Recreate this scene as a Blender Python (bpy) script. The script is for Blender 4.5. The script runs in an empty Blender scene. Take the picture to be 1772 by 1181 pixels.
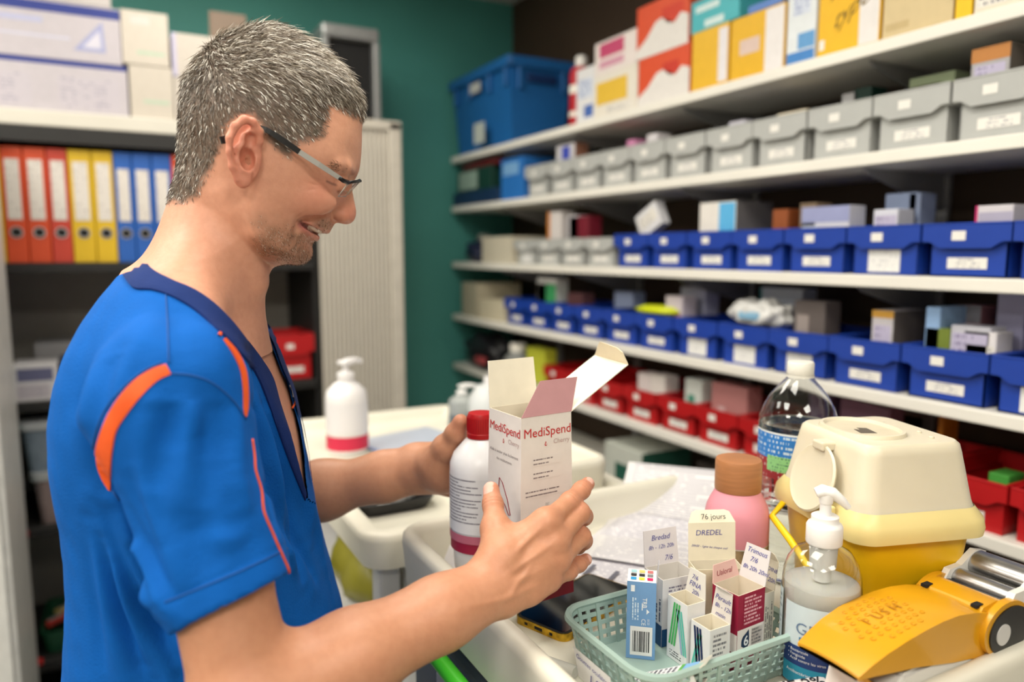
import bpy, bmesh, math, random
import numpy as np
from mathutils import Vector, Matrix, Euler
from mathutils.bvhtree import BVHTree

# ------------------------------------------------------------------ camera
SC = bpy.context.scene
COL = SC.collection
FPX, YAW, PITCH, CAMH = 1280.0, math.radians(28.3), math.atan(155 / 1280.0), 1.5
cam_data = bpy.data.cameras.new('camera')
cam_data.sensor_width = 36.0
cam_data.lens = FPX / 1772.0 * 36.0
cam_data.clip_start = 0.02
cam_data.dof.use_dof = True
cam_data.dof.focus_distance = 0.78
cam_data.dof.aperture_fstop = 2.3
cam = bpy.data.objects.new('camera', cam_data)
cam.location = (0, 0, CAMH)
cam.rotation_euler = (math.pi / 2 - PITCH, 0, -YAW)
COL.objects.link(cam)
SC.camera = cam

# ------------------------------------------------------------------ world, exposure
world = bpy.data.worlds.new('world')
world.use_nodes = True
world.node_tree.nodes['Background'].inputs[0].default_value = (0.85, 0.9, 1.0, 1)
world.node_tree.nodes['Background'].inputs[1].default_value = 0.3
SC.world = world
vs = SC.view_settings
vs.view_transform = 'Standard'
vs.look = 'None'
vs.gamma = 1.0
vs.use_curve_mapping = False
vs.exposure = -0.2

# room lamps: square LED ceiling panels, set into the ceiling (z = 2.55)
CEIL = 2.55
LAMPS = [((0.35, 0.75), 13.0), ((0.35, 2.0), 11.0), ((-0.75, 0.9), 20.0), ((-0.75, 2.0), 9.0), ((0.35, -0.8), 21.0), ((-0.75, -0.8), 26.0), ((-1.9, 0.3), 30.0), ((-1.9, 1.7), 14.0)]
LAMP_COL = (1.0, 0.94, 0.84)
for (lx, ly), pw in LAMPS:
    ld = bpy.data.lights.new('panel_light', 'AREA')
    ld.shape = 'SQUARE'
    ld.size = 0.56
    ld.energy = pw
    ld.color = LAMP_COL
    lo = bpy.data.objects.new('panel_light', ld)
    lo.location = (lx, ly, CEIL - 0.035)
    COL.objects.link(lo)

# ------------------------------------------------------------------ helpers
def lin(c):
    return tuple(((v / 12.92) if v <= 0.04045 else ((v + 0.055) / 1.055) ** 2.4) for v in c)

def rgb(r, g, b):
    return lin((r / 255.0, g / 255.0, b / 255.0))

MATS = {}

def pset(b, names, val):
    for n in names:
        if n in b.inputs:
            b.inputs[n].default_value = val
            return

def mat(name, col=(0.5, 0.5, 0.5), rough=0.5, metal=0.0, noise=0.06, nscale=30.0, bump=0.0, bscale=200.0,
        trans=0.0, ior=1.45, spec=0.5, sss=0.0, sssr=(0.01, 0.005, 0.003), coat=0.0, emit=None, alpha=1.0, sheen=0.0):
    """procedural Principled material: colour broken up by a noise, optional bump"""
    if name in MATS:
        return MATS[name]
    m = bpy.data.materials.new(name)
    m.use_nodes = True
    nt = m.node_tree
    b = nt.nodes['Principled BSDF']
    c4 = (col[0], col[1], col[2], 1)
    b.inputs['Roughness'].default_value = rough
    b.inputs['Metallic'].default_value = metal
    b.inputs['IOR'].default_value = ior
    pset(b, ['Specular IOR Level', 'Specular'], spec)
    pset(b, ['Transmission Weight', 'Transmission'], trans)
    pset(b, ['Coat Weight', 'Clearcoat'], coat)
    pset(b, ['Sheen Weight'], sheen)
    b.inputs['Alpha'].default_value = alpha
    if sss > 0:
        pset(b, ['Subsurface Weight', 'Subsurface'], sss)
        pset(b, ['Subsurface Radius'], sssr)
        pset(b, ['Subsurface Scale'], 1.0)
    tc = nt.nodes.new('ShaderNodeTexCoord')
    if noise > 0:
        n = nt.nodes.new('ShaderNodeTexNoise')
        n.inputs['Scale'].default_value = nscale
        n.inputs['Detail'].default_value = 3
        nt.links.new(tc.outputs['Object'], n.inputs['Vector'])
        r = nt.nodes.new('ShaderNodeValToRGB')
        r.color_ramp.elements[0].position = 0.3
        r.color_ramp.elements[1].position = 0.7
        r.color_ramp.elements[0].color = tuple(max(0, v * (1 - noise)) for v in col) + (1,)
        r.color_ramp.elements[1].color = tuple(min(1, v * (1 + noise)) for v in col) + (1,)
        nt.links.new(n.outputs['Fac'], r.inputs['Fac'])
        nt.links.new(r.outputs['Color'], b.inputs['Base Color'])
    else:
        b.inputs['Base Color'].default_value = c4
    if bump > 0:
        n2 = nt.nodes.new('ShaderNodeTexNoise')
        n2.inputs['Scale'].default_value = bscale
        n2.inputs['Detail'].default_value = 4
        nt.links.new(tc.outputs['Object'], n2.inputs['Vector'])
        bp = nt.nodes.new('ShaderNodeBump')
        bp.inputs['Strength'].default_value = bump
        bp.inputs['Distance'].default_value = 0.002
        nt.links.new(n2.outputs['Fac'], bp.inputs['Height'])
        nt.links.new(bp.outputs['Normal'], b.inputs['Normal'])
    if emit:
        pset(b, ['Emission Color', 'Emission'], (emit[0], emit[1], emit[2], 1))
        b.inputs['Emission Strength'].default_value = emit[3]
    MATS[name] = m
    return m

def paper(r, g, b, rough=0.55):
    return mat('card_%d_%d_%d' % (r, g, b), rgb(r, g, b), rough, noise=0.03, nscale=60)

def plastic(r, g, b, rough=0.38, **k):
    return mat('plastic_%d_%d_%d_%d' % (r, g, b, int(rough * 100)), rgb(r, g, b), rough, noise=0.03, nscale=25, **k)

def text_mat(name, bg, ink, lines=10, words=9.0, cover=0.55, gap=0.5, vertical=False, margin=0.04, seed=0.0):
    """flat fine print: rows of broken dark strokes in UV space"""
    if name in MATS:
        return MATS[name]
    m = bpy.data.materials.new(name)
    m.use_nodes = True
    nt = m.node_tree
    b = nt.nodes['Principled BSDF']
    b.inputs['Roughness'].default_value = 0.55
    L = nt.links.new
    def math_(op, a, bb=None, clamp=False):
        n = nt.nodes.new('ShaderNodeMath')
        n.operation = op
        n.use_clamp = clamp
        for i, v in enumerate((a, bb)):
            if v is None:
                continue
            if isinstance(v, (int, float)):
                n.inputs[i].default_value = v
            else:
                L(v, n.inputs[i])
        return n.outputs[0]
    uv = nt.nodes.new('ShaderNodeUVMap')
    sep = nt.nodes.new('ShaderNodeSeparateXYZ')
    L(uv.outputs[0], sep.inputs[0])
    u, v = (sep.outputs[1], sep.outputs[0]) if vertical else (sep.outputs[0], sep.outputs[1])
    row = math_('MULTIPLY', v, float(lines))
    fr = math_('FRACT', row)
    inrow = math_('LESS_THAN', math_('ABSOLUTE', math_('SUBTRACT', fr, 0.5)), gap / 2)
    fl = math_('FLOOR', row)
    cx = nt.nodes.new('ShaderNodeCombineXYZ')
    L(math_('MULTIPLY', u, words * 5.0), cx.inputs[0])
    L(math_('MULTIPLY', fl, 7.31), cx.inputs[1])
    cx.inputs[2].default_value = seed
    nz = nt.nodes.new('ShaderNodeTexNoise')
    nz.inputs['Scale'].default_value = 1.0
    nz.inputs['Detail'].default_value = 1.0
    L(cx.outputs[0], nz.inputs['Vector'])
    cy = nt.nodes.new('ShaderNodeCombineXYZ')
    L(math_('MULTIPLY', fl, 3.17), cy.inputs[0])
    cy.inputs[1].default_value = seed + 2.2
    wn = nt.nodes.new('ShaderNodeTexWhiteNoise')
    wn.noise_dimensions = '2D'
    L(cy.outputs[0], wn.inputs['Vector'])
    rowend = math_('ADD', math_('MULTIPLY', wn.outputs['Value'], 0.45), 0.52)
    on = math_('MULTIPLY', math_('LESS_THAN', nz.outputs['Fac'], cover), math_('LESS_THAN', u, rowend))
    on = math_('MULTIPLY', on, math_('GREATER_THAN', u, margin))
    on = math_('MULTIPLY', on, inrow)
    mx = nt.nodes.new('ShaderNodeMixRGB')
    mx.inputs[1].default_value = (*bg, 1)
    mx.inputs[2].default_value = (*ink, 1)
    L(on, mx.inputs[0])
    L(mx.outputs[0], b.inputs['Base Color'])
    MATS[name] = m
    return m

# ---- object plumbing
def link(o, parent=None):
    COL.objects.link(o)
    if parent is not None:
        o.parent = parent
    return o

def tag(o, label=None, cat=None, group=None, kind=None):
    if label: o['label'] = label
    if cat: o['category'] = cat
    if group: o['group'] = group
    if kind: o['kind'] = kind
    return o

def thing(name, label, cat, loc=(0, 0, 0), rz=0.0, group=None, rot=None):
    o = bpy.data.objects.new(name, None)
    o.empty_display_size = 0.02
    o.location = loc
    o.rotation_euler = rot if rot else (0, 0, rz)
    link(o)
    return tag(o, label, cat, group)

def copy_tree(o, parent=None):
    c = o.copy()
    COL.objects.link(c)
    c.parent = parent
    for ch in list(o.children):
        copy_tree(ch, c)
    return c

def obj(name, bm, m, parent=None, smooth=False, angle=None):
    me = bpy.data.meshes.new(name)
    if isinstance(bm, bmesh.types.BMesh):
        bm.to_mesh(me)
        bm.free()
    else:
        me.from_pydata(*bm)
    if m is not None:
        for mm in (m if isinstance(m, (list, tuple)) else [m]):
            me.materials.append(mm)
    if smooth:
        me.polygons.foreach_set('use_smooth', [True] * len(me.polygons))
        if angle is not None:
            try:
                me.set_sharp_from_angle(angle=math.radians(angle))
            except Exception:
                pass
    o = bpy.data.objects.new(name, me)
    return link(o, parent)

def struct(name, bm, m, parent=None, **k):
    o = obj(name, bm, m, parent, **k)
    o['kind'] = 'structure'
    return o

# ---- bmesh shapes (all additive)
def box(bm, x0, x1, y0, y1, z0, z1, bevel=0.0, seg=2, mi=0):
    r = bmesh.ops.create_cube(bm, size=1.0)
    vs_ = r['verts']
    for v in vs_:
        v.co = Vector(((x0 + x1) / 2 + v.co.x * (x1 - x0), (y0 + y1) / 2 + v.co.y * (y1 - y0), (z0 + z1) / 2 + v.co.z * (z1 - z0)))
    faces = list({f for v in vs_ for f in v.link_faces})
    for f in faces:
        f.material_index = mi
    if bevel > 0:
        es = list({e for v in vs_ for e in v.link_edges})
        bmesh.ops.bevel(bm, geom=es, offset=bevel, segments=seg, profile=0.5, affect='EDGES', clamp_overlap=True)
    return bm

def BM():
    return bmesh.new()

def bx(x0, x1, y0, y1, z0, z1, bevel=0.0, seg=2):
    return box(BM(), x0, x1, y0, y1, z0, z1, bevel, seg)

def cbox(sx, sy, sz, bevel=0.0, seg=2):
    """box centred in x,y, base at z=0"""
    return bx(-sx / 2, sx / 2, -sy / 2, sy / 2, 0, sz, bevel, seg)

def lathe(bm, prof, n=32, cx=0.0, cy=0.0, cap=True, sx=1.0, sy=1.0, sq=2.0):
    """revolve [(r,z)..]; sq>2 gives a squarish superellipse section"""
    rings = []
    for r, z in prof:
        ring = []
        for i in range(n):
            t = 2 * math.pi * i / n
            c, s = math.cos(t), math.sin(t)
            k = (abs(c) ** sq + abs(s) ** sq) ** (-1.0 / sq)
            ring.append(bm.verts.new((cx + r * k * c * sx, cy + r * k * s * sy, z)))
        rings.append(ring)
    for a, b in zip(rings, rings[1:]):
        for i in range(n):
            j = (i + 1) % n
            try:
                bm.faces.new((a[i], a[j], b[j], b[i]))
            except ValueError:
                pass
    if cap:
        bm.faces.new(list(reversed(rings[0])))
        bm.faces.new(rings[-1])
    return bm

def tube(bm, pts, r, n=8, cap=True, flat=1.0):
    """sweep a circle along a polyline; r a number or list"""
    pts = [Vector(p) for p in pts]
    rs = r if isinstance(r, (list, tuple)) else [r] * len(pts)
    prev = None
    rings = []
    for i, p in enumerate(pts):
        t = (pts[min(i + 1, len(pts) - 1)] - pts[max(i - 1, 0)]).normalized()
        if prev is None:
            a = Vector((0, 0, 1)) if abs(t.z) < 0.9 else Vector((1, 0, 0))
            nrm = t.cross(a).normalized()
        else:
            nrm = (prev - t * prev.dot(t)).normalized()
        prev = nrm
        bi = t.cross(nrm)
        rings.append([bm.verts.new(p + (nrm * math.cos(2 * math.pi * k / n) + bi * math.sin(2 * math.pi * k / n) * flat) * rs[i]) for k in range(n)])
    for a, b in zip(rings, rings[1:]):
        for i in range(n):
            j = (i + 1) % n
            bm.faces.new((a[i], a[j], b[j], b[i]))
    if cap:
        bm.faces.new(list(reversed(rings[0])))
        bm.faces.new(rings[-1])
    return bm

def prism(bm, poly, h0, h1, axis='z'):
    """extrude 2-D polygon between h0 and h1 along an axis"""
    def P(a, b, h):
        return {'z': (a, b, h), 'y': (a, h, b), 'x': (h, a, b)}[axis]
    lo = [bm.verts.new(P(a, b, h0)) for a, b in poly]
    hi = [bm.verts.new(P(a, b, h1)) for a, b in poly]
    n = len(poly)
    fs = [bm.faces.new(lo), bm.faces.new(hi)]
    for i in range(n):
        j = (i + 1) % n
        fs.append(bm.faces.new((lo[i], lo[j], hi[j], hi[i])))
    bmesh.ops.recalc_face_normals(bm, faces=fs)
    return bm

def rrect(w, h, r, n=5, cx=0.0, cy=0.0):
    """rounded rectangle outline"""
    out = []
    for (sx, sy, a0) in ((1, 1, 0), (-1, 1, 90), (-1, -1, 180), (1, -1, 270)):
        for k in range(n + 1):
            a = math.radians(a0 + 90.0 * k / n)
            out.append((cx + sx * (w / 2 - r) + r * math.cos(a), cy + sy * (h / 2 - r) + r * math.sin(a)))
    return out

def loft(bm, rings, cap0=True, cap1=True):
    R_ = [[bm.verts.new(p) for p in ring] for ring in rings]
    n = len(R_[0])
    for a, b in zip(R_, R_[1:]):
        for i in range(n):
            j = (i + 1) % n
            bm.faces.new((a[i], a[j], b[j], b[i]))
    if cap0:
        bm.faces.new(list(reversed(R_[0])))
    if cap1:
        bm.faces.new(R_[-1])
    return bm

def quad_panel(bm, o, du, dv, n=None, off=0.0):
    """UV-mapped quad at o spanned by du, dv"""
    o, du, dv = Vector(o), Vector(du), Vector(dv)
    nn = du.cross(dv).normalized() * off
    uvl = bm.loops.layers.uv.verify()
    vs_ = [bm.verts.new(o + nn), bm.verts.new(o + du + nn), bm.verts.new(o + du + dv + nn), bm.verts.new(o + dv + nn)]
    f = bm.faces.new(vs_)
    for l, c in zip(f.loops, ((0, 0), (1, 0), (1, 1), (0, 1))):
        l[uvl].uv = c
    return f

def panel(name, o, du, dv, m, parent, off=0.0003):
    bm = BM()
    quad_panel(bm, o, du, dv, off=off)
    return obj(name, bm, m, parent)

_text_cache = {}

def text_mesh(s, size=0.01, align='LEFT', shear=0.0, bold=0.0, spacing=1.0):
    """returns (verts Nx2 list, faces) of a flat text using the built-in font"""
    key = (s, align, shear, bold, spacing)
    if key not in _text_cache:
        cu = bpy.data.curves.new('t', 'FONT')
        cu.body = s
        cu.size = 1.0
        cu.align_x = align
        cu.shear = shear
        cu.offset = bold
        cu.space_character = spacing
        cu.resolution_u = 3
        o = bpy.data.objects.new('t', cu)
        COL.objects.link(o)
        bpy.context.view_layer.update()
        dg = bpy.context.evaluated_depsgraph_get()
        me = bpy.data.meshes.new_from_object(o.evaluated_get(dg))
        vs_ = [(v.co.x, v.co.y) for v in me.vertices]
        fs = [tuple(p.vertices) for p in me.polygons]
        bpy.data.meshes.remove(me)
        bpy.data.objects.remove(o)
        bpy.data.curves.remove(cu)
        _text_cache[key] = (vs_, fs)
    vs_, fs = _text_cache[key]
    return [(a * size, b * size) for a, b in vs_], fs

def text_on(name, s, o, du, dv, size, m, parent, align='LEFT', off=0.0006, shear=0.0, bold=0.0, spacing=1.0, width=None):
    """flat lettering on a plane: origin o, unit directions du (reading) and dv (up)"""
    o, du, dv = Vector(o), Vector(du).normalized(), Vector(dv).normalized()
    nn = du.cross(dv).normalized() * off
    vs_, fs = text_mesh(s, size, align, shear, bold, spacing)
    k = 1.0
    if width:
        w = max(a for a, b in vs_) - min(a for a, b in vs_)
        k = width / w
    return obj(name, ([tuple(o + du * a * k + dv * b * k + nn) for a, b in vs_], [], fs), m, parent)

def text_cyl(name, s, rad, z, ang, size, m, parent, align='CENTER', shear=0.0, bold=0.0, off=0.0006, cx=0.0, cy=0.0, spacing=1.0):
    """lettering wrapped round a vertical cylinder, centred at angle ang (radians)"""
    vs_, fs = text_mesh(s, size, align, shear, bold, spacing)
    r = rad + off
    return obj(name, ([(cx + r * math.cos(ang + a / rad), cy + r * math.sin(ang + a / rad), z + b) for a, b in vs_], [], fs), m, parent)

# point along a viewing ray (used to measure positions off the photograph)
def ray(u, v):
    a = (u - 886) / FPX
    b = -(v - 590.5) / FPX
    fh = math.cos(PITCH) + b * math.sin(PITCH)
    up = b * math.cos(PITCH) - math.sin(PITCH)
    return Vector((fh * math.sin(YAW) + a * math.cos(YAW), fh * math.cos(YAW) - a * math.sin(YAW), up))

def at(u, v, d):
    return Vector((0, 0, CAMH)) + ray(u, v) * d

def on_z(u, v, z):
    r = ray(u, v)
    return Vector((0, 0, CAMH)) + r * ((z - CAMH) / r.z)

def on_x(u, v, x):
    r = ray(u, v)
    return Vector((0, 0, CAMH)) + r * (x / r.x)

def on_y(u, v, y):
    r = ray(u, v)
    return Vector((0, 0, CAMH)) + r * (y / r.y)

WHITE = paper(236, 232, 222)
INK = mat('ink_black', rgb(35, 35, 40), 0.6, noise=0)
PEN = mat('ink_pen_blue', rgb(70, 70, 150), 0.6, noise=0)
PRINT = text_mat('fine_print_grey', rgb(232, 229, 222), rgb(105, 105, 110), 10, 7)
# ------------------------------------------------------------------ the room
XW, YW = 1.575, 2.92          # dark wall behind the shelving, teal wall behind the cabinet
XL, YF = -2.6, -2.2
teal = mat('paint_teal', rgb(70, 142, 134), 0.6, noise=0.05, nscale=3, bump=0.05, bscale=90)
brown = mat('paint_dark_brown', rgb(62, 46, 33), 0.7, noise=0.06, nscale=4, bump=0.05, bscale=80)
cream = mat('paint_cream', rgb(214, 208, 196), 0.7, noise=0.04, nscale=3, bump=0.04, bscale=90)
lino = mat('floor_lino', rgb(128, 130, 128), 0.45, noise=0.10, nscale=14)
struct('floor', bx(XL, XW, YF, YW, -0.05, 0), lino)
struct('ceiling', bx(XL, XW, YF, YW, CEIL, CEIL + 0.05), mat('ceiling_white', rgb(226, 224, 218), 0.8, noise=0.04, nscale=8))
struct('wall_back', bx(XL, XW, YW, YW + 0.08, 0, CEIL), teal)
struct('wall_right', bx(XW, XW + 0.08, YF, YW + 0.08, 0, CEIL), brown)
struct('wall_left', bx(XL - 0.08, XL, YF, YW + 0.08, 0, CEIL), cream)
struct('wall_front', bx(XL - 0.08, XW + 0.08, YF - 0.08, YF, 0, CEIL), cream)
struct('baseboard_back', bx(XL, XW, YW - 0.012, YW, 0, 0.08, 0.003), mat('baseboard_grey', rgb(120, 120, 118), 0.5))
for i, ((lx, ly), pw) in enumerate(LAMPS):
    t = thing('ceiling_light', 'square white LED panel recessed in the ceiling', 'ceiling light', (lx, ly, CEIL), group='LED panels in the ceiling')
    b = BM()
    for (x0, x1, y0, y1) in ((-.3, .3, -.3, -.285), (-.3, .3, .285, .3), (-.3, -.285, -.285, .285), (.285, .3, -.285, .285)):
        box(b, x0, x1, y0, y1, -0.03, 0.0)
    obj('frame', b, plastic(225, 225, 222), t)
    obj('diffuser', bx(-.285, .285, -.285, .285, -0.02, -0.012), mat('lamp_diffuser', (0.9, 0.9, 0.88), 0.5, noise=0, emit=(1.0, 0.95, 0.86, 1.5)), t)
# ------------------------------------------------------------------ wall shelving on the dark wall
XS = 1.27
SZ = [1.888, 1.686, 1.456, 1.235, 1.025, 0.80, 0.56]
board_m = mat('shelf_white', rgb(232, 229, 220), 0.42, noise=0.03, nscale=5)
bracket_m = mat('bracket_grey', rgb(150, 150, 152), 0.4, metal=0.3, noise=0.04)
shelving = thing('wall_shelving', 'white shelves on brackets fixed along the dark brown wall', 'shelving', (XS, 0.0, 0.0))
for z in SZ:
    obj('shelf', bx(0, 0.30, -0.5, 2.895, z - 0.024, z, 0.003), board_m, shelving)
for yy in (0.42, 0.97, 1.5, 2.0, 2.5):
    obj('upright', bx(0.288, 0.304, yy - 0.012, yy + 0.012, 0.3, 2.2, 0.002), bracket_m, shelving)
    for z in SZ:
        b = BM()
        prism(b, [(0.03, z - 0.025), (0.29, z - 0.025), (0.29, z - 0.10), (0.24, z - 0.09), (0.045, z - 0.036)], yy - 0.002, yy + 0.002, 'y')
        obj('bracket', b, bracket_m, shelving)

BIN_COL = {'grey': plastic(176, 178, 176, 0.45), 'blue': plastic(26, 62, 158, 0.4), 'red': plastic(176, 22, 26, 0.4)}
lab_white = paper(232, 230, 224)
lab_print = text_mat('bin_label_print', rgb(230, 228, 222), rgb(130, 132, 146), 3, 5, cover=0.5, gap=0.34, margin=0.2)
lab_big = text_mat('bin_label_big', rgb(228, 228, 226), rgb(150, 152, 166), 5, 4, cover=0.42, gap=0.35, margin=0.1)
rnd = random.Random(7)

def make_bin(kind, w, h, d, label, group, lab='small'):
    t = thing('storage_bin', label, 'bin', group=group)
    m = BIN_COL[kind]
    b = BM()
    f = 0.55 * h
    prism(b, [(-w / 2, h), (-w / 2, f + .012), (-w / 2 + .014, f + .011), (-w / 2 + .032, f), (w / 2 - .032, f), (w / 2 - .014, f + .011), (w / 2, f + .012), (w / 2, h)], 0.0, 0.004, 'x')
    for s in (-1, 1):
        ya, yb = sorted((s * w / 2, s * (w / 2 - .003)))
        box(b, 0.003, d, ya, yb, f + .012, h)
        ya, yb = sorted((s * (w * .44), s * (w * .44 - .003)))
        box(b, 0.012, d, ya, yb, 0, f + .016)
        ya, yb = sorted((s * w / 2, s * (w * .44 - .003)))
        box(b, 0.003, d, ya, yb, f + .010, f + .014)
    box(b, 0.012, 0.015, -w * .44, w * .44, 0, f + .016)
    box(b, 0.003, 0.016, -w * .44, w * .44, f + .010, f + .014)
    box(b, d - .003, d, -w / 2, w / 2, 0, h)
    box(b, 0.012, d, -w * .44, w * .44, 0, 0.003)
    obj('body', b, m, t)
    # rolled rim round the top edge
    b = BM()
    for s in (-1, 1):
        ya, yb = sorted((s * w / 2, s * (w / 2 - .007)))
        box(b, 0.0, d, ya, yb, h - .001, h + .003, 0.001, 1)
    box(b, -0.001, 0.006, -w / 2, w / 2, h - .001, h + .003, 0.001, 1)
    obj('rim', b, m, t)
    panel('sticker', (-0.0004, 0.022 + 0.0, 0.70 * h), (0, -0.024, 0), (0, 0, 0.016), lab_white, t)
    if lab == 'small':
        panel('label_card', (0.0116, 0.034, 0.16 * h), (0, -0.068, 0), (0, 0, 0.019), lab_print, t)
    else:
        panel('label_card', (0.0116, 0.034, 0.06 * h), (0, -0.066, 0), (0, 0, 0.042), lab_big, t)
    return t

BIN_D = 0.245
BINS = {}
def bin_row(kind, ys, z, h, label, group, big=()):
    protos = {}
    for i, (y0, y1) in enumerate(zip(ys, ys[1:])):
        k = 'big' if i in big else 'small'
        w = abs(y1 - y0) - 0.004
        if k not in protos:
            o = protos[k] = make_bin(kind, w, h, BIN_D, label, group, k)
        else:
            o = copy_tree(protos[k])
        o.location = (XS + 0.006 + rnd.uniform(0, .004), (y0 + y1) / 2, z)
        o.rotation_euler = (0, 0, rnd.uniform(-.004, .004))
        BINS.setdefault(round(z, 3), []).append((min(y0, y1), max(y0, y1), o, kind, h))

def steps(a, b, n):
    return [a + (b - a) * i / n for i in range(n + 1)]

bin_row('grey', steps(2.28, 0.05, 15), SZ[1], 0.100, 'grey storage bin in the all-grey row with nothing showing above its rim', 'grey bins in the all-grey row')
bin_row('grey', steps(2.36, 1.76, 4), SZ[2], 0.082, 'small grey storage bin sharing a shelf with blue bins, nothing above its rim', 'grey bins beside the blue bins', big=(0,))
bin_row('blue', steps(1.755, 0.06, 11), SZ[2], 0.090, 'blue storage bin sharing a shelf with grey bins, nothing above its rim', 'blue bins on the shelf below the grey row', big=(5,))
bin_row('blue', steps(2.44, 0.06, 15), SZ[3], 0.092, 'blue storage bin on the all-blue shelf with nothing showing above its rim', 'blue bins on the all-blue shelf', big=(6, 7, 8, 11, 12, 13))
bin_row('red', steps(2.15, 0.20, 13), SZ[4], 0.088, 'red storage bin on the wall shelving with nothing showing above its rim', 'red bins on the wall shelving')

# ---- cartons: body + printed panels.  faces: f = toward the aisle (-x), s = toward -y, t = top
def carton(name, label, x0, y0, y1, z, h, d, col, panels=(), cat='box', rz=0.0, group=None, rough=0.5, tilt=None):
    """y0<y1; panels: (face, u0, u1, v0, v1, material) in face fractions; u runs as seen from outside, left to right"""
    w = y1 - y0
    t = thing(name, label, cat, (x0 + d / 2, (y0 + y1) / 2, z), rz, group)
    if tilt:
        t.rotation_euler = tilt
    obj('carton_body', bx(-d / 2, d / 2, -w / 2, w / 2, 0, h, 0.0012, 1), paper(*col, rough=rough), t)
    for p in panels:
        f, u0, u1, v0, v1, m = p
        if isinstance(m, tuple):
            m = paper(*m)
        if f == 'f':
            panel('print_panel', (-d / 2, w / 2 - u0 * w, v0 * h), (0, -(u1 - u0) * w, 0), (0, 0, (v1 - v0) * h), m, t)
        elif f == 's':
            panel('print_panel', (-d / 2 + u0 * d, -w / 2, v0 * h), ((u1 - u0) * d, 0, 0), (0, 0, (v1 - v0) * h), m, t)
        else:
            panel('print_panel', (-d / 2 + u0 * d, -w / 2 + v0 * w, h), ((u1 - u0) * d, 0, 0), (0, (v1 - v0) * w, 0), m, t)
    return t

def ypx(u, v=200, x=1.28):
    return on_x(u, v, x).y

def zpx(u, v, x=1.28):
    return on_x(u, v, x).z

PR_D = text_mat('print_dark_rows', rgb(226, 222, 214), rgb(120, 120, 128), 7, 3, cover=0.5)
PR_B = text_mat('print_blue_rows', rgb(206, 214, 230), rgb(112, 130, 178), 6, 3, cover=0.5, seed=3.0)
PR_L = text_mat('print_lilac_rows', rgb(186, 180, 206), rgb(120, 110, 150), 8, 3, cover=0.45, seed=5.0)
z1 = SZ[0]
def top_px(u, v): return zpx(u, v) - z1

# blue lidded crate at the end of the top shelf
cr = thing('storage_crate', 'big blue plastic crate with hand grips at the teal wall end of top shelf', 'crate', (1.275, 2.385, z1))
cm = plastic(30, 98, 164, 0.42)
b = BM()
L, W, Hc = 0.50, 0.262, 0.30
def crate_ring(z, e):
    return [(-e + 0, -e + 0, z), (W + e, -e, z), (W + e, L + e, z), (-e, L + e, z)]
loft(b, [crate_ring(0, -0.022), crate_ring(0.20, -0.008), crate_ring(Hc - 0.01, -0.004)], True, False)
loft(b, [crate_ring(Hc - 0.01, -0.008), crate_ring(0.02, -0.026)], False, True)
obj('body', b, cm, cr)
b = BM()
for (a0, a1, c0, c1) in ((-.012, 0, -.012, L + .012), (W, W + .012, -.012, L + .012), (0, W, -.012, 0), (0, W, L, L + .012)):
    box(b, a0, a1, c0, c1, Hc - 0.035, Hc, 0.002, 1)
obj('rim', b, cm, cr)
for yy in (0.03, 0.16, 0.33, L - .04):
    obj('rib', bx(-0.008, 0.004, yy - .008, yy + .008, 0.20, Hc - .03, 0.002, 1), cm, cr)
for xx in (0.04, W - .04):
    obj('rib', bx(xx - .008, xx + .008, -0.008, 0.004, 0.19, Hc - .03, 0.002, 1), cm, cr)
obj('hand_grip', bx(0.07, W - 0.07, -0.010, 0.002, 0.215, 0.245, 0.004), mat('grip_dark_blue', rgb(14, 46, 96), 0.5), cr)
panel('paper_tag', (-0.0055, 0.30, 0.215), (0, -0.09, 0), (0, 0, 0.035), paper(196, 198, 196), cr, off=0.009)
panel('paper_tag', (-0.013, 0.25, 0.02), (0, -0.09, 0), (0, 0, 0.075), paper(188, 196, 190), cr, off=0.009)

# cartons on the top shelf, far to near
def tops(name, label, u0, u1, vt, col, panels=(), d=0.16, zb=None, x0=1.282, rz=0.0, vb=None):
    ya, yb = ypx(u1), ypx(u0)
    zb_ = z1 if zb is None else zb
    um = (u0 + u1) / 2
    h = zpx(um, vt, x0) - zb_
    return carton(name, label, x0, ya + .001, yb - .001, zb_ + 0.0002, h, d, col, panels, rz=rz), zb_ + h

rt = thing('spray_canister', 'red and white canister squeezed between blue crate and cartons', 'canister', (1.325, ypx(984), z1))
b = BM(); lathe(b, [(0.034, 0), (0.036, 0.006), (0.036, 0.16), (0.030, 0.178), (0.016, 0.184)], 24); obj('can', b, paper(176, 26, 40), rt, True, 40)
b = BM(); lathe(b, [(0.018, 0.184), (0.018, 0.212), (0.014, 0.216)], 20); obj('cap', b, plastic(228, 226, 222), rt, True, 40)
b = BM(); lathe(b, [(0.0366, 0.03), (0.0366, 0.045)], 24, cap=False); obj('band', b, WHITE, rt, True)
b = BM(); lathe(b, [(0.0366, 0.10), (0.0366, 0.125)], 24, cap=False); obj('band', b, WHITE, rt, True)
tops('medicine_carton', 'white carton with small blue emblem next to the red canister', 996, 1027, 118, (222, 222, 224), [('f', .45, .95, .08, .3, (70, 104, 176)), ('f', .1, .9, .45, .8, PR_B)])
_, zz = tops('medicine_carton', 'white and yellow carton supporting the pink striped carton', 1027, 1101, 122, (226, 220, 208), [('f', .05, .78, .3, .82, (224, 184, 60)), ('f', .3, .9, .06, .2, PR_D)])
tops('medicine_carton', 'white carton with pink and magenta stripes on the yellow panelled one', 1027, 1098, 64, (228, 218, 214), [('f', .12, .72, .5, .92, (190, 70, 110)), ('f', .12, .72, .18, .4, (206, 150, 170))], zb=zz)
mtn_o = (214, 78, 40)
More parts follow.
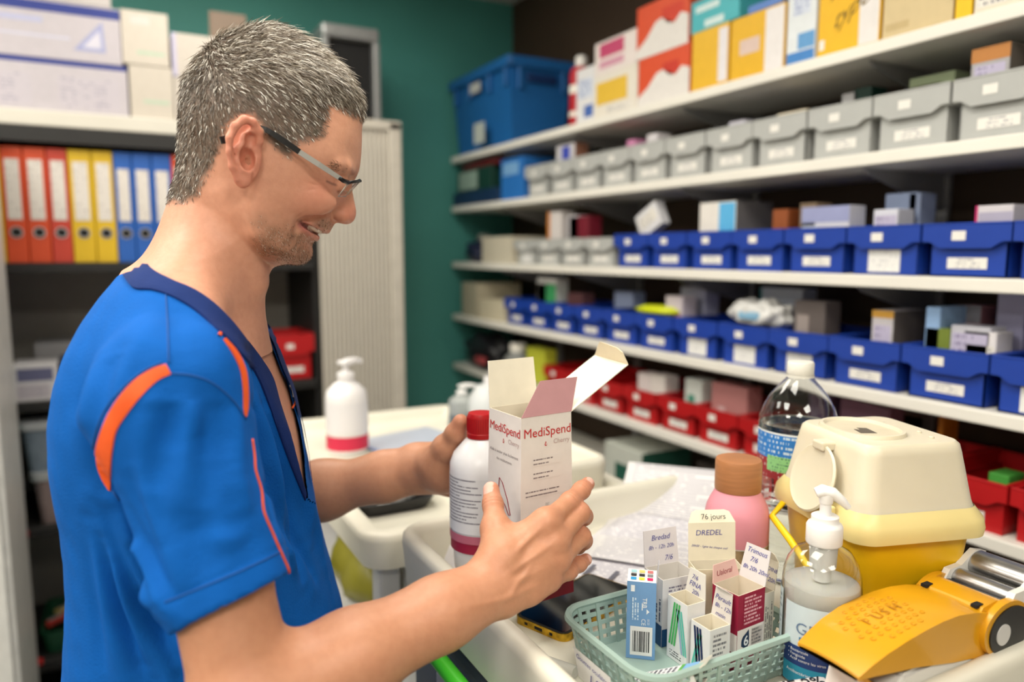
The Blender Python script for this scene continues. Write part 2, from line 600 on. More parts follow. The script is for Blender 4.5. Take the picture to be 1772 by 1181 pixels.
def mountain(t, w, d, h, lo):
    """jagged white shape printed along the carton front"""
    pts = [(0, 0), (1, 0), (1, lo + .22), (.86, lo + .30), (.74, lo + .16), (.62, lo + .2), (.5, lo + .34), (.38, lo + .3), (.2, lo + .05), (0.0, lo - .12)]
    bm_ = BM()
    vs_ = [bm_.verts.new((-d / 2 - 0.0006, w / 2 - a * w, c * h)) for a, c in pts]
    bm_.faces.new(vs_)
    bmesh.ops.triangulate(bm_, faces=bm_.faces[:])
    obj('print_panel', bm_, paper(224, 220, 216), t)
ya, yb = ypx(1189), ypx(1101)
t, zz = tops('medicine_carton', 'lower orange carton with white mountain print, under its twin', 1102, 1190, 90, mtn_o, [('f', .5, .8, .5, .75, (196, 52, 34))])
mountain(t, yb - ya, .16, zz - z1, .3)
t, zz2 = tops('medicine_carton', 'upper orange carton with white mountain print, stacked on its twin', 1098, 1187, -2, mtn_o, [('f', .5, .9, .5, .8, (204, 60, 36))], zb=zz)
mountain(t, yb - ya, .16, zz2 - zz, .3)
_, zz = tops('medicine_carton', 'yellow carton with handwriting under the turquoise carton', 1193, 1256, 50, (226, 178, 40), [('f', .74, .98, .06, .93, (226, 222, 226))])
tops('medicine_carton', 'turquoise carton with white lettering on a yellow carton', 1190, 1272, -8, (72, 176, 186), [('f', .3, .7, .08, .3, (206, 226, 226)), ('f', .1, .6, .6, .8, (206, 226, 226))], zb=zz)
t, zz = tops('medicine_carton', 'yellow carton with a pale sticker and white edge panel on top shelf', 1259, 1351, 22, (224, 174, 26), [('f', .66, .99, .02, .97, (228, 224, 224)), ('f', .18, .56, .38, .62, (214, 190, 180))])
tops('medicine_carton', 'small blue carton lying on the stickered yellow carton', 1286, 1345, 4, (88, 128, 196), zb=zz)
tops('medicine_carton', 'tall white carton with blue wave print on top shelf', 1354, 1404, -40, (220, 226, 230), [('f', .02, .98, .02, .14, (64, 128, 196)), ('f', .4, .98, .16, .34, (96, 154, 206)), ('f', .2, .8, .55, .9, PR_B)])
t, _ = tops('medicine_carton', 'large yellow carton marked in black pen with a white edge panel', 1407, 1513, -60, (232, 180, 18), [('f', .68, .985, .02, .98, (226, 222, 220)), ('f', .03, .12, .08, .2, (228, 226, 220))])
for k, (s, dy, dz) in enumerate((('Mix', .045, .10), ('type', .035, .045))):
    text_on('pen_marking', s, (-0.08, dy, dz), (0, -1, .45), (0, -.2, 1), 0.05, mat('pen_olive', rgb(120, 96, 30), .6, noise=0), t, shear=.2)
tops('medicine_carton', 'plain beige carton on top shelf beside the pen-marked yellow one', 1516, 1636, -70, (206, 186, 142), [('f', .05, .4, .1, .2, (190, 168, 122))])
tops('medicine_carton', 'bright yellow narrow carton beside the plain beige one', 1638, 1668, -80, (236, 190, 20))
tops('medicine_carton', 'cream carton past the narrow bright yellow one on top shelf', 1670, 1772, -90, (222, 214, 196), [('f', .05, .9, .1, .8, PR_D)])

# things at the far end of the second shelf
z2 = SZ[1]
_, zf_ = tops('card_folder', 'dark blue folder stack lying at the far end of the grey bin shelf', 782, 862, 330, (22, 48, 84), zb=z2, d=.2)
t, zz = tops('medicine_carton', 'dark green carton with pale label lying on the blue folders', 790, 850, 292, (18, 58, 48), [('f', .05, .6, .1, .9, (146, 168, 156))], zb=zf_, d=.18)
tops('medicine_carton', 'flat maroon carton on the dark green one', 800, 858, 281, (92, 22, 24), zb=zz, d=.18)
tops('medicine_carton', 'blue carton standing between dark green carton and grey bins', 866, 905, 274, (40, 112, 190), [('f', .1, .8, .6, .9, (120, 168, 214)), ('s', .1, .7, .3, .8, (30, 84, 150))], zb=z2, d=.22)

# loose packs standing in the bins: u0,u1,vtop measured on the photograph
def pack(name, label, u0, u1, vt, zshelf, col, panels=(), d=0.06, x0=1.31, hb=0.006, rz=0.0, tilt=None):
    ya, yb = ypx(u1, 300, x0), ypx(u0, 300, x0)
    h = zpx((u0 + u1) / 2, vt, x0) - zshelf - hb
    c_ = (ya + yb) / 2
    for (b0, b1, bo, kind, bh) in BINS.get(round(zshelf, 3), []):
        if b0 <= c_ < b1:
            lim = .44 * (b1 - b0 - .004) - .0045
            mid = (b0 + b1) / 2; hw_ = min((yb - ya) / 2, lim)
            c_ = min(max(c_, mid - lim + hw_), mid + lim - hw_); ya, yb = c_ - hw_, c_ + hw_
            used_ = bo.get('packs', 0); bo['packs'] = used_ + 1
            if used_ == 0 and h + hb > bh:
                short = label
                for cutw in (' in ', ' behind ', ' standing ', ' lying ', ' beside ', ' between ', ' rising ', ' poking ', ' next ', ' leaning ', ' at ', ' among ', ' right ', ' far ', ' overhanging ', ' on the ', ' edge ', ' under '):
                    short = short.split(cutw)[0]
                bo['label'] = kind + ' storage bin holding the ' + short
                if 'group' in bo: del bo['group']
            break
    return carton(name, label, x0, ya, yb, zshelf + hb, max(h, .03), d, col, panels, rz=rz, tilt=tilt)
B2 = [
 ('medicine_pack', 'white pack with blue stripe and brown side in a far grey bin', 945, 975, 254, (206, 204, 208), [('f', .3, .75, .1, .95, (60, 76, 180)), ('s', 0, 1, .0, 1, (150, 104, 84))]),
 ('medicine_pack', 'red pack lying across a grey bin', 1046, 1080, 260, (196, 48, 52), []),
 ('medicine_pack', 'pink pack poking out of a grey bin', 1094, 1108, 240, (206, 134, 176), []),
 ('medicine_pack', 'white pack beside the pink pack in the grey bins', 1118, 1136, 232, (214, 210, 214), []),
 ('medicine_pack', 'lavender white pack standing in a middle grey bin', 1258, 1286, 210, (196, 194, 206), [('f', .1, .9, .3, .9, PR_L)]),
 ('medicine_pack', 'small pale lilac pack in the grey bin beside the cream pack', 1312, 1336, 206, (178, 180, 204), []),
 ('medicine_pack', 'cream house-shaped pack rising from a grey bin', 1340, 1390, 194, (226, 214, 188), []),
 ('medicine_pack', 'pale grey pack standing in front of the dark green pack', 1443, 1468, 164, (196, 196, 200), []),
 ('medicine_pack', 'dark green pack standing behind the pale grey pack', 1470, 1500, 153, (18, 54, 46), []),
 ('medicine_pack', 'tall sage green pack behind the lime pack', 1552, 1628, 134, (150, 164, 130), []),
 ('medicine_pack', 'lime green and white pack in front of the sage one', 1562, 1618, 148, (196, 206, 60), [('f', .66, .98, .6, .95, (220, 226, 214))]),
 ('medicine_pack', 'grey pack with orange top band standing tall in a grey bin', 1630, 1692, 92, (168, 166, 168), [('f', 0, 1, .84, 1, (184, 122, 60)), ('f', .1, .9, .3, .8, PR_L), ('s', 0, 1, 0, 1, (112, 104, 96))]),
]
for k, (n_, l_, u0, u1, vt, c_, p_) in enumerate(B2):
    pack(n_, l_, u0, u1, vt, z2, c_, p_, d=(.16 if 'orange top' in l_ else .05), x0=(1.36 if ('sage' in l_ or 'dark green' in l_) else 1.305))
z3 = SZ[2]
B3 = [
 ('medicine_pack', 'white pack with orange edge among the small grey bins', 948, 972, 366, (212, 206, 204), [('f', 0, .2, .2, 1, (206, 130, 60))]),
 ('medicine_pack', 'pale pack next to the dark red pack in the small grey bins', 972, 990, 374, (204, 200, 206), []),
 ('medicine_pack', 'dark red pack in the small grey bins', 990, 1024, 374, (112, 22, 40), []),
 ('medicine_pack', 'white and sky blue carton standing in a blue bin', 1198, 1280, 350, (226, 222, 216), [('f', .55, .98, .02, .98, (90, 176, 226)), ('s', 0, 1, 0, 1, (110, 108, 110))]),
 ('medicine_pack', 'orange brown pack leaning in a blue bin', 1345, 1372, 362, (140, 74, 36), []),
 ('medicine_pack', 'tan crumpled pack beside the orange brown pack', 1376, 1404, 352, (122, 104, 84), []),
 ('medicine_pack', 'white carton with lilac bands in a blue bin', 1407, 1492, 356, (206, 206, 216), [('f', 0, 1, .75, 1, (150, 156, 196)), ('f', .02, .35, .1, .7, PR_B)]),
 ('medicine_pack', 'pale blue carton behind the white ruled pack', 1508, 1560, 336, (150, 166, 200), []),
 ('medicine_pack', 'white ruled pack with lilac columns in a blue bin', 1516, 1558, 362, (206, 208, 220), [('f', .08, .95, .05, .9, PR_L)]),
 ('medicine_pack', 'narrow bluish pack edge beside a bracket above the blue bins', 1576, 1596, 334, (150, 164, 196), []),
 ('medicine_pack', 'white pack with magenta edge in the nearest blue bin', 1705, 1772, 354, (208, 204, 210), [('f', 0, .07, 0, 1, (196, 40, 110)), ('f', .1, 1, .72, .9, (172, 168, 190))]),
]
for k, (n_, l_, u0, u1, vt, c_, p_) in enumerate(B3):
    pack(n_, l_, u0, u1, vt, z3, c_, p_, d=(.12 if 'sky blue' in l_ else .05), x0=(1.37 if 'behind' in l_ or 'bracket' in l_ else 1.305))
# tilted white carton resting on the rims of the first blue bins
tc_ = carton('medicine_pack', 'white pack lying askew over the first blue bins', 1.30, 1.565, 1.66, z3 + .098, .07, .03, (216, 216, 220), [('f', .1, .9, .3, .8, PR_D)])
tc_.rotation_euler = (math.radians(-28), 0, 0)
# far left of shelf 3
tops('medicine_carton', 'cream carton at the far end beside the small grey bins', 832, 884, 410, (206, 198, 178), zb=z3, d=.2)
bag = thing('plastic_bag', 'crumpled dark plastic bag at the far end of the third shelf', 'bag', (1.36, 2.77, z3))
b = BM(); bmesh.ops.create_icosphere(b, subdivisions=3, radius=1.0)
for v in b.verts:
    k = 1 + 0.25 * math.sin(7 * v.co.x + 3 * v.co.z) * math.cos(5 * v.co.y)
    v.co = Vector((v.co.x * .07 * k, v.co.y * .10 * k, max(0, (v.co.z + .8) * .05 * k)))
obj('bag_body', b, mat('bag_dark', rgb(28, 34, 60), .35, noise=.2), bag, True)
b = BM(); lathe(b, [(.012, .06), (.03, .10), (.02, .115)], 12); obj('knot', b, mat('bag_grey', rgb(110, 112, 106), .4, noise=.2), bag, True)

z4 = SZ[3]
B4 = [
 ('medicine_pack', 'white pack with green half in a far blue bin', 908, 946, 490, (206, 210, 204), [('f', .5, 1, 0, 1, (60, 150, 92))]),
 ('medicine_pack', 'slim white pack leaning beside the green and white pack', 950, 985, 482, (202, 200, 196), []),
 ('medicine_pack', 'dull maroon pack in a far blue bin', 986, 1012, 508, (84, 52, 54), []),
 ('medicine_pack', 'pale blue pack behind the yellow pouch', 1082, 1115, 507, (158, 172, 204), []),
 ('medicine_pack', 'white pink pack between yellow pouch and white blister bag', 1166, 1196, 514, (196, 186, 196), [('f', .5, .9, .2, .7, (190, 120, 140))]),
 ('medicine_pack', 'lilac pack standing behind the white pink pack', 1186, 1230, 498, (166, 168, 194), []),
 ('medicine_pack', 'white teal-edged carton lying behind the white bag', 1358, 1442, 502, (180, 188, 206), [('f', 0, .06, 0, 1, (40, 110, 120))]),
 ('medicine_pack', 'brown grey pack at the end of the white bag', 1385, 1440, 522, (96, 88, 86), [('f', .1, .5, .3, .8, (150, 140, 136))]),
 ('medicine_pack', 'white pack with gold top edge and ruled front', 1524, 1562, 539, (196, 192, 196), [('f', 0, 1, .9, 1, (200, 150, 60)), ('f', .12, .9, .05, .8, PR_L), ('s', 0, 1, 0, 1, (104, 96, 90))]),
 ('medicine_pack', 'sky blue slim pack between the gold-edged and pink packs', 1605, 1630, 532, (146, 180, 222), []),
 ('medicine_pack', 'pink and grey pack standing behind the olive pack', 1672, 1716, 530, (160, 110, 122), [('f', 0, 1, .8, 1, (140, 140, 150))]),
 ('medicine_pack', 'olive green pack in the large-label blue bin', 1620, 1664, 570, (112, 128, 48), []),
 ('medicine_pack', 'light ruled pack right beside the olive green pack', 1665, 1735, 567, (196, 196, 206), [('f', .05, .95, .1, .9, PR_L)]),
 ('medicine_pack', 'white pack overhanging the nearest blue bin', 1728, 1790, 580, (224, 220, 222), [('f', .1, .95, .1, .8, PR_D)]),
 ('medicine_pack', 'pale lilac pack far back in the nearest blue bin', 1750, 1800, 506, (160, 158, 190), []),
]
for k, (n_, l_, u0, u1, vt, c_, p_) in enumerate(B4):
    pack(n_, l_, u0, u1, vt, z4, c_, p_, d=(.10 if 'gold' in l_ else .05), x0=(1.40 if ('behind' in l_ or 'far back' in l_) else 1.32))
# bright yellow pouch and a white blister bag lying on the bins
yp = thing('yellow_pouch', 'fluorescent yellow pouch lying across the blue bins', 'pouch', (1.33, 1.60, z4 + .094))
b = BM(); lathe(b, [(.0, 0), (.04, .003), (.045, .012), (.03, .022), (.0, .024)], 20, cap=False, sy=2.0, sq=3)
obj('pouch_body', b, plastic(206, 216, 30, .35), yp, True)
bl = thing('blister_bag', 'crinkled white plastic bag of tablets resting on the blue bins', 'bag', (1.338, 1.245, z4 + .0955))
b = BM(); bmesh.ops.create_icosphere(b, subdivisions=4, radius=1.0)
for v in b.verts:
    k = 1 + .12 * math.sin(9 * v.co.y + 4 * v.co.z) + .08 * math.sin(13 * v.co.x)
    v.co = Vector((v.co.x * .046 * k, v.co.y * .085 * k, (max(-.62, v.co.z) + .62) * .034 * k))
obj('bag_body', b, mat('bag_white', rgb(214, 214, 212), .3, noise=.12, nscale=30, bump=.5, bscale=60), bl, True)
obj('print_panel', bx(-.050, -.038, -.03, .03, .012, .03, .003, 1), paper(130, 176, 206), bl)
# cream box & folders at the far end of shelf 4
tops('medicine_carton', 'cream open carton at the far end of the all-blue shelf', 826, 868, 520, (208, 198, 172), zb=z4, d=.2)
tops('medicine_carton', 'tall cream carton against the teal wall on the all-blue shelf', 796, 823, 490, (176, 168, 146), zb=z4, d=.2)
# shelf 5: items over the red bins
z5 = SZ[4]
B5 = [
 ('medicine_pack', 'yellow green pack at the far end of the red bins', 912, 944, 604, (196, 200, 60), []),
 ('medicine_pack', 'white bottle box in the red bins with pink print', 1108, 1130, 648, (214, 206, 204), []),
 ('medicine_pack', 'white tall pack beside the pink print box in the red bins', 1134, 1160, 652, (216, 212, 206), []),
 ('medicine_pack', 'blue striped pack lying on the red bins', 1150, 1200, 700, (100, 150, 206), []),
 ('medicine_pack', 'white pack with green print on the red bins', 1196, 1226, 660, (200, 206, 200), [('f', .2, .6, .3, .7, (70, 140, 120))]),
 ('medicine_pack', 'dusty pink carton standing in a red bin', 1228, 1300, 668, (176, 120, 118), [('f', .2, .4, .2, .6, (200, 170, 170))]),
 ('medicine_pack', 'lilac carton standing behind the water bottle', 1440, 1474, 690, (136, 122, 160), []),
 ('medicine_pack', 'mauve carton standing behind the sharps container', 1516, 1622, 712, (150, 122, 146), []),
 ('medicine_pack', 'amber carton edge under the shelf near the red bins', 1654, 1664, 722, (190, 120, 20), []),
 ('medicine_pack', 'white and green pack lying in the nearest red bin', 1752, 1790, 832, (70, 150, 60), []),
]
for k, (n_, l_, u0, u1, vt, c_, p_) in enumerate(B5):
    pack(n_, l_, u0, u1, vt, z5, c_, p_, d=.05, x0=(1.42 if ('behind' in l_ or 'amber' in l_) else 1.32))
# clear jar and black bag at the far end of shelf 5
jar = thing('plastic_jar', 'grey translucent jar with white screw cap at far end of red bin shelf', 'jar', (1.33, 2.42, z5))
b = BM(); lathe(b, [(.05, 0), (.055, .006), (.055, .075), (.03, .10), (.028, .105)], 24); obj('jar_body', b, plastic(132, 134, 132, .3), jar, True, 40)
b = BM(); lathe(b, [(.032, .103), (.032, .128), (.028, .131)], 24); obj('cap', b, WHITE, jar, True, 40)
bag2 = thing('black_bag', 'black bag slumped at the teal wall end of the red bin shelf', 'bag', (1.34, 2.70, z5))
b = BM(); bmesh.ops.create_icosphere(b, subdivisions=3, radius=1.0)
for v in b.verts:
    k = 1 + 0.2 * math.sin(6 * v.co.x + 5 * v.co.z) * math.cos(4 * v.co.y)
    v.co = Vector((v.co.x * .075 * k, v.co.y * .15 * k, max(0, (v.co.z + .8) * .075 * k)))
obj('bag_body', b, mat('bag_black', rgb(22, 22, 26), .4, noise=.2), bag2, True)
obj('print_panel', bx(-.085, -.06, -.12, -.05, .03, .06, .006, 1), mat('bag_red_patch', rgb(150, 60, 62), .5), bag2)
# a white carton with green print on the shelf below, seen past the tray
z6 = SZ[5]
carton('medicine_carton', 'white carton with green side on the shelf below the red bins', 1.29, 1.62, 1.80, z6, .13, .18, (196, 200, 190), [('f', .3, .95, .05, .6, (30, 86, 70)), ('s', .0, 1, .0, 1, (24, 74, 60))])
carton('medicine_carton', 'dark cardboard carton on the shelf below the red bins', 1.33, 1.02, 1.44, z6, .15, .19, (52, 44, 40), [])

for lst in BINS.values():
    for rec in lst:
        if 'packs' in rec[2]: del rec[2]['packs']
# ------------------------------------------------------------------ tambour cabinet on the teal wall
YC = 2.45
XC0, XC1 = -0.34, 0.885
cab = thing('tambour_cabinet', 'tall office cabinet with ribbed sliding shutter and dark shelves', 'cabinet', (0, YC, 0))
lt = mat('cabinet_light', rgb(206, 202, 190), .5, noise=.03, nscale=6)
dk = mat('cabinet_black', rgb(30, 29, 28), .55, noise=.08)
bk = mat('cabinet_back', rgb(150, 146, 138), .7, noise=.04)
DD = YW - YC - 0.02
obj('top_board', bx(XC0, XC1, 0, DD, 1.843, 1.886, .003), lt, cab)
obj('side_panel', bx(XC0, XC0 + .02, 0, DD, 0, 1.843), dk, cab)
obj('side_panel', bx(XC1 - .02, XC1, 0.0, DD, 0, 1.843), lt, cab)
obj('back_panel', bx(XC0 + .02, XC1 - .02, DD - .012, DD, 0, 1.843), bk, cab)
obj('divider', bx(0.585, 0.60, 0.03, DD, 0.0, 1.843), dk, cab)
CZ = [1.468, 1.075, 0.705, 0.30, 0.05]
for z in CZ:
    obj('cabinet_shelf', bx(XC0 + .02, 0.585, 0.012, DD - .012, z - .028, z, .002, 1), dk, cab)
obj('header_rail', bx(XC0 + .02, 0.585, 0.0, .02, 1.80, 1.843), dk, cab)
# shutter: vertical slats gathered at the cabinet end
sl = obj('shutter_frame', bx(0.845, 0.888, -0.012, 0.02, 0.06, 1.93, .004), mat('shutter_frame', rgb(196, 190, 178), .45), cab)
obj('shutter_rail', bx(0.60, 0.888, -0.012, 0.02, 1.905, 1.935, .003), mat('shutter_frame', rgb(196, 190, 178), .45), cab)
slm = mat('shutter_slat', rgb(190, 184, 172), .5, noise=.03)
b0 = BM(); n_sl = 16
for k in range(n_sl):
    x0 = 0.602 + k * (0.243 / n_sl)
    b = BM(); box(b, x0, x0 + .0138, -.004, .008, .06, 1.905, .004, 2)
    obj('slat', b, slm, cab)
b0.free()
# ring binders
bcols = {'yellow': plastic(214, 176, 28, .5), 'orange': plastic(206, 74, 34, .5), 'red': plastic(192, 62, 44, .5), 'blue': plastic(34, 92, 176, .5)}
spine_lab = text_mat('binder_label', rgb(214, 208, 200), rgb(160, 150, 150), 9, 2.0, cover=.42, gap=.4)
bxs = [(-.338 + .0, 'yellow'), (-.298, 'yellow'), (-.252, 'orange'), (-.199, 'orange'), (-.1444, 'red'), (-.0927, 'yellow'), (-.034, 'yellow'), (.0204, 'blue'), (.0685, 'blue'), (.1206, 'blue'), (.174, 'orange'), (.228, 'orange')]
DESC = [None, 'yellow lever arch binder with its other side next to the cabinet panel', 'orange lever arch binder between a yellow and another orange binder', 'orange lever arch binder right beside the brick red binder', 'brick red lever arch binder between orange and yellow binders',
        'yellow lever arch binder right beside the brick red binder', 'yellow lever arch binder right beside the blue binders', 'blue lever arch binder right beside a yellow binder', 'blue lever arch binder in the middle of three blue ones', 'blue lever arch binder right beside an orange binder',
        'orange lever arch binder between a blue and an orange binder', 'orange lever arch binder at the end of the row behind the man']
for i in range(1, len(bxs)):
    x0 = bxs[i][0]
    x1 = bxs[i + 1][0] if i + 1 < len(bxs) else x0 + .054
    c = bxs[i][1]
    w = x1 - x0 - .002
    t = thing('ring_binder', DESC[i], 'binder', (x0 + w / 2, YC + .02, CZ[0]), 0, 'binders in the cabinet')
    b = BM(); box(b, -w / 2, w / 2, .003, .27, 0, .318, .002, 1); obj('cover', b, bcols[c], t)
    hh = .165 if c != 'blue' else .150
    panel('spine_label', (-w * .33, .0024, .12), (w * .66, 0, 0), (0, 0, hh), spine_lab, t, off=.001)
    b = BM()
    n = 20; ring = []
    for rr in (.012, .016):
        ring.append([b.verts.new((rr * math.cos(2 * math.pi * k / n), .0012, .085 + rr * math.sin(2 * math.pi * k / n))) for k in range(n)])
    for k in range(n):
        b.faces.new((ring[0][k], ring[0][(k + 1) % n], ring[1][(k + 1) % n], ring[1][k]))
    obj('finger_ring', b, mat('steel', rgb(170, 170, 172), .3, metal=.8), t)
    b = BM(); b.faces.new([b.verts.new((.0125 * math.cos(2 * math.pi * k / n), .0018, .085 + .0125 * math.sin(2 * math.pi * k / n))) for k in range(n)])
    obj('finger_hole', b, mat('hole_dark', rgb(20, 20, 20), .8), t)
# cartons on top of the cabinet
zt = 1.886
navy = (40, 54, 128)
def ctop(name, label, x0, x1, z0, zh, dep, col, panels, y0=2.47):
    w = x1 - x0
    t = thing(name, label, 'box', ((x0 + x1) / 2, y0 + dep / 2, z0))
    obj('carton_body', bx(-w / 2, w / 2, -dep / 2, dep / 2, 0, zh, .0015, 1), paper(*col), t)
    for (u0, u1, v0, v1, m) in panels:
        panel('print_panel', (-w / 2 + u0 * w, -dep / 2, v0 * zh), ((u1 - u0) * w, 0, 0), (0, 0, (v1 - v0) * zh), paper(*m) if isinstance(m, tuple) else m, t)
    return t
PR_C = text_mat('print_carton_cols', rgb(182, 176, 184), rgb(156, 150, 164), 9, 2.0, cover=.45, seed=9)
a = ctop('carton', 'wide lilac white carton with navy top band on a matching carton', -.36, .06, zt + .143, .155, .35, (182, 176, 182), [(0, 1, .80, .97, navy), (.15, .55, .60, .7, (170, 172, 200)), (.0, .7, .36, .4, (190, 190, 208))])
b = BM()
pts = [(.09, .03), (.17, .03), (.165, .115)]
vs_ = [b.verts.new((p[0], -.1753, p[1])) for p in pts]; b.faces.new(vs_); obj('triangle_print', b, paper(150, 154, 190), a)
pts = [(.113, .04), (.16, .04), (.157, .09)]
b = BM(); vs_ = [b.verts.new((p[0], -.1757, p[1])) for p in pts]; b.faces.new(vs_); obj('triangle_print', b, paper(196, 194, 206), a)
ctop('carton', 'wide lilac white carton with navy lip directly on the cabinet top', -.36, .07, zt, .142, .35, (182, 176, 182), [(0, 1, .90, 1.0, navy), (.05, .45, .1, .7, PR_C), (.6, .95, .1, .7, PR_C)])
ctop('flat_carton', 'flat pale carton lying above the navy banded cartons', -.2, .04, zt + .299, .03, .3, (184, 178, 176), [])
ctop('carton', 'pale cream carton with faint green arc, upper of two', .062, .185, zt + .152, .15, .3, (192, 184, 172), [(.3, .9, .2, .26, (168, 190, 168)), (.2, .6, .75, .9, (200, 192, 186))])
ctop('carton', 'pale cream carton with faint green arc, lower of two', .075, .190, zt, .15, .3, (190, 182, 170), [(.3, .9, .3, .36, (168, 190, 168))])
ctop('carton', 'pale carton behind the man with lilac edge, upper of stack', .192, .40, zt + .13, .125, .3, (188, 180, 170), [(0, .06, 0, 1, (180, 176, 200))])
ctop('carton', 'pale carton under the lilac-edged one on the cabinet', .192, .40, zt, .128, .3, (186, 178, 168), [])
sl_ = ctop('cardboard_sheet', 'brown cardboard sheet leaning on the cartons atop the cabinet', .31, .42, zt + .258, .10, .006, (122, 104, 88), [], y0=2.56)
# open-fronted metal frame box on the cabinet
fb = thing('metal_frame_box', 'grey metal open-front box with black inside on cabinet top', 'box', (.76, 2.56, zt + .0005))
gm = mat('frame_grey', rgb(150, 152, 152), .35, metal=.5, noise=.05)
obj('top_rail', bx(-.10, .10, 0, .25, .33, .375, .01), gm, fb)
obj('side_post', bx(.078, .10, 0, .25, 0, .33, .004), gm, fb)
obj('side_post', bx(-.10, -.078, 0, .25, 0, .33, .004), gm, fb)
obj('bottom_rail', bx(-.078, .078, 0, .25, 0, .02, .004), gm, fb)
obj('black_inside', bx(-.078, .078, .03, .24, .02, .33), mat('matt_black', rgb(16, 16, 17), .8), fb)
for s in (-1, 1):
    b = BM(); lathe(b, [(.004, 0), (.004, .006)], 10); bmesh.ops.rotate(b, verts=b.verts[:], cent=(0, 0, 0), matrix=Matrix.Rotation(math.pi / 2, 3, 'X'))
    bmesh.ops.translate(b, verts=b.verts[:], vec=(s * .06, 0.0, .352)); obj('screw', b, gm, fb)

# small cartons and bins on the cabinet shelves
def cabbox(name, label, x0, x1, z0, h, d, col, y0=2.475, panels=()):
    return ctop(name, label, x0, x1, z0, h, d, col, list(panels), y0)
cabbox('small_carton', 'small white carton with dark lettering on the shelf under the binders', -.265, -.155, CZ[1], .105, .14, (206, 204, 206), panels=[(.1, .9, .55, .9, (96, 98, 130)), (.1, .8, .1, .45, PR_C)])
cabbox('small_carton', 'grey carton behind the small white lettered carton', -.22, -.09, CZ[1], .15, .12, (150, 150, 152), y0=2.63)
cabbox('small_carton', 'white carton with lilac lettering near the man on the shelf under binders', -.115, -.02, CZ[1], .095, .16, (198, 198, 206), panels=[(.15, .9, .5, .9, PR_C)])
cabbox('small_carton', 'dark navy carton between two white cartons under the binders', -.153, -.118, CZ[1], .11, .16, (36, 40, 62))
cabbox('small_carton', 'pale carton beyond the navy carton on the shelf under the binders', -.08, .06, CZ[1], .13, .1, (176, 172, 168), y0=2.66)
def clear_box(label, x0, x1, z0, h, inner, y0=2.475, d=.3):
    w = x1 - x0
    t = thing('clear_tub', label, 'tub', ((x0 + x1) / 2, y0 + d / 2, z0))
    b = BM()
    loft(b, [[(a * (1 if k else .9), c * (1 if k else .9), (h - .02) * k) for a, c in rrect(w, d, .02, 3)] for k in (0, 1)], True, False)
    obj('tub_body', b, mat('tub_grey_' + inner, {'blue': rgb(128, 142, 156), 'red': rgb(150, 132, 130)}[inner], .35, noise=.2, nscale=18), t, True, 50)
    b = BM(); prism(b, rrect(w + .016, d + .016, .025, 4), h - .022, h); obj('lid', b, plastic(166, 170, 172, .4), t)
    return t
clear_box('grey translucent tub with bluish contents on top of another tub', -.255, -.035, CZ[2] + .159, .15, 'blue')
clear_box('grey translucent tub with reddish contents under another tub', -.235, -.035, CZ[2], .158, 'red')
gt = thing('green_tray', 'dark green crate with bandage packs near the cabinet bottom', 'crate', (-.13, 2.62, CZ[3]))
b = BM(); loft(b, [[(a, c, z_) for a, c in rrect(.24 + e, .26 + e, .02, 3)] for z_, e in ((0, -.02), (.07, 0), (.07, -.008), (.006, -.03))], True, True)
obj('crate_body', b, plastic(20, 74, 48, .5), gt)
rr_ = random.Random(4)
for k in range(9):
    c_ = rr_.choice(((206, 204, 200), (190, 60, 50), (214, 190, 120), (196, 196, 196)))
    p_ = thing('bandage_pack', 'small white bandage pack heaped in green crate' if c_[0] > 195 and c_[2] > 150 else ('red bandage pack heaped in green crate' if c_[2] < 80 else 'tan bandage pack heaped in green crate'), 'pack', (-.21 + .02 * k, 2.56 + rr_.uniform(0, .1), CZ[3] + .055 + .008 * (k % 3)), rr_.uniform(0, 3), 'packs heaped in the green crate', rot=(rr_.uniform(-.4, .4), rr_.uniform(-.4, .4), rr_.uniform(0, 3)))
    obj('pack_body', cbox(.06, .035, .018, .006), paper(*c_), p_)
    panel('print_panel', (-.02, -.01, .0182), (.04, 0, 0), (0, .02, 0), PRINT, p_)
# red bins seen between the man and the shutter
for k, (xa, xb, lab) in enumerate(((.445, .583, 'red open bin with white label on the dark cabinet shelf by the shutter'), (.29, .437, 'red open bin on the dark cabinet shelf, hidden mostly by the man'))):
    t = make_bin('red', xb - xa, .15, .24, lab, None, 'small')
    t.location = ((xa + xb) / 2, YC + .03, CZ[1])
    t.rotation_euler = (0, 0, math.pi / 2)
cabbox('grey_box', 'dark grey file box at the bottom of the cabinet by the shutter', .40, .575, CZ[2], .2, .3, (52, 52, 54))
# white cupboard door standing at the left edge of the view
wd = thing('white_cupboard', 'narrow white cupboard standing at the left beside the dark cabinet', 'cupboard', (0, 0, 0))
pe = on_y(22, 1000, 2.05)
obj('cupboard_body', bx(pe.x - .5, pe.x, 2.05, 2.40, 0.02, 1.82, .006), mat('cupboard_white', rgb(214, 214, 210), .4), wd)
obj('cupboard_door', bx(pe.x - .49, pe.x - .012, 2.034, 2.05, 0.04, 1.80, .004), mat('cupboard_white', rgb(214, 214, 210), .4), wd)
obj('plinth', bx(pe.x - .48, pe.x - .02, 2.08, 2.38, 0, .02), dk, wd)
obj('door_knob', bx(pe.x - .05, pe.x - .035, 2.018, 2.034, 1.2, 1.28, .004), plastic(60, 60, 62), wd)

for (uu, vv) in ((10, 690), (40, 925), (66, 1146)):
    q = on_y(uu, vv, YC - .002)
    obj('shelf_clip', bx(q.x - .012, q.x + .012, -.006, .010, q.z - .012, q.z + .006, .003), plastic(186, 30, 30, .4), cab)
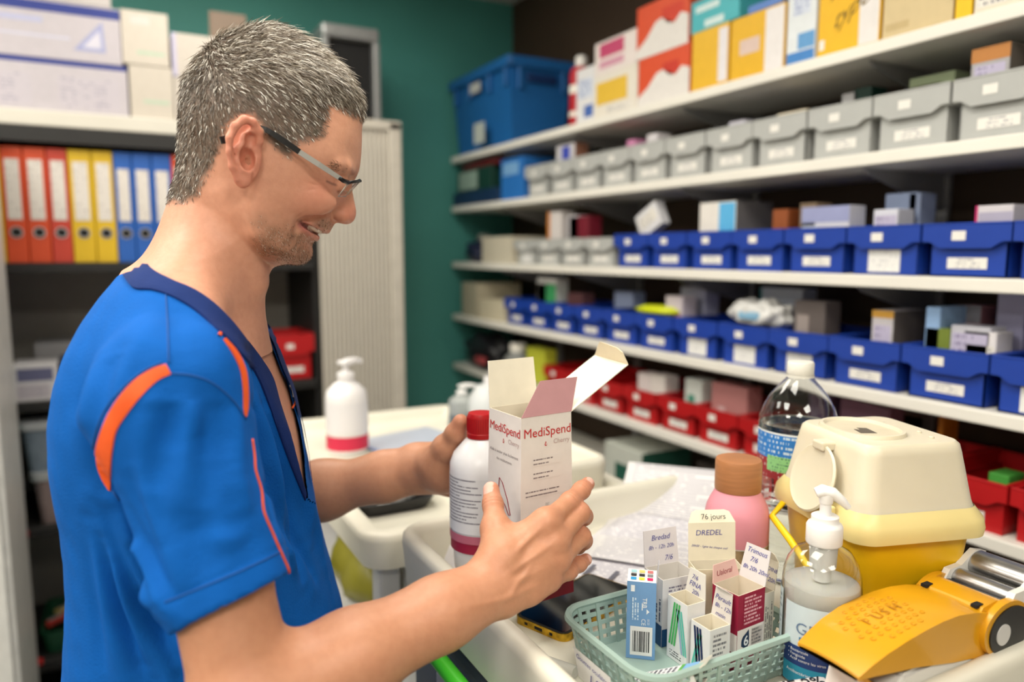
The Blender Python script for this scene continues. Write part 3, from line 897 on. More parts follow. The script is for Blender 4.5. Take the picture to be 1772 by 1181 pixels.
# ------------------------------------------------------------------ the two trolleys
tray_m = mat('tray_cream', rgb(226, 222, 206), .42, noise=.03, nscale=8)
side_m = mat('cart_side_grey', rgb(206, 206, 206), .42, noise=.03)
slate = mat('cart_slate', rgb(92, 102, 116), .5, noise=.05)

def tray(name, x0, x1, y0, y1, zf, zr, wall, r, parent, m, under=0.05):
    """moulded tray top: rounded rim, sloping inner walls, flat floor"""
    cx, cy, w, d = (x0 + x1) / 2, (y0 + y1) / 2, x1 - x0, y1 - y0
    b = BM()
    rings = []
    for (ins, z) in ((.006, zf - under), (0, zr - .014), (.001, zr - .005), (.005, zr - .001), (.011, zr), (wall - .004, zr), (wall + .001, zr - .003), (wall + .006, zr - .012), (wall + .010, zf + .006), (wall + .016, zf)):
        rings.append([(a, c, z) for a, c in rrect(w - 2 * ins, d - 2 * ins, max(.006, r - ins), 6, cx, cy)])
    loft(b, rings, True, True)
    bmesh.ops.recalc_face_normals(b, faces=b.faces[:])
    return obj(name, b, m, parent, True, 40)

ZT = 1.07
cart = thing('medicine_trolley', 'cream trolley with moulded tray top in front of the man', 'trolley', (0, 0, 0))
CX0, CX1, CY0, CY1 = .325, .88, .352, .955
tray('tray_top', CX0, CX1, CY0, CY1, ZT, 1.122, .018, .045, cart, tray_m, .03)
obj('cart_body', bx(CX0 + .03, CX1 - .02, CY0 + .03, CY1 - .03, .16, ZT - .03, .006), side_m, cart)
for k in range(4):
    z0 = .20 + k * .205
    dr = obj('drawer', bx(CX0 + .012, CX0 + .03, CY0 + .045, CY1 - .045, z0, z0 + .195, .005), slate, cart)
    obj('handle', bx(CX0 + .0, CX0 + .012, CY0 + .15, CY1 - .15, z0 + .15, z0 + .17, .004), side_m, dr)
b = BM(); tube(b, [(CX0 - .012, CY0 + .06, 1.022), (CX0 - .012, CY1 - .12, 1.022)], .010, 12)
obj('grab_rail', b, plastic(70, 196, 40, .35), cart, True, 50)
for yy in (CY0 + .08, CY1 - .14):
    b = BM(); tube(b, [(CX0 - .012, yy, 1.022), (CX0 + .032, yy, 1.022)], .006, 8); obj('rail_mount', b, plastic(40, 110, 50, .4), cart, True)
for (xx, yy) in ((CX0 + .07, CY0 + .08), (CX1 - .07, CY0 + .08), (CX0 + .07, CY1 - .08), (CX1 - .07, CY1 - .08)):
    c = obj('caster_fork', bx(xx - .02, xx + .02, yy - .02, yy + .02, .09, .16, .004), slate, cart)
    b = BM(); lathe(b, [(.02, -.016), (.05, -.014), (.05, .014), (.02, .016)], 20)
    bmesh.ops.rotate(b, verts=b.verts[:], cent=(0, 0, 0), matrix=Matrix.Rotation(math.pi / 2, 3, 'X'))
    bmesh.ops.translate(b, verts=b.verts[:], vec=(xx, yy, .05))
    obj('wheel', b, plastic(40, 40, 42, .6), cart, True, 40)

# second trolley behind
cart2 = thing('utility_trolley', 'longer cream trolley with shallow top behind the first trolley', 'trolley', (0, 0, 0))
QX0, QX1, QY0, QY1 = .30, .80, 1.0, 1.83
Z2 = 1.062
tray('tray_top', QX0, QX1, QY0, QY1, Z2, 1.088, .03, .045, cart2, tray_m, .03)
obj('cart_body', bx(QX0 + .17, QX1 - .03, QY0 + .06, QY1 - .05, .18, Z2 - .03, .006), side_m, cart2)
for (xx, yy) in ((QX0 + .045, QY0 + .05), (QX1 - .045, QY0 + .05), (QX0 + .045, QY1 - .05), (QX1 - .045, QY1 - .05)):
    obj('post', bx(xx - .018, xx + .018, yy - .018, yy + .018, .12, Z2 - .03, .006), side_m, cart2)
    b = BM(); lathe(b, [(.02, -.016), (.055, -.014), (.055, .014), (.02, .016)], 20)
    bmesh.ops.rotate(b, verts=b.verts[:], cent=(0, 0, 0), matrix=Matrix.Rotation(math.pi / 2, 3, 'X'))
    bmesh.ops.translate(b, verts=b.verts[:], vec=(xx, yy, .055))
    obj('wheel', b, plastic(40, 40, 42, .6), cart2, True, 40)
obj('side_bracket', bx(QX0 + .075, QX0 + .16, QY0 + .015, QY0 + .06, .93, 1.022, .006), side_m, cart2)
obj('lower_shelf', bx(QX0 + .02, QX1 - .02, QY0 + .02, QY1 - .02, .85, .87, .005), side_m, cart2)
# yellow waste bag hanging at the end of the second trolley
wb = thing('yellow_bag', 'yellow waste bag slung inside the second trolley', 'bag', (QX0 + .075, QY0 + .30, .871))
b = BM()
lathe(b, [(.015, 0), (.035, .01), (.042, .04), (.036, .075), (.02, .10), (.010, .108)], 18, sy=3.0)
for v in b.verts:
    v.co.x += .006 * math.sin(v.co.y * 60 + v.co.z * 40)
obj('bag_body', b, mat('bag_yellow', rgb(132, 126, 28), .4, noise=.15, nscale=20, bump=.4, bscale=40), wb, True)
# raised tray insert at the right front corner of the second trolley
ins = thing('tray_insert', 'cream moulded bin insert standing on the second trolley', 'tray', (0, 0, Z2))
tray('insert_body', .55, .765, 1.04, 1.30, .012, .075, .012, .035, ins, tray_m, .012)

# ---- pump bottles on the second trolley
def pump_bottle(name, label, loc, r, h, body_m, label_m, cap_m, rz=0.0, lab=(.1, .55), liquid=None):
    t = thing(name, label, 'bottle', loc, rz)
    b = BM(); lathe(b, [(r * .92, 0), (r, r * .1), (r, h * .66), (r * .93, h * .74), (r * .62, h * .82), (r * .36, h * .86), (r * .36, h * .9)], 32)
    obj('bottle_body', b, body_m, t, True, 45)
    if label_m:
        b = BM(); uvl = b.loops.layers.uv.verify()
        lathe(b, [(r + .0005, h * lab[0]), (r + .0005, h * lab[1])], 32, cap=False)
        for f in b.faces:
            for l in f.loops:
                l[uvl].uv = ((math.atan2(l.vert.co.y, l.vert.co.x) / (2 * math.pi)) % 1.0, (l.vert.co.z - h * lab[0]) / (h * (lab[1] - lab[0])))
        obj('wrap_label', b, label_m, t, True)
    b = BM(); lathe(b, [(r * .42, h * .885), (r * .42, h * .95), (r * .3, h * .965), (r * .16, h * .97), (r * .16, h * 1.06)], 24)
    obj('pump_collar', b, cap_m, t, True, 40)
    b = BM()
    box(b, -r * .3, r * .3, -r * .3, r * .3, h * 1.05, h * 1.10, .003, 2)
    tube(b, [(0, 0, h * 1.075), (r * .6, 0, h * 1.082), (r * 1.05, 0, h * 1.06)], [r * .2, r * .17, r * .12], 10)
    obj('pump_head', b, cap_m, t, True, 40)
    return t
wp = plastic(232, 230, 230, .35)
p1 = on_z(602, 782, Z2)
soap = pump_bottle('soap_bottle', 'white hand wash pump bottle with red label on the second trolley', p1, .045, .185, wp, None, wp, rz=.5)
b = BM(); lathe(b, [(.0455, .012), (.0455, .042)], 32, cap=False); obj('red_label_band', b, paper(206, 40, 74), soap, True)
b = BM(); uvl = b.loops.layers.uv.verify(); lathe(b, [(.0455, .05), (.0455, .115)], 32, cap=False)
for f in b.faces:
    for l in f.loops:
        l[uvl].uv = ((math.atan2(l.vert.co.y, l.vert.co.x) / (2 * math.pi)) % 1.0 * 3, (l.vert.co.z - .05) / .065)
obj('printed_label', b, text_mat('soap_print', rgb(226, 224, 226), rgb(196, 186, 196), 6, 3, cover=.5), soap, True)
b = BM(); lathe(b, [(.0168, .168), (.0168, .174)], 20, cap=False); obj('red_neck_ring', b, paper(206, 60, 84), soap, True)
p2 = on_z(800, 742, Z2)
clearb = mat('clear_plastic_grey', rgb(196, 202, 202), .15, noise=.02, trans=.5, ior=1.3)
pump_bottle('gel_bottle', 'clear pump bottle with dark label at the back of second trolley', p2, .034, .10, clearb, paper(96, 104, 112), plastic(236, 236, 234, .35), rz=-.2, lab=(.08, .4))
# rounded translucent flask behind the carton
p3 = at(846, 690, 1.80); p3.z = Z2
fl_ = thing('squeeze_bottle', 'frosted round squeeze bottle standing behind the held carton', 'bottle', (p3.x, p3.y, Z2))
b = BM(); lathe(b, [(.038, 0), (.042, .01), (.042, .03), (.050, .06), (.046, .09), (.030, .115), (.012, .12)], 28); obj('flask_body', b, plastic(206, 210, 210, .3), fl_, True, 40)
b = BM(); lathe(b, [(.012, .12), (.012, .135), (.008, .137)], 16); obj('cap', b, wp, fl_, True, 40)
# black tray with crumpled wipes on the second trolley
bt = thing('kidney_tray', 'black plastic tray holding crumpled white wipes on second trolley', 'tray', (.40, 1.22, Z2 + .0005))
b = BM(); loft(b, [[(a, c, z_) for a, c in rrect(.15 + e, .16 + e, .03, 4)] for z_, e in ((0, -.02), (.022, 0), (.022, -.006), (.004, -.03))], True, True)
obj('tray_body', b, plastic(28, 28, 30, .45), bt, True, 40)
for k, (dx, dy, s) in enumerate(((.0, -.03, .027), (.035, -.01, .022), (-.035, .01, .018))):
    wpz = thing('crumpled_wipe', 'crumpled white wipe lying in the black tray', 'wipe', (.40 + dx, 1.22 + dy, Z2 + .006), group='wipes in the black tray')
    b = BM(); bmesh.ops.create_icosphere(b, subdivisions=3, radius=1.0)
    for v in b.verts:
        kk = 1 + .3 * math.sin(8 * v.co.x + 5 * v.co.y + k) * math.cos(7 * v.co.z + 2 * k)
        v.co = Vector((v.co.x * s * kk, v.co.y * s * kk, max(0.0, (v.co.z + .7) * s * .75 * kk)))
    obj('wipe', b, paper(226, 226, 224), wpz, True)
obj('yellow_label', bx(.045, .07, -.02, .02, .0225, .0235), plastic(214, 160, 40), bt)
# blue-ish document sleeve on the second trolley
ds = thing('document_sleeve', 'pale blue document sleeve lying on the second trolley', 'folder', (.60, 1.52, Z2 + .0006), .25)
obj('sleeve', bx(-.11, .11, -.15, .15, 0, .004, .001, 1), plastic(190, 198, 214, .3), ds)
obj('sleeve_edge', bx(-.112, -.104, -.15, .15, .0041, .007), plastic(128, 150, 200, .3), ds)
# ------------------------------------------------------------------ things on the near tray
RED = mat('print_red', rgb(196, 44, 46), .5, noise=0)
DRED = mat('print_dark_red', rgb(128, 20, 44), .5, noise=0)
cream_in = paper(228, 220, 200)
white_card = paper(232, 226, 220)

def frame_of(face, wx, wy):
    """origin (bottom left seen from outside), reading direction, width"""
    return {'-x': (Vector((-wx / 2, wy / 2, 0)), Vector((0, -1, 0)), wy), '-y': (Vector((-wx / 2, -wy / 2, 0)), Vector((1, 0, 0)), wx),
            '+x': (Vector((wx / 2, -wy / 2, 0)), Vector((0, 1, 0)), wy), '+y': (Vector((wx / 2, wy / 2, 0)), Vector((-1, 0, 0)), wx)}[face]

UPV = Vector((0, 0, 1))

class OpenCarton:
    """folding carton with an open top: walls have an inside, flaps hinge on the rim"""
    def __init__(s, name, label, loc, wx, wy, h, rz=0.0, out=white_card, inn=cream_in, flare=0.0, rot=None, cat='box'):
        s.wx, s.wy, s.h, s.flare = wx, wy, h, flare
        s.t = thing(name, label, cat, loc, rz, rot=rot)
        b = BM()
        th = .0008
        def ring(z, e, k):
            return [b.verts.new((sx * (wx / 2 - e) * k, sy * (wy / 2 - e) * k, z)) for sx, sy in ((-1, -1), (1, -1), (1, 1), (-1, 1))]
        k0 = 1 + flare
        A, B_, C_, D_ = ring(0, 0, k0), ring(h, 0, 1), ring(h, th, 1), ring(.001, th, k0)
        for P, Q, mi in ((A, B_, 0), (B_, C_, 1), (C_, D_, 1)):
            for i in range(4):
                j = (i + 1) % 4
                f = b.faces.new((P[i], P[j], Q[j], Q[i])); f.material_index = mi
        b.faces.new(list(reversed(A)))
        f = b.faces.new(D_); f.material_index = 1
        obj('carton_walls', b, [out, inn], s.t)
    def on(s, face, u, v, off=.0005):
        """point on a face; u,v in metres from its bottom left (of the top width)"""
        o, du, w = frame_of(face, s.wx, s.wy)
        n = du.cross(UPV)
        k = 1 + s.flare * (1 - v / s.h)
        p = o + du * u
        return Vector((p.x * k, p.y * k, v)) + n * off
    def patch(s, face, u0, u1, v0, v1, m, off=.0003, name='print_panel'):
        b = BM(); uvl = b.loops.layers.uv.verify()
        vs_ = [b.verts.new(s.on(face, a, c, off)) for a, c in ((u0, v0), (u1, v0), (u1, v1), (u0, v1))]
        f = b.faces.new(vs_)
        for l, c in zip(f.loops, ((0, 0), (1, 0), (1, 1), (0, 1))): l[uvl].uv = c
        return obj(name, b, m, s.t)
    def poly(s, face, pts, m, off=.0005, name='print_shape'):
        b = BM(); vs_ = [b.verts.new(s.on(face, a, c, off)) for a, c in pts]; b.faces.new(vs_)
        bmesh.ops.triangulate(b, faces=b.faces[:])
        return obj(name, b, m, s.t)
    def text(s, face, txt, u, v, size, m, width=None, align='LEFT', vertical=0, bold=0.0, shear=0.0, off=.0007):
        vs_, fs = text_mesh(txt, size, align, shear, bold)
        k = width / (max(a for a, b in vs_) - min(a for a, b in vs_)) if width else 1.0
        out = []
        for a, c in vs_:
            a, c = a * k, c * k
            if vertical == 1: a, c = -c, a
            elif vertical == -1: a, c = c, -a
            out.append(tuple(s.on(face, u + a, v + c, off)))
        return obj('lettering', (out, [], fs), m, s.t)
    def flap(s, face, length, lean, m_in, m_out=None, taper=.1, skew=0.0, tuck=0.0, tuck_lean=0.0, name='flap'):
        """lean 0 = straight up, + = leaning outwards (radians)"""
        o, du, w = frame_of(face, s.wx, s.wy)
        n = du.cross(UPV)
        d = UPV * math.cos(lean) + n * math.sin(lean)
        o = o + UPV * s.h
        s.fl = dict(o=o, du=du, d=d, n=(n * math.cos(lean) - UPV * math.sin(lean)), w=w, len=length, skew=skew)
        P = [o, o + du * w, o + du * (w * (1 - taper) + skew) + d * length * .8 + d * length * .2, o + du * (w * taper + skew) + d * length]
        nn = s.fl['n'] * .0005
        b = BM()
        def slab(Pq):
            lo = [b.verts.new(p - nn) for p in Pq]; hi = [b.verts.new(p + nn) for p in Pq]
            q = len(Pq)
            fs = [b.faces.new(lo), b.faces.new(list(reversed(hi)))]
            for i in range(q):
                fs.append(b.faces.new((lo[i], hi[i], hi[(i + 1) % q], lo[(i + 1) % q])))
            fs[0].material_index = 0
            for f in fs[1:]: f.material_index = 1
        slab(P)
        if tuck:
            d2 = UPV * math.cos(tuck_lean) + n * math.sin(tuck_lean)
            slab([P[3], P[2], P[2] - du * w * .10 + d2 * tuck * .85, P[2] - du * w * .2 + d2 * tuck, P[3] + du * w * .2 + d2 * tuck, P[3] + du * w * .10 + d2 * tuck * .85])
        bmesh.ops.recalc_face_normals(b, faces=b.faces[:])
        o_ = obj(name, b, [m_in, m_out or m_in], s.t)
        return o_
    def flap_text(s, txt, u, v, size, m=None, shear=.25, back=True, rise=0.0, width=None):
        """writing on the inner side of the last flap; reading as seen from outside the inner side (mirrored du)"""
        F_ = s.fl
        du, d, n = -F_['du'], F_['d'], -F_['n']
        o = F_['o'] + F_['du'] * F_['w']
        return text_on('handwriting', txt, o + du * (u - F_['skew']) + d * v + n * .0009, du + d * rise, d - du * rise, size, m or PEN, s.t, shear=shear, off=0.0, width=width)

# ---- the carton held in the right hand
ms = OpenCarton('held_carton', 'white open carton with red lettering held in the hand', (0, 0, 0), .065, .065, .206, flare=.10, out=white_card, inn=paper(236, 228, 208))
MSC = Vector((.3668, .6609, 0)) + Vector((math.cos(math.radians(4.2)), math.sin(math.radians(4.2)), 0)) * .0325 + Vector((-math.sin(math.radians(4.2)), math.cos(math.radians(4.2)), 0)) * .0325
ms.t.location = (MSC.x, MSC.y, 1.121)
ms.t.rotation_euler = (0, 0, math.radians(4.2))
dr_m = paper(120, 18, 36)
for fc in ('-x', '-y', '+x', '+y'):
    ms.patch(fc, 0.0, .065, 0.0, .052, dr_m, name='red_base_print')
for fc in ('-x', '-y'):
    ms.text(fc, 'MediSpend', .0025, .184, .0142, RED, width=.060)
    ms.text(fc, 'Cherry', .0405, .174, .0075, mat('print_grey_pink', rgb(190, 164, 162), .5, noise=0), width=.021)
    ms.poly(fc, [(.031, .178), (.0325, .1745), (.0322, .173), (.031, .1724), (.0298, .173), (.0295, .1745)], RED)
    ms.poly(fc, [(.0312, .1768), (.0320, .1742), (.031, .1734), (.0304, .1742)], white_card, off=.0008)
GREY = mat('print_grey', rgb(130, 120, 120), .5, noise=0)
ms.text('-x', 'Aide \u00e0 avaler plus facilement', .0045, .160, .0052, GREY, width=.056)
ms.text('-x', 'des m\u00e9dicaments', .018, .152, .0052, GREY, width=.030)
# outline drawing of a throat and drop on the left face
def stroke(face, pts, r, m):
    b = BM(); tube(b, [ms.on(face, a, c, .0004) for a, c in pts], r, 6); return obj('line_drawing', b, m, ms.t)
stroke('-x', [(.022, .112), (.024, .132), (.030, .128), (.040, .112), (.046, .096), (.043, .095), (.036, .104), (.028, .110)], .00045, DRED)
stroke('-x', [(.0445, .090), (.0475, .082), (.0445, .0785), (.0415, .082), (.0445, .090)], .0004, RED)
tx1 = text_mat('carton_print', rgb(232, 226, 220), rgb(120, 110, 112), 2, 5, cover=.56, gap=.5, margin=.02)
for (a, c, n, wd) in ((.152, .161, 2, .036), (.137, .146, 2, .036), (.118, .127, 2, .056), (.084, .099, 3, .050)):
    ms.patch('-y', .0325 - wd / 2, .0325 + wd / 2, a, c, text_mat('carton_print_%d_%d' % (n, int(wd * 1000)), rgb(232, 226, 220), rgb(128, 118, 120), n, 12, cover=.6, gap=.32, margin=.02, seed=a * 50))
ms.patch('-y', .030, .036, .106, .110, PRINT)
# flaps: back one upright, lid with tuck leaning out, pink side flap
ms.flap('+y', .052, .12, paper(240, 234, 214), white_card, taper=.03, name='dust_flap')
b = BM()
H_ = ms.h
def slabpts(pts, m, name, t_=.0006):
    pts = [Vector(p) for p in pts]
    nn = (pts[1] - pts[0]).cross(pts[2] - pts[0]).normalized() * t_
    bm_ = BM(); lo = [bm_.verts.new(p - nn) for p in pts]; hi = [bm_.verts.new(p + nn) for p in pts]
    q = len(pts); bm_.faces.new(lo); bm_.faces.new(list(reversed(hi)))
    for i in range(q): bm_.faces.new((lo[i], hi[i], hi[(i + 1) % q], lo[(i + 1) % q]))
    bmesh.ops.recalc_face_normals(bm_, faces=bm_.faces[:])
    return obj(name, bm_, m, ms.t)
b.free()
wh = .0325
ms_in = paper(244, 238, 220)
slabpts([(wh, -wh, H_), (wh, wh, H_), (wh + .088, wh + .004, H_ + .047), (wh + .084, -wh + .004, H_ + .044)], ms_in, 'lid_flap')
slabpts([(wh + .084, -wh + .004, H_ + .044), (wh + .088, wh + .004, H_ + .047), (wh + .085, wh - .006, H_ + .062), (wh + .081, wh - .014, H_ + .066), (wh + .077, -wh + .016, H_ + .063), (wh + .079, -wh + .008, H_ + .058)], paper(226, 212, 184), 'tuck_flap')
slabpts([(-wh, -wh, H_), (wh, -wh, H_), (wh + .020, -wh + .016, H_ + .034), (wh - .030, -wh + .016, H_ + .034)], paper(176, 130, 132), 'dust_flap')

# ---- white bottle with a red cap, held in the other hand
rb = thing('medicine_bottle', 'white plastic bottle with red screw cap held in the hand', 'bottle', tuple(at(834, 975, .925)), .0)
rb.location.z = 1.106
r_ = .039
b = BM(); lathe(b, [(.030, 0), (.034, .006), (.0365, .05), (r_, .055), (r_, .128), (.0385, .138), (.034, .150), (.020, .166), (.0155, .169), (.0155, .176)], 48)
obj('bottle_body', b, plastic(236, 236, 238, .3), rb, True, 50)
b = BM(); lathe(b, [(.0175, .169), (.0178, .1745), (.0172, .175), (.0172, .195), (.0155, .199), (.006, .2)], 40); 
obj('red_cap', b, plastic(186, 20, 24, .4), rb, True, 40)
b = BM()
for k in range(40):
    a = 2 * math.pi * k / 40
    tube(b, [(.0172 * math.cos(a), .0172 * math.sin(a), .177), (.0172 * math.cos(a), .0172 * math.sin(a), .194)], .0006, 5)
obj('cap_ribs', b, plastic(172, 16, 20, .4), rb)
def bottle_band(z0, z1, m, rr, name):
    bm_ = BM(); uvl = bm_.loops.layers.uv.verify()
    n = 40; prev = None
    for k in range(n + 1):
        a = math.radians(140 + 220.0 * k / n)
        pr = (bm_.verts.new((rr * math.cos(a), rr * math.sin(a), z0)), bm_.verts.new((rr * math.cos(a), rr * math.sin(a), z1)), k / n)
        if prev:
            f = bm_.faces.new((prev[0], pr[0], pr[1], prev[1]))
            for l, (uu, vv) in zip(f.loops, ((prev[2], 0), (pr[2], 0), (pr[2], 1), (prev[2], 1))): l[uvl].uv = (uu * 2, vv)
        prev = pr
    return obj(name, bm_, m, rb, True)
bottle_band(.058, .126, text_mat('bottle_print', rgb(228, 228, 230), rgb(132, 130, 138), 17, 14, cover=.62, gap=.4, margin=.05), r_ + .0004, 'printed_label')
bottle_band(.058, .070, plastic(232, 232, 234, .4), r_ + .0006, 'label_gap')
bottle_band(.033, .058, paper(158, 24, 60), .0385, 'red_label_band')
bottle_band(.046, .056, paper(196, 108, 128), .0395, 'pink_label_band')

# ---- smartphone lying on the tray
ph = thing('smartphone', 'black smartphone in a gold marbled case lying screen up', 'phone', (.4735, .712, ZT + .0002), math.radians(21))
b = BM(); prism(b, rrect(.152, .076, .011, 6), 0, .0085)
obj('phone_case', b, mat('gold_marble', rgb(196, 156, 40), .25, metal=.6, noise=.55, nscale=110), ph, True, 40)
b = BM(); prism(b, rrect(.149, .073, .010, 6), .0083, .0089); obj('black_bezel', b, mat('phone_bezel', rgb(12, 12, 13), .3), ph)
b = BM(); prism(b, rrect(.142, .067, .007, 5), .0089, .0091)
obj('glass_screen', b, mat('phone_glass', rgb(9, 9, 11), .06, noise=0, coat=.4), ph)
obj('charging_port', bx(-.0765, -.0757, -.0055, .0055, .0028, .0062, .0003, 1), mat('hole_dark', rgb(20, 20, 20), .8), ph)
for s in (-.018, .018):
    obj('speaker_slot', bx(-.0764, -.0757, s - .002, s + .002, .003, .006), mat('hole_dark', rgb(20, 20, 20), .8), ph)

# ---- sheets of printed paper at the back of the tray
sheet_m = text_mat('sheet_print', rgb(228, 226, 226), rgb(178, 176, 186), 52, 5, cover=.62, gap=.45, margin=.06)
def sheet(label, c, rz, w, l, z, lift, m):
    t = thing('paper_sheet', label, 'paper', (c[0], c[1], z), rz)
    b = BM(); uvl = b.loops.layers.uv.verify()
    n = 22; rows = []
    for i in range(n + 1):
        u = i / n
        row = []
        for j in range(7):
            v_ = j / 6
            zz = lift * max(0, (u - .62) / .38) ** 1.6 + .0015 * math.sin(u * 9 + v_ * 2) + .002
            row.append(b.verts.new(((u - .5) * l, (v_ - .5) * w, zz)))
        rows.append(row)
    for i in range(n):
        for j in range(6):
            f = b.faces.new((rows[i][j], rows[i + 1][j], rows[i + 1][j + 1], rows[i][j + 1]))
            for lp, (uu, vv) in zip(f.loops, ((i / n, j / 6), ((i + 1) / n, j / 6), ((i + 1) / n, (j + 1) / 6), (i / n, (j + 1) / 6))):
                lp[uvl].uv = (1 - vv, uu)
    o = obj('sheet', b, m, t, True)
    sol = o.modifiers.new('thickness', 'SOLIDIFY'); sol.thickness = .0003
    return t
sheet('upper printed sheet of paper curling over the tray edge', (.735, .845), math.radians(40), .205, .29, ZT + .003, .060, sheet_m)
sh2 = sheet('lower printed sheet with grey bars lying under the upper sheet', (.655, .80), math.radians(32), .19, .27, ZT + .0004, .008, text_mat('sheet_print_b', rgb(226, 224, 228), rgb(178, 176, 188), 44, 5, cover=.58, gap=.45, seed=4))
for k, (a, c, w_) in enumerate(((-.125, .070, .034), (-.122, .045, .036), (-.12, .01, .03), (-.10, -.028, .026), (-.102, -.052, .026))):
    panel('printed_bar', (a, c, .0052), (w_, 0, 0), (0, .006, 0), mat('bar_grey', rgb(104, 104, 116), .6), sh2, off=.0006)

# ---- small note pad with red edge on the rim corner
npd = thing('note_pad', 'small white note pad with a red edge beside the medicine bottle', 'note pad', (.392, .862, ZT + .012), math.radians(52), rot=(math.radians(-14), math.radians(-12), math.radians(52)))
obj('pages', bx(-.04, .04, -.028, .028, 0, .012, .0008, 1), paper(228, 226, 226), npd)
obj('red_cover', bx(-.041, .041, -.030, -.028, 0, .0125, .0005, 1), plastic(214, 52, 34, .4), npd)

# ---- clear syringe-like straw lying at the basket
stw = thing('clear_straw', 'short clear plastic straw lying against the basket', 'straw', (0, 0, 0))
b = BM(); tube(b, [(.372, .622, ZT + .007), (.388, .592, ZT + .007), (.3895, .588, ZT + .007)], [.0062, .0062, .0062], 14)
obj('straw_tube', b, mat('clear_straw', rgb(222, 222, 216), .2, noise=.02, trans=.4, ior=1.2), stw, True, 40)
b = BM(); tube(b, [(.3705, .625, ZT + .007), (.372, .622, ZT + .007)], [.0046, .0068], 14); obj('straw_tip', b, plastic(226, 224, 216), stw, True, 40)

# ---- pale green lattice basket
bk_ = thing('plastic_basket', 'pale green lattice basket of medicine boxes with handwritten tag', 'basket', (0, 0, ZT + .0003))
BX0, BX1, BY0, BY1, BH = .398, .602, .482, .634, .052
gm_ = mat('basket_green', rgb(152, 176, 168), .42, noise=.03)
def bas(u, z, out=0.0):
    """perimeter point: u in 0..1 around the rounded rectangle, flaring upward"""
    k = z / BH
    e = -.012 * (1 - k) + out
    cx, cy = (BX0 + BX1) / 2, (BY0 + BY1) / 2
    pts = rrect(BX1 - BX0 + 2 * e, BY1 - BY0 + 2 * e, .028 + e, 5, cx, cy)
    return pts
def per_pts(z, N, out=0.0):
    pts = bas(0, z, out)
    P = [Vector((a, c)) for a, c in pts]; P.append(P[0])
    L_ = [0]
    for a, c in zip(P, P[1:]): L_.append(L_[-1] + (c - a).length)
    res = []
    for k in range(N):
        s_ = L_[-1] * k / N
        i = max(j for j in range(len(L_) - 1) if L_[j] <= s_ + 1e-9)
        f = (s_ - L_[i]) / max(1e-9, L_[i + 1] - L_[i])
        q = P[i].lerp(P[i + 1], f)
        res.append((q.x, q.y, z))
    return res
N_ = 200
b = BM(); loft(b, [[(x, y, .0) for x, y, z in per_pts(.0, N_)], [(x, y, .003) for x, y, z in per_pts(.003, N_)]], True, True); obj('basket_floor', b, gm_, bk_)
b = BM()
loft(b, [[(p[0], p[1], BH - .007) for p in per_pts(BH, N_, .002)], [(p[0], p[1], BH - .004) for p in per_pts(BH, N_, .005)], [(p[0], p[1], BH) for p in per_pts(BH, N_, .004)], [(p[0], p[1], BH + .001) for p in per_pts(BH, N_, .0)], [(p[0], p[1], BH - .002) for p in per_pts(BH, N_, -.003)], [(p[0], p[1], BH - .007) for p in per_pts(BH, N_, -.001)]], False, False)
obj('basket_rim', b, gm_, bk_, True, 50)
for (za, zb_) in ((.003, .010), (.0145, .019), (.025, .029), (.035, .039), (.043, .047)):
    b = BM()
    def wv(z, off, ph):
        out_ = []
        base_a, base_b = per_pts(z, N_, off), None
        for k, p in enumerate(base_a):
            out_.append(p)
        return out_
    loft(b, [wv(za, .0012, 0), wv(zb_, .0012, 0), wv(zb_, -.0006, 0), wv(za, -.0006, 0), wv(za, .0012, 0)], False, False)
    obj('lattice_band', b, gm_, bk_)
lo_, hi_ = per_pts(.002, 54, .0), per_pts(BH - .004, 54, .0)
cxy = Vector(((BX0 + BX1) / 2, (BY0 + BY1) / 2, 0))
rib0 = None
for k in range(54):
    a, c = Vector(lo_[k]), Vector(hi_[k])
    tdir = (Vector(lo_[(k + 1) % 54]) - Vector(lo_[k - 1])).normalized()
    nrm = Vector((tdir.y, -tdir.x, 0))
    sgn = 1 if k % 2 else -1
    b = BM()
    ringA = [a + tdir * .0022 - nrm * .001 + nrm * .0009 * sgn, a - tdir * .0022 - nrm * .001 + nrm * .0009 * sgn, a - tdir * .0022 + nrm * .0014 + nrm * .0009 * sgn, a + tdir * .0022 + nrm * .0014 + nrm * .0009 * sgn]
    ringC = [c + (p - a) for p in ringA]
    loft(b, [ringA, ringC], True, True)
    obj('lattice_rib', b, gm_, bk_)
# handwritten tag on the left wall of the basket
tg = BM(); quad_panel(tg, (BX0 - .0075, .582, .006), (0, -.062, 0), (-.0065, 0, .034), off=.0012)
obj('paper_tag', tg, paper(222, 222, 224), bk_)
text_on('handwriting', 'Gouttes oculaires', (BX0 - .0125, .579, .030), (0, -1, -.03), (-.18, 0, 1), .0085, PEN, bk_, shear=.3, width=.055, off=.0016)
text_on('handwriting', '1,2', (BX0 - .0100, .560, .013), (0, -1, 0), (-.18, 0, 1), .016, PEN, bk_, shear=.3, off=.0018)

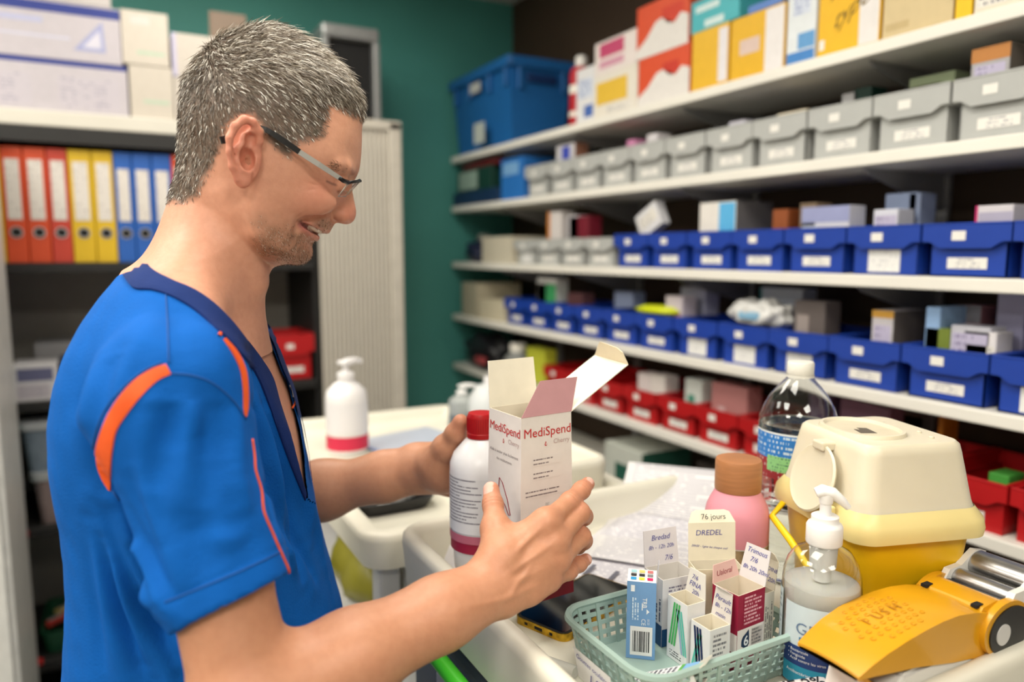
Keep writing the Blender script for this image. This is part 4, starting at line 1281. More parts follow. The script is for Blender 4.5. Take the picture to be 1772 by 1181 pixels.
# ---- medicine cartons in the basket (base inside the basket)
ZB = ZT + .0037
def face_angle(u):
    r = ray(u, 1080)
    return math.atan2(r.x, r.y)
bluec = paper(112, 154, 200)
b1 = OpenCarton('medicine_box', 'light blue closed carton with barcode standing in the basket', (.4735, .590, ZB), .030, .022, .085, rz=-math.radians(40), out=bluec, inn=bluec)
b1.patch('-y', .004, .027, .004, .036, paper(226, 226, 226))
rr_ = random.Random(3)
xx = .0065
while xx < .0245:
    w_ = rr_.choice((.0004, .0007, .0011))
    b1.patch('-y', xx, xx + w_, .008, .031, INK, off=.0006, name='barcode_bar'); xx += w_ + rr_.choice((.0005, .0008, .0011))
WHT = mat('print_white', rgb(232, 236, 240), .5, noise=0)
b1.text('-y', 'TRB', .0165, .068, .0062, WHT, vertical=-1, bold=.01)
b1.text('-y', 'CE', .0155, .045, .0062, WHT, vertical=-1)
b1.text('-y', '0123', .0215, .045, .0032, WHT, vertical=-1)
b1.patch('-y', .004, .008, .074, .081, WHT); b1.patch('-y', .0085, .0105, .078, .081, bluec, off=.0006)
b1.patch('-y', .005, .013, .042, .072, text_mat('blue_print', rgb(112, 154, 200), rgb(206, 222, 238), 3, 4, cover=.55, gap=.5, vertical=True))
b1.patch('-y', .0155, .0165, .054, .062, WHT); b1.poly('-y', [(.0205, .050), (.0235, .053), (.0205, .056)], WHT)
# top with colour squares, slanting
tb = BM(); quad_panel(tb, (-.015, -.011, .085), (.030, 0, 0), (0, .022, .004)); obj('top_flap', tb, paper(232, 232, 232), b1.t)
cs = [[(44, 150, 206), (236, 212, 60), (206, 30, 90)], [(50, 50, 52), (40, 40, 40), (120, 120, 122)], [(160, 206, 214), (206, 196, 110), (196, 110, 110)]]
for j in range(3):
    for k in range(3):
        q = BM(); o_ = Vector((-.0115 + k * .0085, -.0085 + j * .0064, .0852 + .004 * (j * .0064 + .0025) / .022))
        quad_panel(q, o_, (.0058, 0, 0), (0, .0046, .0046 * .18), off=.0004); obj('colour_square', q, paper(*cs[j][k]), b1.t)
b1.flap('+x', .018, .1, paper(170, 170, 176), taper=.2)
b1b = OpenCarton('medicine_box', 'white carton with teal and green ring logo behind the light blue one', (.525, .6045, ZB), .045, .036, .076, rz=math.radians(-6), out=paper(226, 226, 228), inn=paper(220, 216, 210))
navyc = paper(20, 72, 118)
b1b.patch('-x', 0, .036, 0, .024, navyc); b1b.patch('-y', 0, .045, 0, .020, navyc)
b1b.patch('-x', .010, .035, .026, .056, text_mat('box_print_v', rgb(226, 226, 228), rgb(52, 70, 104), 4, 4, cover=.55, gap=.45, vertical=True))
b1b.patch('-y', .006, .042, .042, .068, text_mat('box_print_h', rgb(226, 226, 228), rgb(120, 118, 140), 7, 4, cover=.55))
def disc(C, face, u, v, r, m, off):
    return C.poly(face, [(u + r * math.cos(2 * math.pi * k / 20), v + r * math.sin(2 * math.pi * k / 20)) for k in range(20)], m, off)
disc(b1b, '-x', .011, .0655, .0085, paper(120, 172, 60), .0004); disc(b1b, '-x', .009, .067, .0072, paper(228, 228, 230), .0007); disc(b1b, '-x', .008, .068, .0045, paper(24, 104, 160), .001)
b1b.flap('+y', .040, .15, paper(222, 218, 222), taper=.02)
b1b.flap_text('Bredad', .010, .028, .0085); b1b.flap_text('8h - 12h 20h', .006, .018, .0065); b1b.flap_text('7/6', .026, .004, .0085)
# silver green striped carton
def stripes(C, face, cols, lean, u0, v0, v1, w, gap, n):
    for k in range(n):
        a = u0 + k * (w + gap)
        C.poly(face, [(a, v0), (a + w, v0), (a + w + lean, v1), (a + lean, v1)], cols[k % len(cols)], .0005, name='stripe')
b2 = OpenCarton('medicine_box', 'white carton with green diagonal stripes and open top in the basket', (.508, .5595, ZB), .024, .030, .068, out=paper(230, 230, 230), inn=cream_in)
g1, g2, g3 = paper(74, 178, 96), paper(90, 194, 176), paper(150, 178, 206)
stripes(b2, '-x', [g1, g1, g1], .007, .003, .016, .064, .0025, .0012, 3)
stripes(b2, '-x', [g3, g2, g2], -.009, .0225, .012, .058, .0022, .001, 3)
b2.patch('-x', .004, .026, .003, .011, text_mat('m_print', rgb(230, 230, 230), rgb(60, 64, 72), 3, 4, cover=.55))
b2.flap('+x', .026, .1, paper(226, 222, 214), taper=.12)
b2.flap_text('7/6', .008, .016, .007); b2.flap_text('FINA', .005, .008, .008); b2.flap_text('20h', .010, .0005, .007)
b3 = OpenCarton('medicine_box', 'white carton with navy diagonal stripes and text side in the basket', (.512, .5275, ZB), .027, .027, .055, out=paper(230, 230, 230), inn=cream_in)
nv = paper(22, 38, 84)
stripes(b3, '-x', [nv, nv, nv], -.006, .010, .002, .051, .0028, .0012, 3)
stripes(b3, '-x', [g2, g2], .010, .0005, .002, .045, .0024, .001, 2)
b3.patch('-y', .003, .024, .006, .050, text_mat('m_side_print', rgb(228, 226, 224), rgb(112, 112, 118), 9, 4, cover=.58))
b3.flap('+x', .030, .12, paper(224, 218, 212), taper=.08, tuck=.008, tuck_lean=-1.0)
b3.flap_text('Perault', .003, .018, .0075); b3.flap_text('8h - 12h', .004, .010, .0065); b3.flap_text('matin', .006, .002, .006)
b = BM(); lathe(b, [(.001, .036), (.004, .0375), (.0044, .041), (.003, .0435), (.0005, .044)], 16); tb_ = obj('tablet', b, paper(238, 236, 230), None, True)
tb_.location = (.513, .528, ZB); tag(tb_, 'white tablet lying on top inside the navy striped carton', 'tablet')
# maroon carton marked 6
mar = paper(148, 26, 58)
b4 = OpenCarton('medicine_box', 'maroon carton with white panel numbered six standing in the basket', (.5515, .530, ZB), .040, .034, .084, rz=math.radians(4), out=mar, inn=paper(222, 210, 190))
b4.patch('-y', 0, .040, .022, .047, paper(232, 226, 222)); b4.patch('-x', 0, .034, .022, .042, paper(228, 222, 218))
drp = paper(30, 52, 84)
b4.poly('-y', [(.006, .029), (.010, .0265), (.0155, .0265), (.0175, .029), (.0175, .037), (.0165, .045), (.013, .042), (.008, .039), (.006, .035)], drp, .0006)
b4.text('-y', '6', .0088, .0290, .0145, WHT, bold=.02, off=.001)
for k in range(3):
    b4.poly('-y', [(.0065 + k * .004, .0222), (.0092 + k * .004, .0222), (.0092 + k * .004, .0236), (.0079 + k * .004, .0262), (.0065 + k * .004, .0236)], paper(176, 30, 60), .0008)
b4.patch('-y', .021, .038, .026, .044, text_mat('six_print', rgb(232, 226, 222), rgb(96, 96, 106), 5, 3, cover=.55))
b4.patch('-y', .008, .038, .050, .081, text_mat('maroon_print', rgb(148, 26, 58), rgb(226, 176, 186), 8, 5, cover=.56))
b4.flap('+x', .036, .25, paper(212, 208, 208), taper=.05)
b4.flap_text('Trimous', .004, .028, .0075); b4.flap_text('7/6', .010, .019, .0075); b4.flap_text('8h 20h 20ml', .003, .010, .0065)
b4.flap('+y', .018, .2, paper(220, 180, 172), taper=.1)
b4.flap_text('Ualoral', .006, .006, .008, m=mat('ink_pen_red', rgb(150, 60, 70), .6, noise=0))
# cream carton with the large written lid
b5 = OpenCarton('medicine_box', 'cream carton with tall handwritten lid at the back of the basket', (.5705, .583, ZB), .054, .026, .082, out=paper(224, 214, 182), inn=cream_in, rz=math.radians(-24))
b5.flap('+y', .042, .10, paper(234, 226, 202), taper=.0, tuck=.014, tuck_lean=.5)
b5.flap_text('DREDEL', .008, .028, .0085, shear=.1); b5.flap_text('20h00 - 1gtte les chaque oeil', .003, .016, .0085, rise=-.12, width=.042)
F5 = b5.fl
text_on('handwriting', '76 jours', F5['o'] + F5['du'] * (F5['w'] - .014) + F5['d'] * .046 - F5['n'] * .0016 + Vector((0, 0, .0)), -F5['du'], F5['d'] + F5['n'] * .4, .0085, INK, b5.t, off=.0012)
b5.patch('-y', .002, .006, .072, .077, INK)
b6 = OpenCarton('medicine_box', 'narrow white carton with handwritten lid at the basket end', (.5905, .5235 + .024, ZB), .016, .026, .074, out=paper(230, 226, 214), inn=cream_in, rz=math.radians(0))
b6.t.location = (.5825, .531, ZB)
b6.patch('-y', .003, .014, .010, .068, text_mat('lem_print', rgb(230, 226, 214), rgb(130, 126, 124), 4, 5, cover=.55, vertical=True))
b6.flap('+x', .030, .2, paper(232, 224, 204), taper=.06, tuck=.010, tuck_lean=-.4)
b6.flap_text('LEMOINE', .002, .018, .0075, shear=.1, width=.024); b6.flap_text('8h - 20h', .003, .007, .0075, width=.022)
# small carton lying slanted in the basket's front corner
b7 = OpenCarton('medicine_box', 'small blue and white carton lying slanted in the basket corner', (.430, .541, ZB + .001), .024, .016, .072, rot=(math.radians(62), math.radians(0), math.radians(28)), out=paper(228, 228, 230), inn=paper(214, 208, 196))
b7.patch('+y', 0, .024, .052, .072, paper(128, 176, 220)); b7.patch('+y', 0, .024, .052, .056, paper(96, 170, 80), off=.0006)
b7.patch('+y', .001, .023, .004, .049, text_mat('lying_print', rgb(228, 228, 230), rgb(80, 80, 92), 8, 4, cover=.58, gap=.55))
b7.flap('+y', .016, .3, paper(206, 204, 190), taper=.12)

# ---- pink flask with wooden cap
pk = thing('water_flask', 'matt pink flask with wooden cap standing behind the basket', 'flask', (.6465, .629, ZT + .0003))
pk.scale = (1.035, 1.035, .955)
b = BM(); lathe(b, [(.033, 0), (.0365, .004), (.0365, .112), (.0362, .122), (.0345, .132), (.0305, .142), (.0265, .150), (.0255, .153)], 48)
obj('flask_body', b, mat('pink_matt', rgb(226, 150, 164), .5, noise=.02), pk, True, 50)
b = BM(); lathe(b, [(.0258, .1535), (.0262, .155), (.0262, .189), (.0252, .1925), (.010, .1935)], 48)
wood = mat('wood_cap', rgb(172, 116, 74), .45, noise=.16, nscale=14)
nt = wood.node_tree
for n in nt.nodes:
    if n.type == 'TEX_NOISE':
        mp = nt.nodes.new('ShaderNodeMapping'); mp.inputs['Scale'].default_value = (1, 1, 9)
        tcn = [q for q in nt.nodes if q.type == 'TEX_COORD'][0]
        nt.links.new(tcn.outputs['Object'], mp.inputs[0]); nt.links.new(mp.outputs[0], n.inputs['Vector']); n.inputs['Distortion'].default_value = 1.2
        break
obj('wooden_cap', b, wood, pk, True, 40)
b = BM(); lathe(b, [(.0369, .006), (.0369, .088)], 48, cap=False)
obj('printed_band', b, mat('leaf_print', rgb(150, 128, 96), .5, noise=.55, nscale=70), pk, True)
b = BM(); lathe(b, [(.0371, .088), (.0371, .0895)], 48, cap=False); obj('band_edge', b, paper(206, 200, 190), pk, True)
for a in range(10):
    an = math.radians(150 + a * 22)
    q = BM()
    pts = [(0, .0), (.005, .012), (.0035, .024), (0, .03), (-.0035, .024), (-.005, .012)]
    tl = .5 * math.sin(a * 2.1)
    vs_ = []
    for (p0, p1) in pts:
        c0, c1 = p0 * math.cos(tl) - p1 * math.sin(tl), p0 * math.sin(tl) + p1 * math.cos(tl)
        vs_.append(q.verts.new((.0373 * math.cos(an + c0 / .037), .0373 * math.sin(an + c0 / .037), .048 + c1 + .006 * math.sin(a * 3))))
    q.faces.new(vs_); obj('leaf_motif', q, paper(196, 186, 166), pk)

# ---- big clear water bottle
wt = thing('water_bottle', 'large clear ribbed water bottle with white cap behind the flask', 'bottle', (.7805, .6585, ZT + .0003))
prof = [(.040, 0), (.046, .004), (.0485, .012)]
z_ = .016
while z_ < .125:
    prof += [(.0488, z_), (.0495, z_ + .003), (.0495, z_ + .006), (.0465, z_ + .0085), (.0465, z_ + .0105)]; z_ += .0125
prof += [(.0485, .134), (.0488, .20), (.0495, .206), (.0485, .214), (.044, .228), (.036, .243), (.026, .256), (.018, .265), (.0150, .270), (.0150, .278)]
b = BM(); lathe(b, [(.001, .0)] + prof, 56, cap=False)
pet = mat('clear_pet', (0.96, 0.97, 0.97), .03, noise=0, trans=1.0, ior=1.40)
wo_ = obj('bottle_body', b, pet, wt, True, 60)
bmesh_fix = wo_.modifiers.new('wall', 'SOLIDIFY'); bmesh_fix.thickness = .0006; bmesh_fix.offset = -1
b = BM(); lathe(b, [(.0, .003), (.044, .004), (.0455, .012), (.0448, .13), (.0472, .14), (.0475, .207), (.0, .207)], 48, cap=False)
obj('water', b, mat('water', (.97, .99, .99), .0, noise=0, trans=1.0, ior=1.2), wt, True, 40)
b = BM(); lathe(b, [(.0162, .2705), (.0168, .272), (.0168, .286), (.0155, .288), (.004, .2885)], 32); obj('screw_cap', b, plastic(226, 224, 214, .4), wt, True, 40)
b = BM(); lathe(b, [(.0175, .268), (.0175, .271)], 32, cap=False); obj('neck_ring', b, plastic(226, 224, 214, .4), wt, True)
def wrap(parent, rr, z0, z1, a0, a1, m, name='label_band', rep=3.0, n=36):
    bm_ = BM(); uvl = bm_.loops.layers.uv.verify(); prev = None
    for k in range(n + 1):
        a = math.radians(a0 + (a1 - a0) * k / n)
        pr = (bm_.verts.new((rr * math.cos(a), rr * math.sin(a), z0)), bm_.verts.new((rr * math.cos(a), rr * math.sin(a), z1)), k / n)
        if prev:
            f = bm_.faces.new((prev[0], pr[0], pr[1], prev[1]))
            for l, (uu, vv) in zip(f.loops, ((prev[2], 0), (pr[2], 0), (pr[2], 1), (prev[2], 1))): l[uvl].uv = (uu, vv)
        prev = pr
    return obj(name, bm_, m, parent, True)
wrap(wt, .0492, .166, .198, 0, 360, text_mat('water_blue', rgb(40, 120, 196), rgb(196, 216, 232), 5, 22, cover=.45, gap=.5))
wrap(wt, .0494, .198, .2005, 0, 360, paper(220, 226, 228), 'label_edge')
wrap(wt, .0493, .150, .170, 175, 310, text_mat('water_green', rgb(140, 200, 130), rgb(70, 120, 90), 5, 12, cover=.45, gap=.45), 'label_table')
wrap(wt, .0492, .140, .166, 0, 360, text_mat('water_red', rgb(150, 36, 44), rgb(206, 186, 180), 4, 20, cover=.4, gap=.5))

# ---- yellow sharps container
shp = thing('sharps_container', 'yellow sharps bin with milky white lid and open flap', 'sharps bin', (.750, .524, ZT + .0003), math.radians(-17))
shp.scale = (.96, .96, 1.0)
yel = plastic(226, 178, 12, .4)
milk = mat('milky_lid', rgb(216, 207, 184), .38, noise=.02, sss=.25, sssr=(.01, .009, .006))
def rr_ring(w, d, r, z, ox=0.0, oy=0.0): return [(a, c, z) for a, c in rrect(w, d, r, 6, ox, oy)]
b = BM(); loft(b, [rr_ring(.118, .128, .018, 0), rr_ring(.122, .132, .02, .004), rr_ring(.146, .160, .022, .135)], True, True)
obj('yellow_body', b, yel, shp, True, 40)
ly = mat('milky_rim', rgb(228, 210, 146), .38, noise=.02, sss=.2, sssr=(.01, .009, .006))
b = BM(); loft(b, [rr_ring(.150, .164, .022, .130), rr_ring(.168, .182, .026, .132), rr_ring(.171, .185, .028, .140), rr_ring(.168, .182, .028, .150), rr_ring(.152, .165, .024, .162)], True, False)
obj('lid_rim', b, ly, shp, True, 35)
b = BM(); loft(b, [rr_ring(.152, .165, .024, .160), rr_ring(.146, .159, .022, .168), rr_ring(.128, .141, .020, .218), rr_ring(.124, .137, .019, .226), rr_ring(.116, .129, .016, .2295)], False, True)
obj('lid_top', b, milk, shp, True, 35)
# raised collar and recessed opening on the lid
b = BM(); loft(b, [rr_ring(.080, .104, .038, .229, -.016, .006), rr_ring(.077, .101, .037, .2335, -.016, .006), rr_ring(.070, .094, .034, .2335, -.016, .006), rr_ring(.066, .088, .032, .2298, -.016, .006)], False, False)
obj('opening_collar', b, milk, shp, True, 40)
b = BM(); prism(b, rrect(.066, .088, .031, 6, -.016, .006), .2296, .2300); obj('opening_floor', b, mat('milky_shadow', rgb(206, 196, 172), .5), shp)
b = BM(); prism(b, [(-.030, -.012), (-.012, -.016), (-.008, .008), (-.018, .012), (-.020, .002), (-.026, .006)], .2301, .2304); obj('needle_notch', b, mat('notch_dark', rgb(96, 88, 78), .7), shp)
for (xx, yy) in ((.03, .03), (.04, -.02), (.035, -.045), (.01, .055)):
    b = BM(); lathe(b, [(.003, .229), (.0028, .231), (.001, .2315)], 10, xx, yy); obj('stud', b, milk, shp, True)
# round flap hanging on the left side
b = BM(); lathe(b, [(.0, .0), (.030, .0), (.036, .002), (.039, .006), (.037, .008), (.030, .0055), (.0, .0055)], 40, cap=False)
bmesh.ops.rotate(b, verts=b.verts[:], cent=(0, 0, 0), matrix=Matrix.Rotation(math.radians(-72), 3, 'Y'))
bmesh.ops.translate(b, verts=b.verts[:], vec=(-.0800, -.006, .180))
obj('round_flap', b, milk, shp, True, 40)
obj('flap_hinge', bx(-.080, -.060, -.014, .006, .212, .222, .002), milk, shp)
obj('clip', bx(-.090, -.084, -.050, -.036, .148, .162, .002), ly, shp)
# carrying handle
b = BM(); tube(b, [(-.086, .050, .134), (-.103, .046, .120), (-.106, .0, .108), (-.103, -.035, .088), (-.090, -.060, .080), (-.072, -.066, .084)], .0042, 8, flat=.7)
obj('carry_handle', b, plastic(238, 200, 20, .4), shp, True)

# ---- hand gel bottle with pump
gl = thing('gel_bottle', 'clear hand gel bottle with white pump beside the yellow tablet crusher', 'bottle', (.6075, .4745, ZT + .0003), 0)
rg = .0375
gel_clear = mat('gel_clear', (.96, .97, .96), .04, noise=0, trans=1.0, ior=1.4)
b = BM(); lathe(b, [(.001, 0), (.034, 0), (rg, .006), (rg, .100), (.0365, .112), (.033, .124), (.026, .134), (.017, .139), (.0145, .1405), (.0145, .146)], 48, cap=False); go_ = obj('bottle_body', b, gel_clear, gl, True, 60)
so_ = go_.modifiers.new('wall', 'SOLIDIFY'); so_.thickness = .0006; so_.offset = -1
b = BM(); lathe(b, [(0, .003), (.0330, .004), (.0352, .01), (.0352, .102), (0, .102)], 40, cap=False)
obj('gel', b, mat('gel_fill', (.93, .93, .86), .35, noise=.01, trans=.2, ior=1.05, sss=.5, sssr=(.03, .03, .025)), gl, True, 40)
cd = math.degrees(math.atan2(-.4745, -.6075)) % 360     # side facing the viewer
wrap(gl, rg + .0005, .006, .088, cd - 55, cd + 100, paper(196, 212, 218), 'front_label')
wrap(gl, rg + .0008, .026, .046, cd - 55, cd + 100, paper(30, 58, 116), 'navy_label_band')
wrap(gl, rg + .0008, .006, .026, cd - 55, cd + 100, paper(40, 140, 170), 'teal_label_band')
wrap(gl, rg + .0005, .006, .095, cd - 100, cd - 66, text_mat('gel_side', rgb(176, 196, 200), rgb(90, 110, 120), 16, 3, cover=.55), 'back_label')
text_cyl('lettering', 'GEL', rg, .0595, math.radians(cd - 12), .0165, mat('print_blue_grey', rgb(96, 120, 150), .5, noise=0), gl, off=.0012)
text_cyl('lettering', 'BACTERICIDE', rg, .050, math.radians(cd + 14), .009, mat('print_teal', rgb(40, 110, 160), .5, noise=0), gl, off=.0012, bold=.02)
for k, s in enumerate(('• Bactéricide', '• Fongicide', '• Actif contre les virus')):
    text_cyl('lettering', s, rg, .0405 - k * .0044, math.radians(cd - 44), .0040, WHT, gl, align='LEFT', off=.0016)
text_cyl('lettering', 'Antibactérien sans rinçage', rg, .018, math.radians(cd - 46), .0046, WHT, gl, align='LEFT', off=.0016)
b = BM(); lathe(b, [(.0165, .142), (.0172, .1435), (.0172, .160), (.0160, .1625), (.0145, .1635), (.0130, .1655), (.0130, .170), (.0115, .171)], 36); obj('pump_collar', b, plastic(234, 232, 230, .35), gl, True, 40)
b = BM(); lathe(b, [(.0058, .169), (.0052, .186)], 20); obj('pump_stem', b, plastic(232, 230, 228, .35), gl, True, 40)
b = BM()
pa = math.radians(-38)
pd = Vector((math.cos(pa), math.sin(pa), 0))
tube(b, [pd * -.010 + Vector((0, 0, .193)), pd * -.004 + Vector((0, 0, .1955)), pd * .006 + Vector((0, 0, .1935)), pd * .015 + Vector((0, 0, .186)), pd * .021 + Vector((0, 0, .1795))], [.0062, .0082, .0076, .006, .0042], 14, flat=.75)
lathe(b, [(.0062, .183), (.0075, .190), (.0075, .193)], 18)
obj('pump_head', b, plastic(236, 235, 232, .35), gl, True, 50)
b = BM(); lathe(b, [(.0125, .118), (.0135, .141)], 20); lathe(b, [(.0085, .104), (.0085, .118)], 16); lathe(b, [(.004, .020), (.004, .104)], 10)
obj('dip_tube', b, plastic(222, 222, 220, .4), gl, True, 40)

# ---- yellow tablet crusher
cr_ = thing('tablet_crusher', 'yellow lever tablet crusher with PUSH lettering, black hub and steel rollers', 'crusher', (0, 0, 0))
cy = mat('crusher_yellow', rgb(212, 152, 22), .32, noise=.03, coat=.2)
Y0, Y1 = .371, .437
xs_ = [.524, .535, .55, .57, .59, .61, .63, .65, .668]
zs_ = [1.156, 1.163, 1.170, 1.1765, 1.180, 1.181, 1.180, 1.176, 1.170]
yw0 = [.372, .371, .370, .369, .369, .370, .371, .371, .371]
dep_ = [.004, .012, .022, .032, .042, .050, .054, .056, .056]
b = BM()
rings = []
for x, z, y0_, dp in zip(xs_, zs_, yw0, dep_):
    y1_ = Y1 - (.0 if x > .56 else (.56 - x) * .10)
    c_ = (y0_ + y1_) / 2; hw = (y1_ - y0_) / 2
    prof_ = []
    for k in range(13):
        f = -1 + 2 * k / 12
        prof_.append((x, c_ + hw * f, z + .0025 * (1 - f * f)))
    outer = [(x + dp * .35, c_ - hw, z - dp)] + [(x, c_ - hw, z - .004)] + prof_ + [(x, c_ + hw, z - .004), (x + dp * .35, c_ + hw, z - dp)]
    inner = [(x + dp * .35, c_ + hw - .002, z - dp), (x, c_ + hw - .0025, z - .005)] + [(px_, c_ + (py_ - c_) * .96, pz_ - .0028) for (px_, py_, pz_) in reversed(prof_)] + [(x, c_ - hw + .0025, z - .005), (x + dp * .35, c_ - hw + .002, z - dp)]
    rings.append(outer + inner)
loft(b, rings, True, True)
bmesh.ops.recalc_face_normals(b, faces=b.faces[:])
obj('lever', b, cy, cr_, True, 35)
# curved mouth below the lever's free end
b = BM()
rr2 = []
for k in range(9):
    f = k / 8
    rr2.append([(.526 + .045 * f, .375 + .0 * f, 1.154 - .036 * math.sin(f * math.pi * .5)), (.526 + .045 * f, .434, 1.154 - .036 * math.sin(f * math.pi * .5)), (.5285 + .045 * f, .434, 1.157 - .036 * math.sin(f * math.pi * .5)), (.5285 + .045 * f, .375, 1.157 - .036 * math.sin(f * math.pi * .5))])
loft(b, rr2); bmesh.ops.recalc_face_normals(b, faces=b.faces[:]); obj('lever_tongue', b, mat('crusher_amber', rgb(196, 132, 24), .4, noise=.03), cr_, True, 40)
def lev_z(x, y):
    z = np.interp(x, xs_, zs_)
    f = (y - (.370 + Y1) / 2) / ((Y1 - .370) / 2)
    return float(z + .0025 * (1 - f * f))
dim = mat('crusher_dimple', rgb(206, 144, 16), .4, noise=0)
for i in range(8):
    for j in range(7):
        x, y = .551 + i * .0076 + (.0038 if j % 2 else 0), .380 + j * .0078
        if abs(y - .4035) < .006 and .560 < x < .602: continue
        if math.hypot((x - .58) / .034, (y - .403) / .029) > 1: continue
        bq = BM(); lathe(bq, [(.0024, .0003), (.0019, .0009), (.0014, .0003)], 10, cap=False)
        o_ = obj('dimple', bq, dim, cr_, True); o_.location = (x, y, lev_z(x, y))
for k, ch in enumerate('PUSH'):
    x = .564 + k * .0095
    text_on('lettering', ch, (x, .4005, lev_z(x, .404) + .0002), (1, 0, .05), (0, 1, 0), .0125, mat('crusher_emboss', rgb(188, 126, 14), .4, noise=0), cr_, off=.0012, bold=.01)
# hinge drum, black hub with pale oval, white base, rollers
b = BM(); 
def ycyl(bm_, x, z, r, y0_, y1_, n=32, r2=None):
    A = [(x + r * math.cos(2 * math.pi * k / n), y0_, z + r * math.sin(2 * math.pi * k / n)) for k in range(n)]
    B_ = [(x + (r2 or r) * math.cos(2 * math.pi * k / n), y1_, z + (r2 or r) * math.sin(2 * math.pi * k / n)) for k in range(n)]
    loft(bm_, [A, B_]); return bm_
ycyl(b, .688, 1.148, .030, .366, .373); ycyl(b, .688, 1.148, .030, .433, .440)
prism(b, [(.656, 1.165), (.664, 1.176), (.680, 1.1785), (.690, 1.175), (.688, 1.165)], .373, .433, 'y')
bmesh.ops.recalc_face_normals(b, faces=b.faces[:]); obj('hinge_cheek', b, cy, cr_, True, 35)
b = BM(); ycyl(b, .690, 1.146, .0265, .3645, .4415); bmesh.ops.recalc_face_normals(b, faces=b.faces[:]); obj('black_hub', b, plastic(26, 26, 28, .35), cr_, True, 40)
b = BM(); ycyl(b, .680, 1.145, .0115, .3635, .366); bmesh.ops.recalc_face_normals(b, faces=b.faces[:])
for v in b.verts: v.co.x = .680 + (v.co.x - .680) * .75
obj('hub_button', b, plastic(206, 204, 200, .4), cr_, True, 40)
for yy in (.376, .424):
    b = BM(); box(b, .660, .668, yy, yy + .006, 1.1745, 1.1778); obj('lever_slot', b, mat('hole_dark', rgb(20, 20, 20), .8), cr_)
base_m = plastic(222, 220, 214, .4)
b = BM(); prism(b, [(.552, ZT), (.552, 1.084), (.560, 1.120), (.572, 1.138), (.640, 1.140), (.662, 1.118), (.735, 1.118), (.748, 1.104), (.748, ZT)], .372, .436, 'y'); bmesh.ops.bevel(b, geom=b.edges[:], offset=.003, segments=2, affect='EDGES', clamp_overlap=True)
obj('base', b, base_m, cr_, True, 35)
for yy in (.369, .431):
    b = BM(); prism(b, [(.690, 1.118), (.690, 1.164), (.700, 1.1815), (.716, 1.182), (.724, 1.188), (.735, 1.1955), (.750, 1.19), (.752, 1.12), (.742, 1.112)], yy, yy + .0065, 'y'); obj('roller_cheek', b, base_m, cr_)
steel_b = mat('brushed_steel', rgb(176, 176, 176), .28, metal=.9, noise=.08, nscale=60)
b = BM(); ycyl(b, .711, 1.171, .0088, .375, .431); bmesh.ops.recalc_face_normals(b, faces=b.faces[:]); obj('roller', b, steel_b, cr_, True, 40)
b = BM(); ycyl(b, .738, 1.180, .0135, .375, .431); bmesh.ops.recalc_face_normals(b, faces=b.faces[:]); obj('roller', b, steel_b, cr_, True, 40)

sc3 = Vector((1.27, 1.03, .90)); anc = Vector((.527, .371, ZT))
cr_.scale = sc3; cr_.location = (anc.x * (1 - sc3.x) + .006, anc.y * (1 - sc3.y), anc.z * (1 - sc3.z))

# ---- flat pink and white carton in front of the basket
es = thing('eosine_carton', 'flat white and pink carton lettered EOSINE lying by the basket', 'box', (.528, .437, ZT + .0003), math.radians(-16))
obj('carton_body', bx(-.05, .05, -.027, .027, 0, .022, .001, 1), paper(232, 226, 224), es)
panel('print_panel', (.0, -.0265, .022), (.05, 0, 0), (0, .037, 0), paper(226, 150, 158), es)
panel('print_panel', (-.045, -.026, .022), (.045, 0, 0), (0, .034, 0), text_mat('eos_print', rgb(232, 226, 224), rgb(60, 56, 60), 5, 4, cover=.5, gap=.4), es, off=.0004)
panel('print_panel', (.012, -.02, .022), (.028, 0, 0), (0, .016, 0), text_mat('eos_print2', rgb(236, 222, 222), rgb(190, 120, 130), 4, 4, cover=.5), es, off=.0007)
text_on('lettering', 'EOSINE 2%', (-.044, .0125, .022), (1, 0, 0), (0, 1, 0), .0145, INK, es, width=.088, bold=.015)
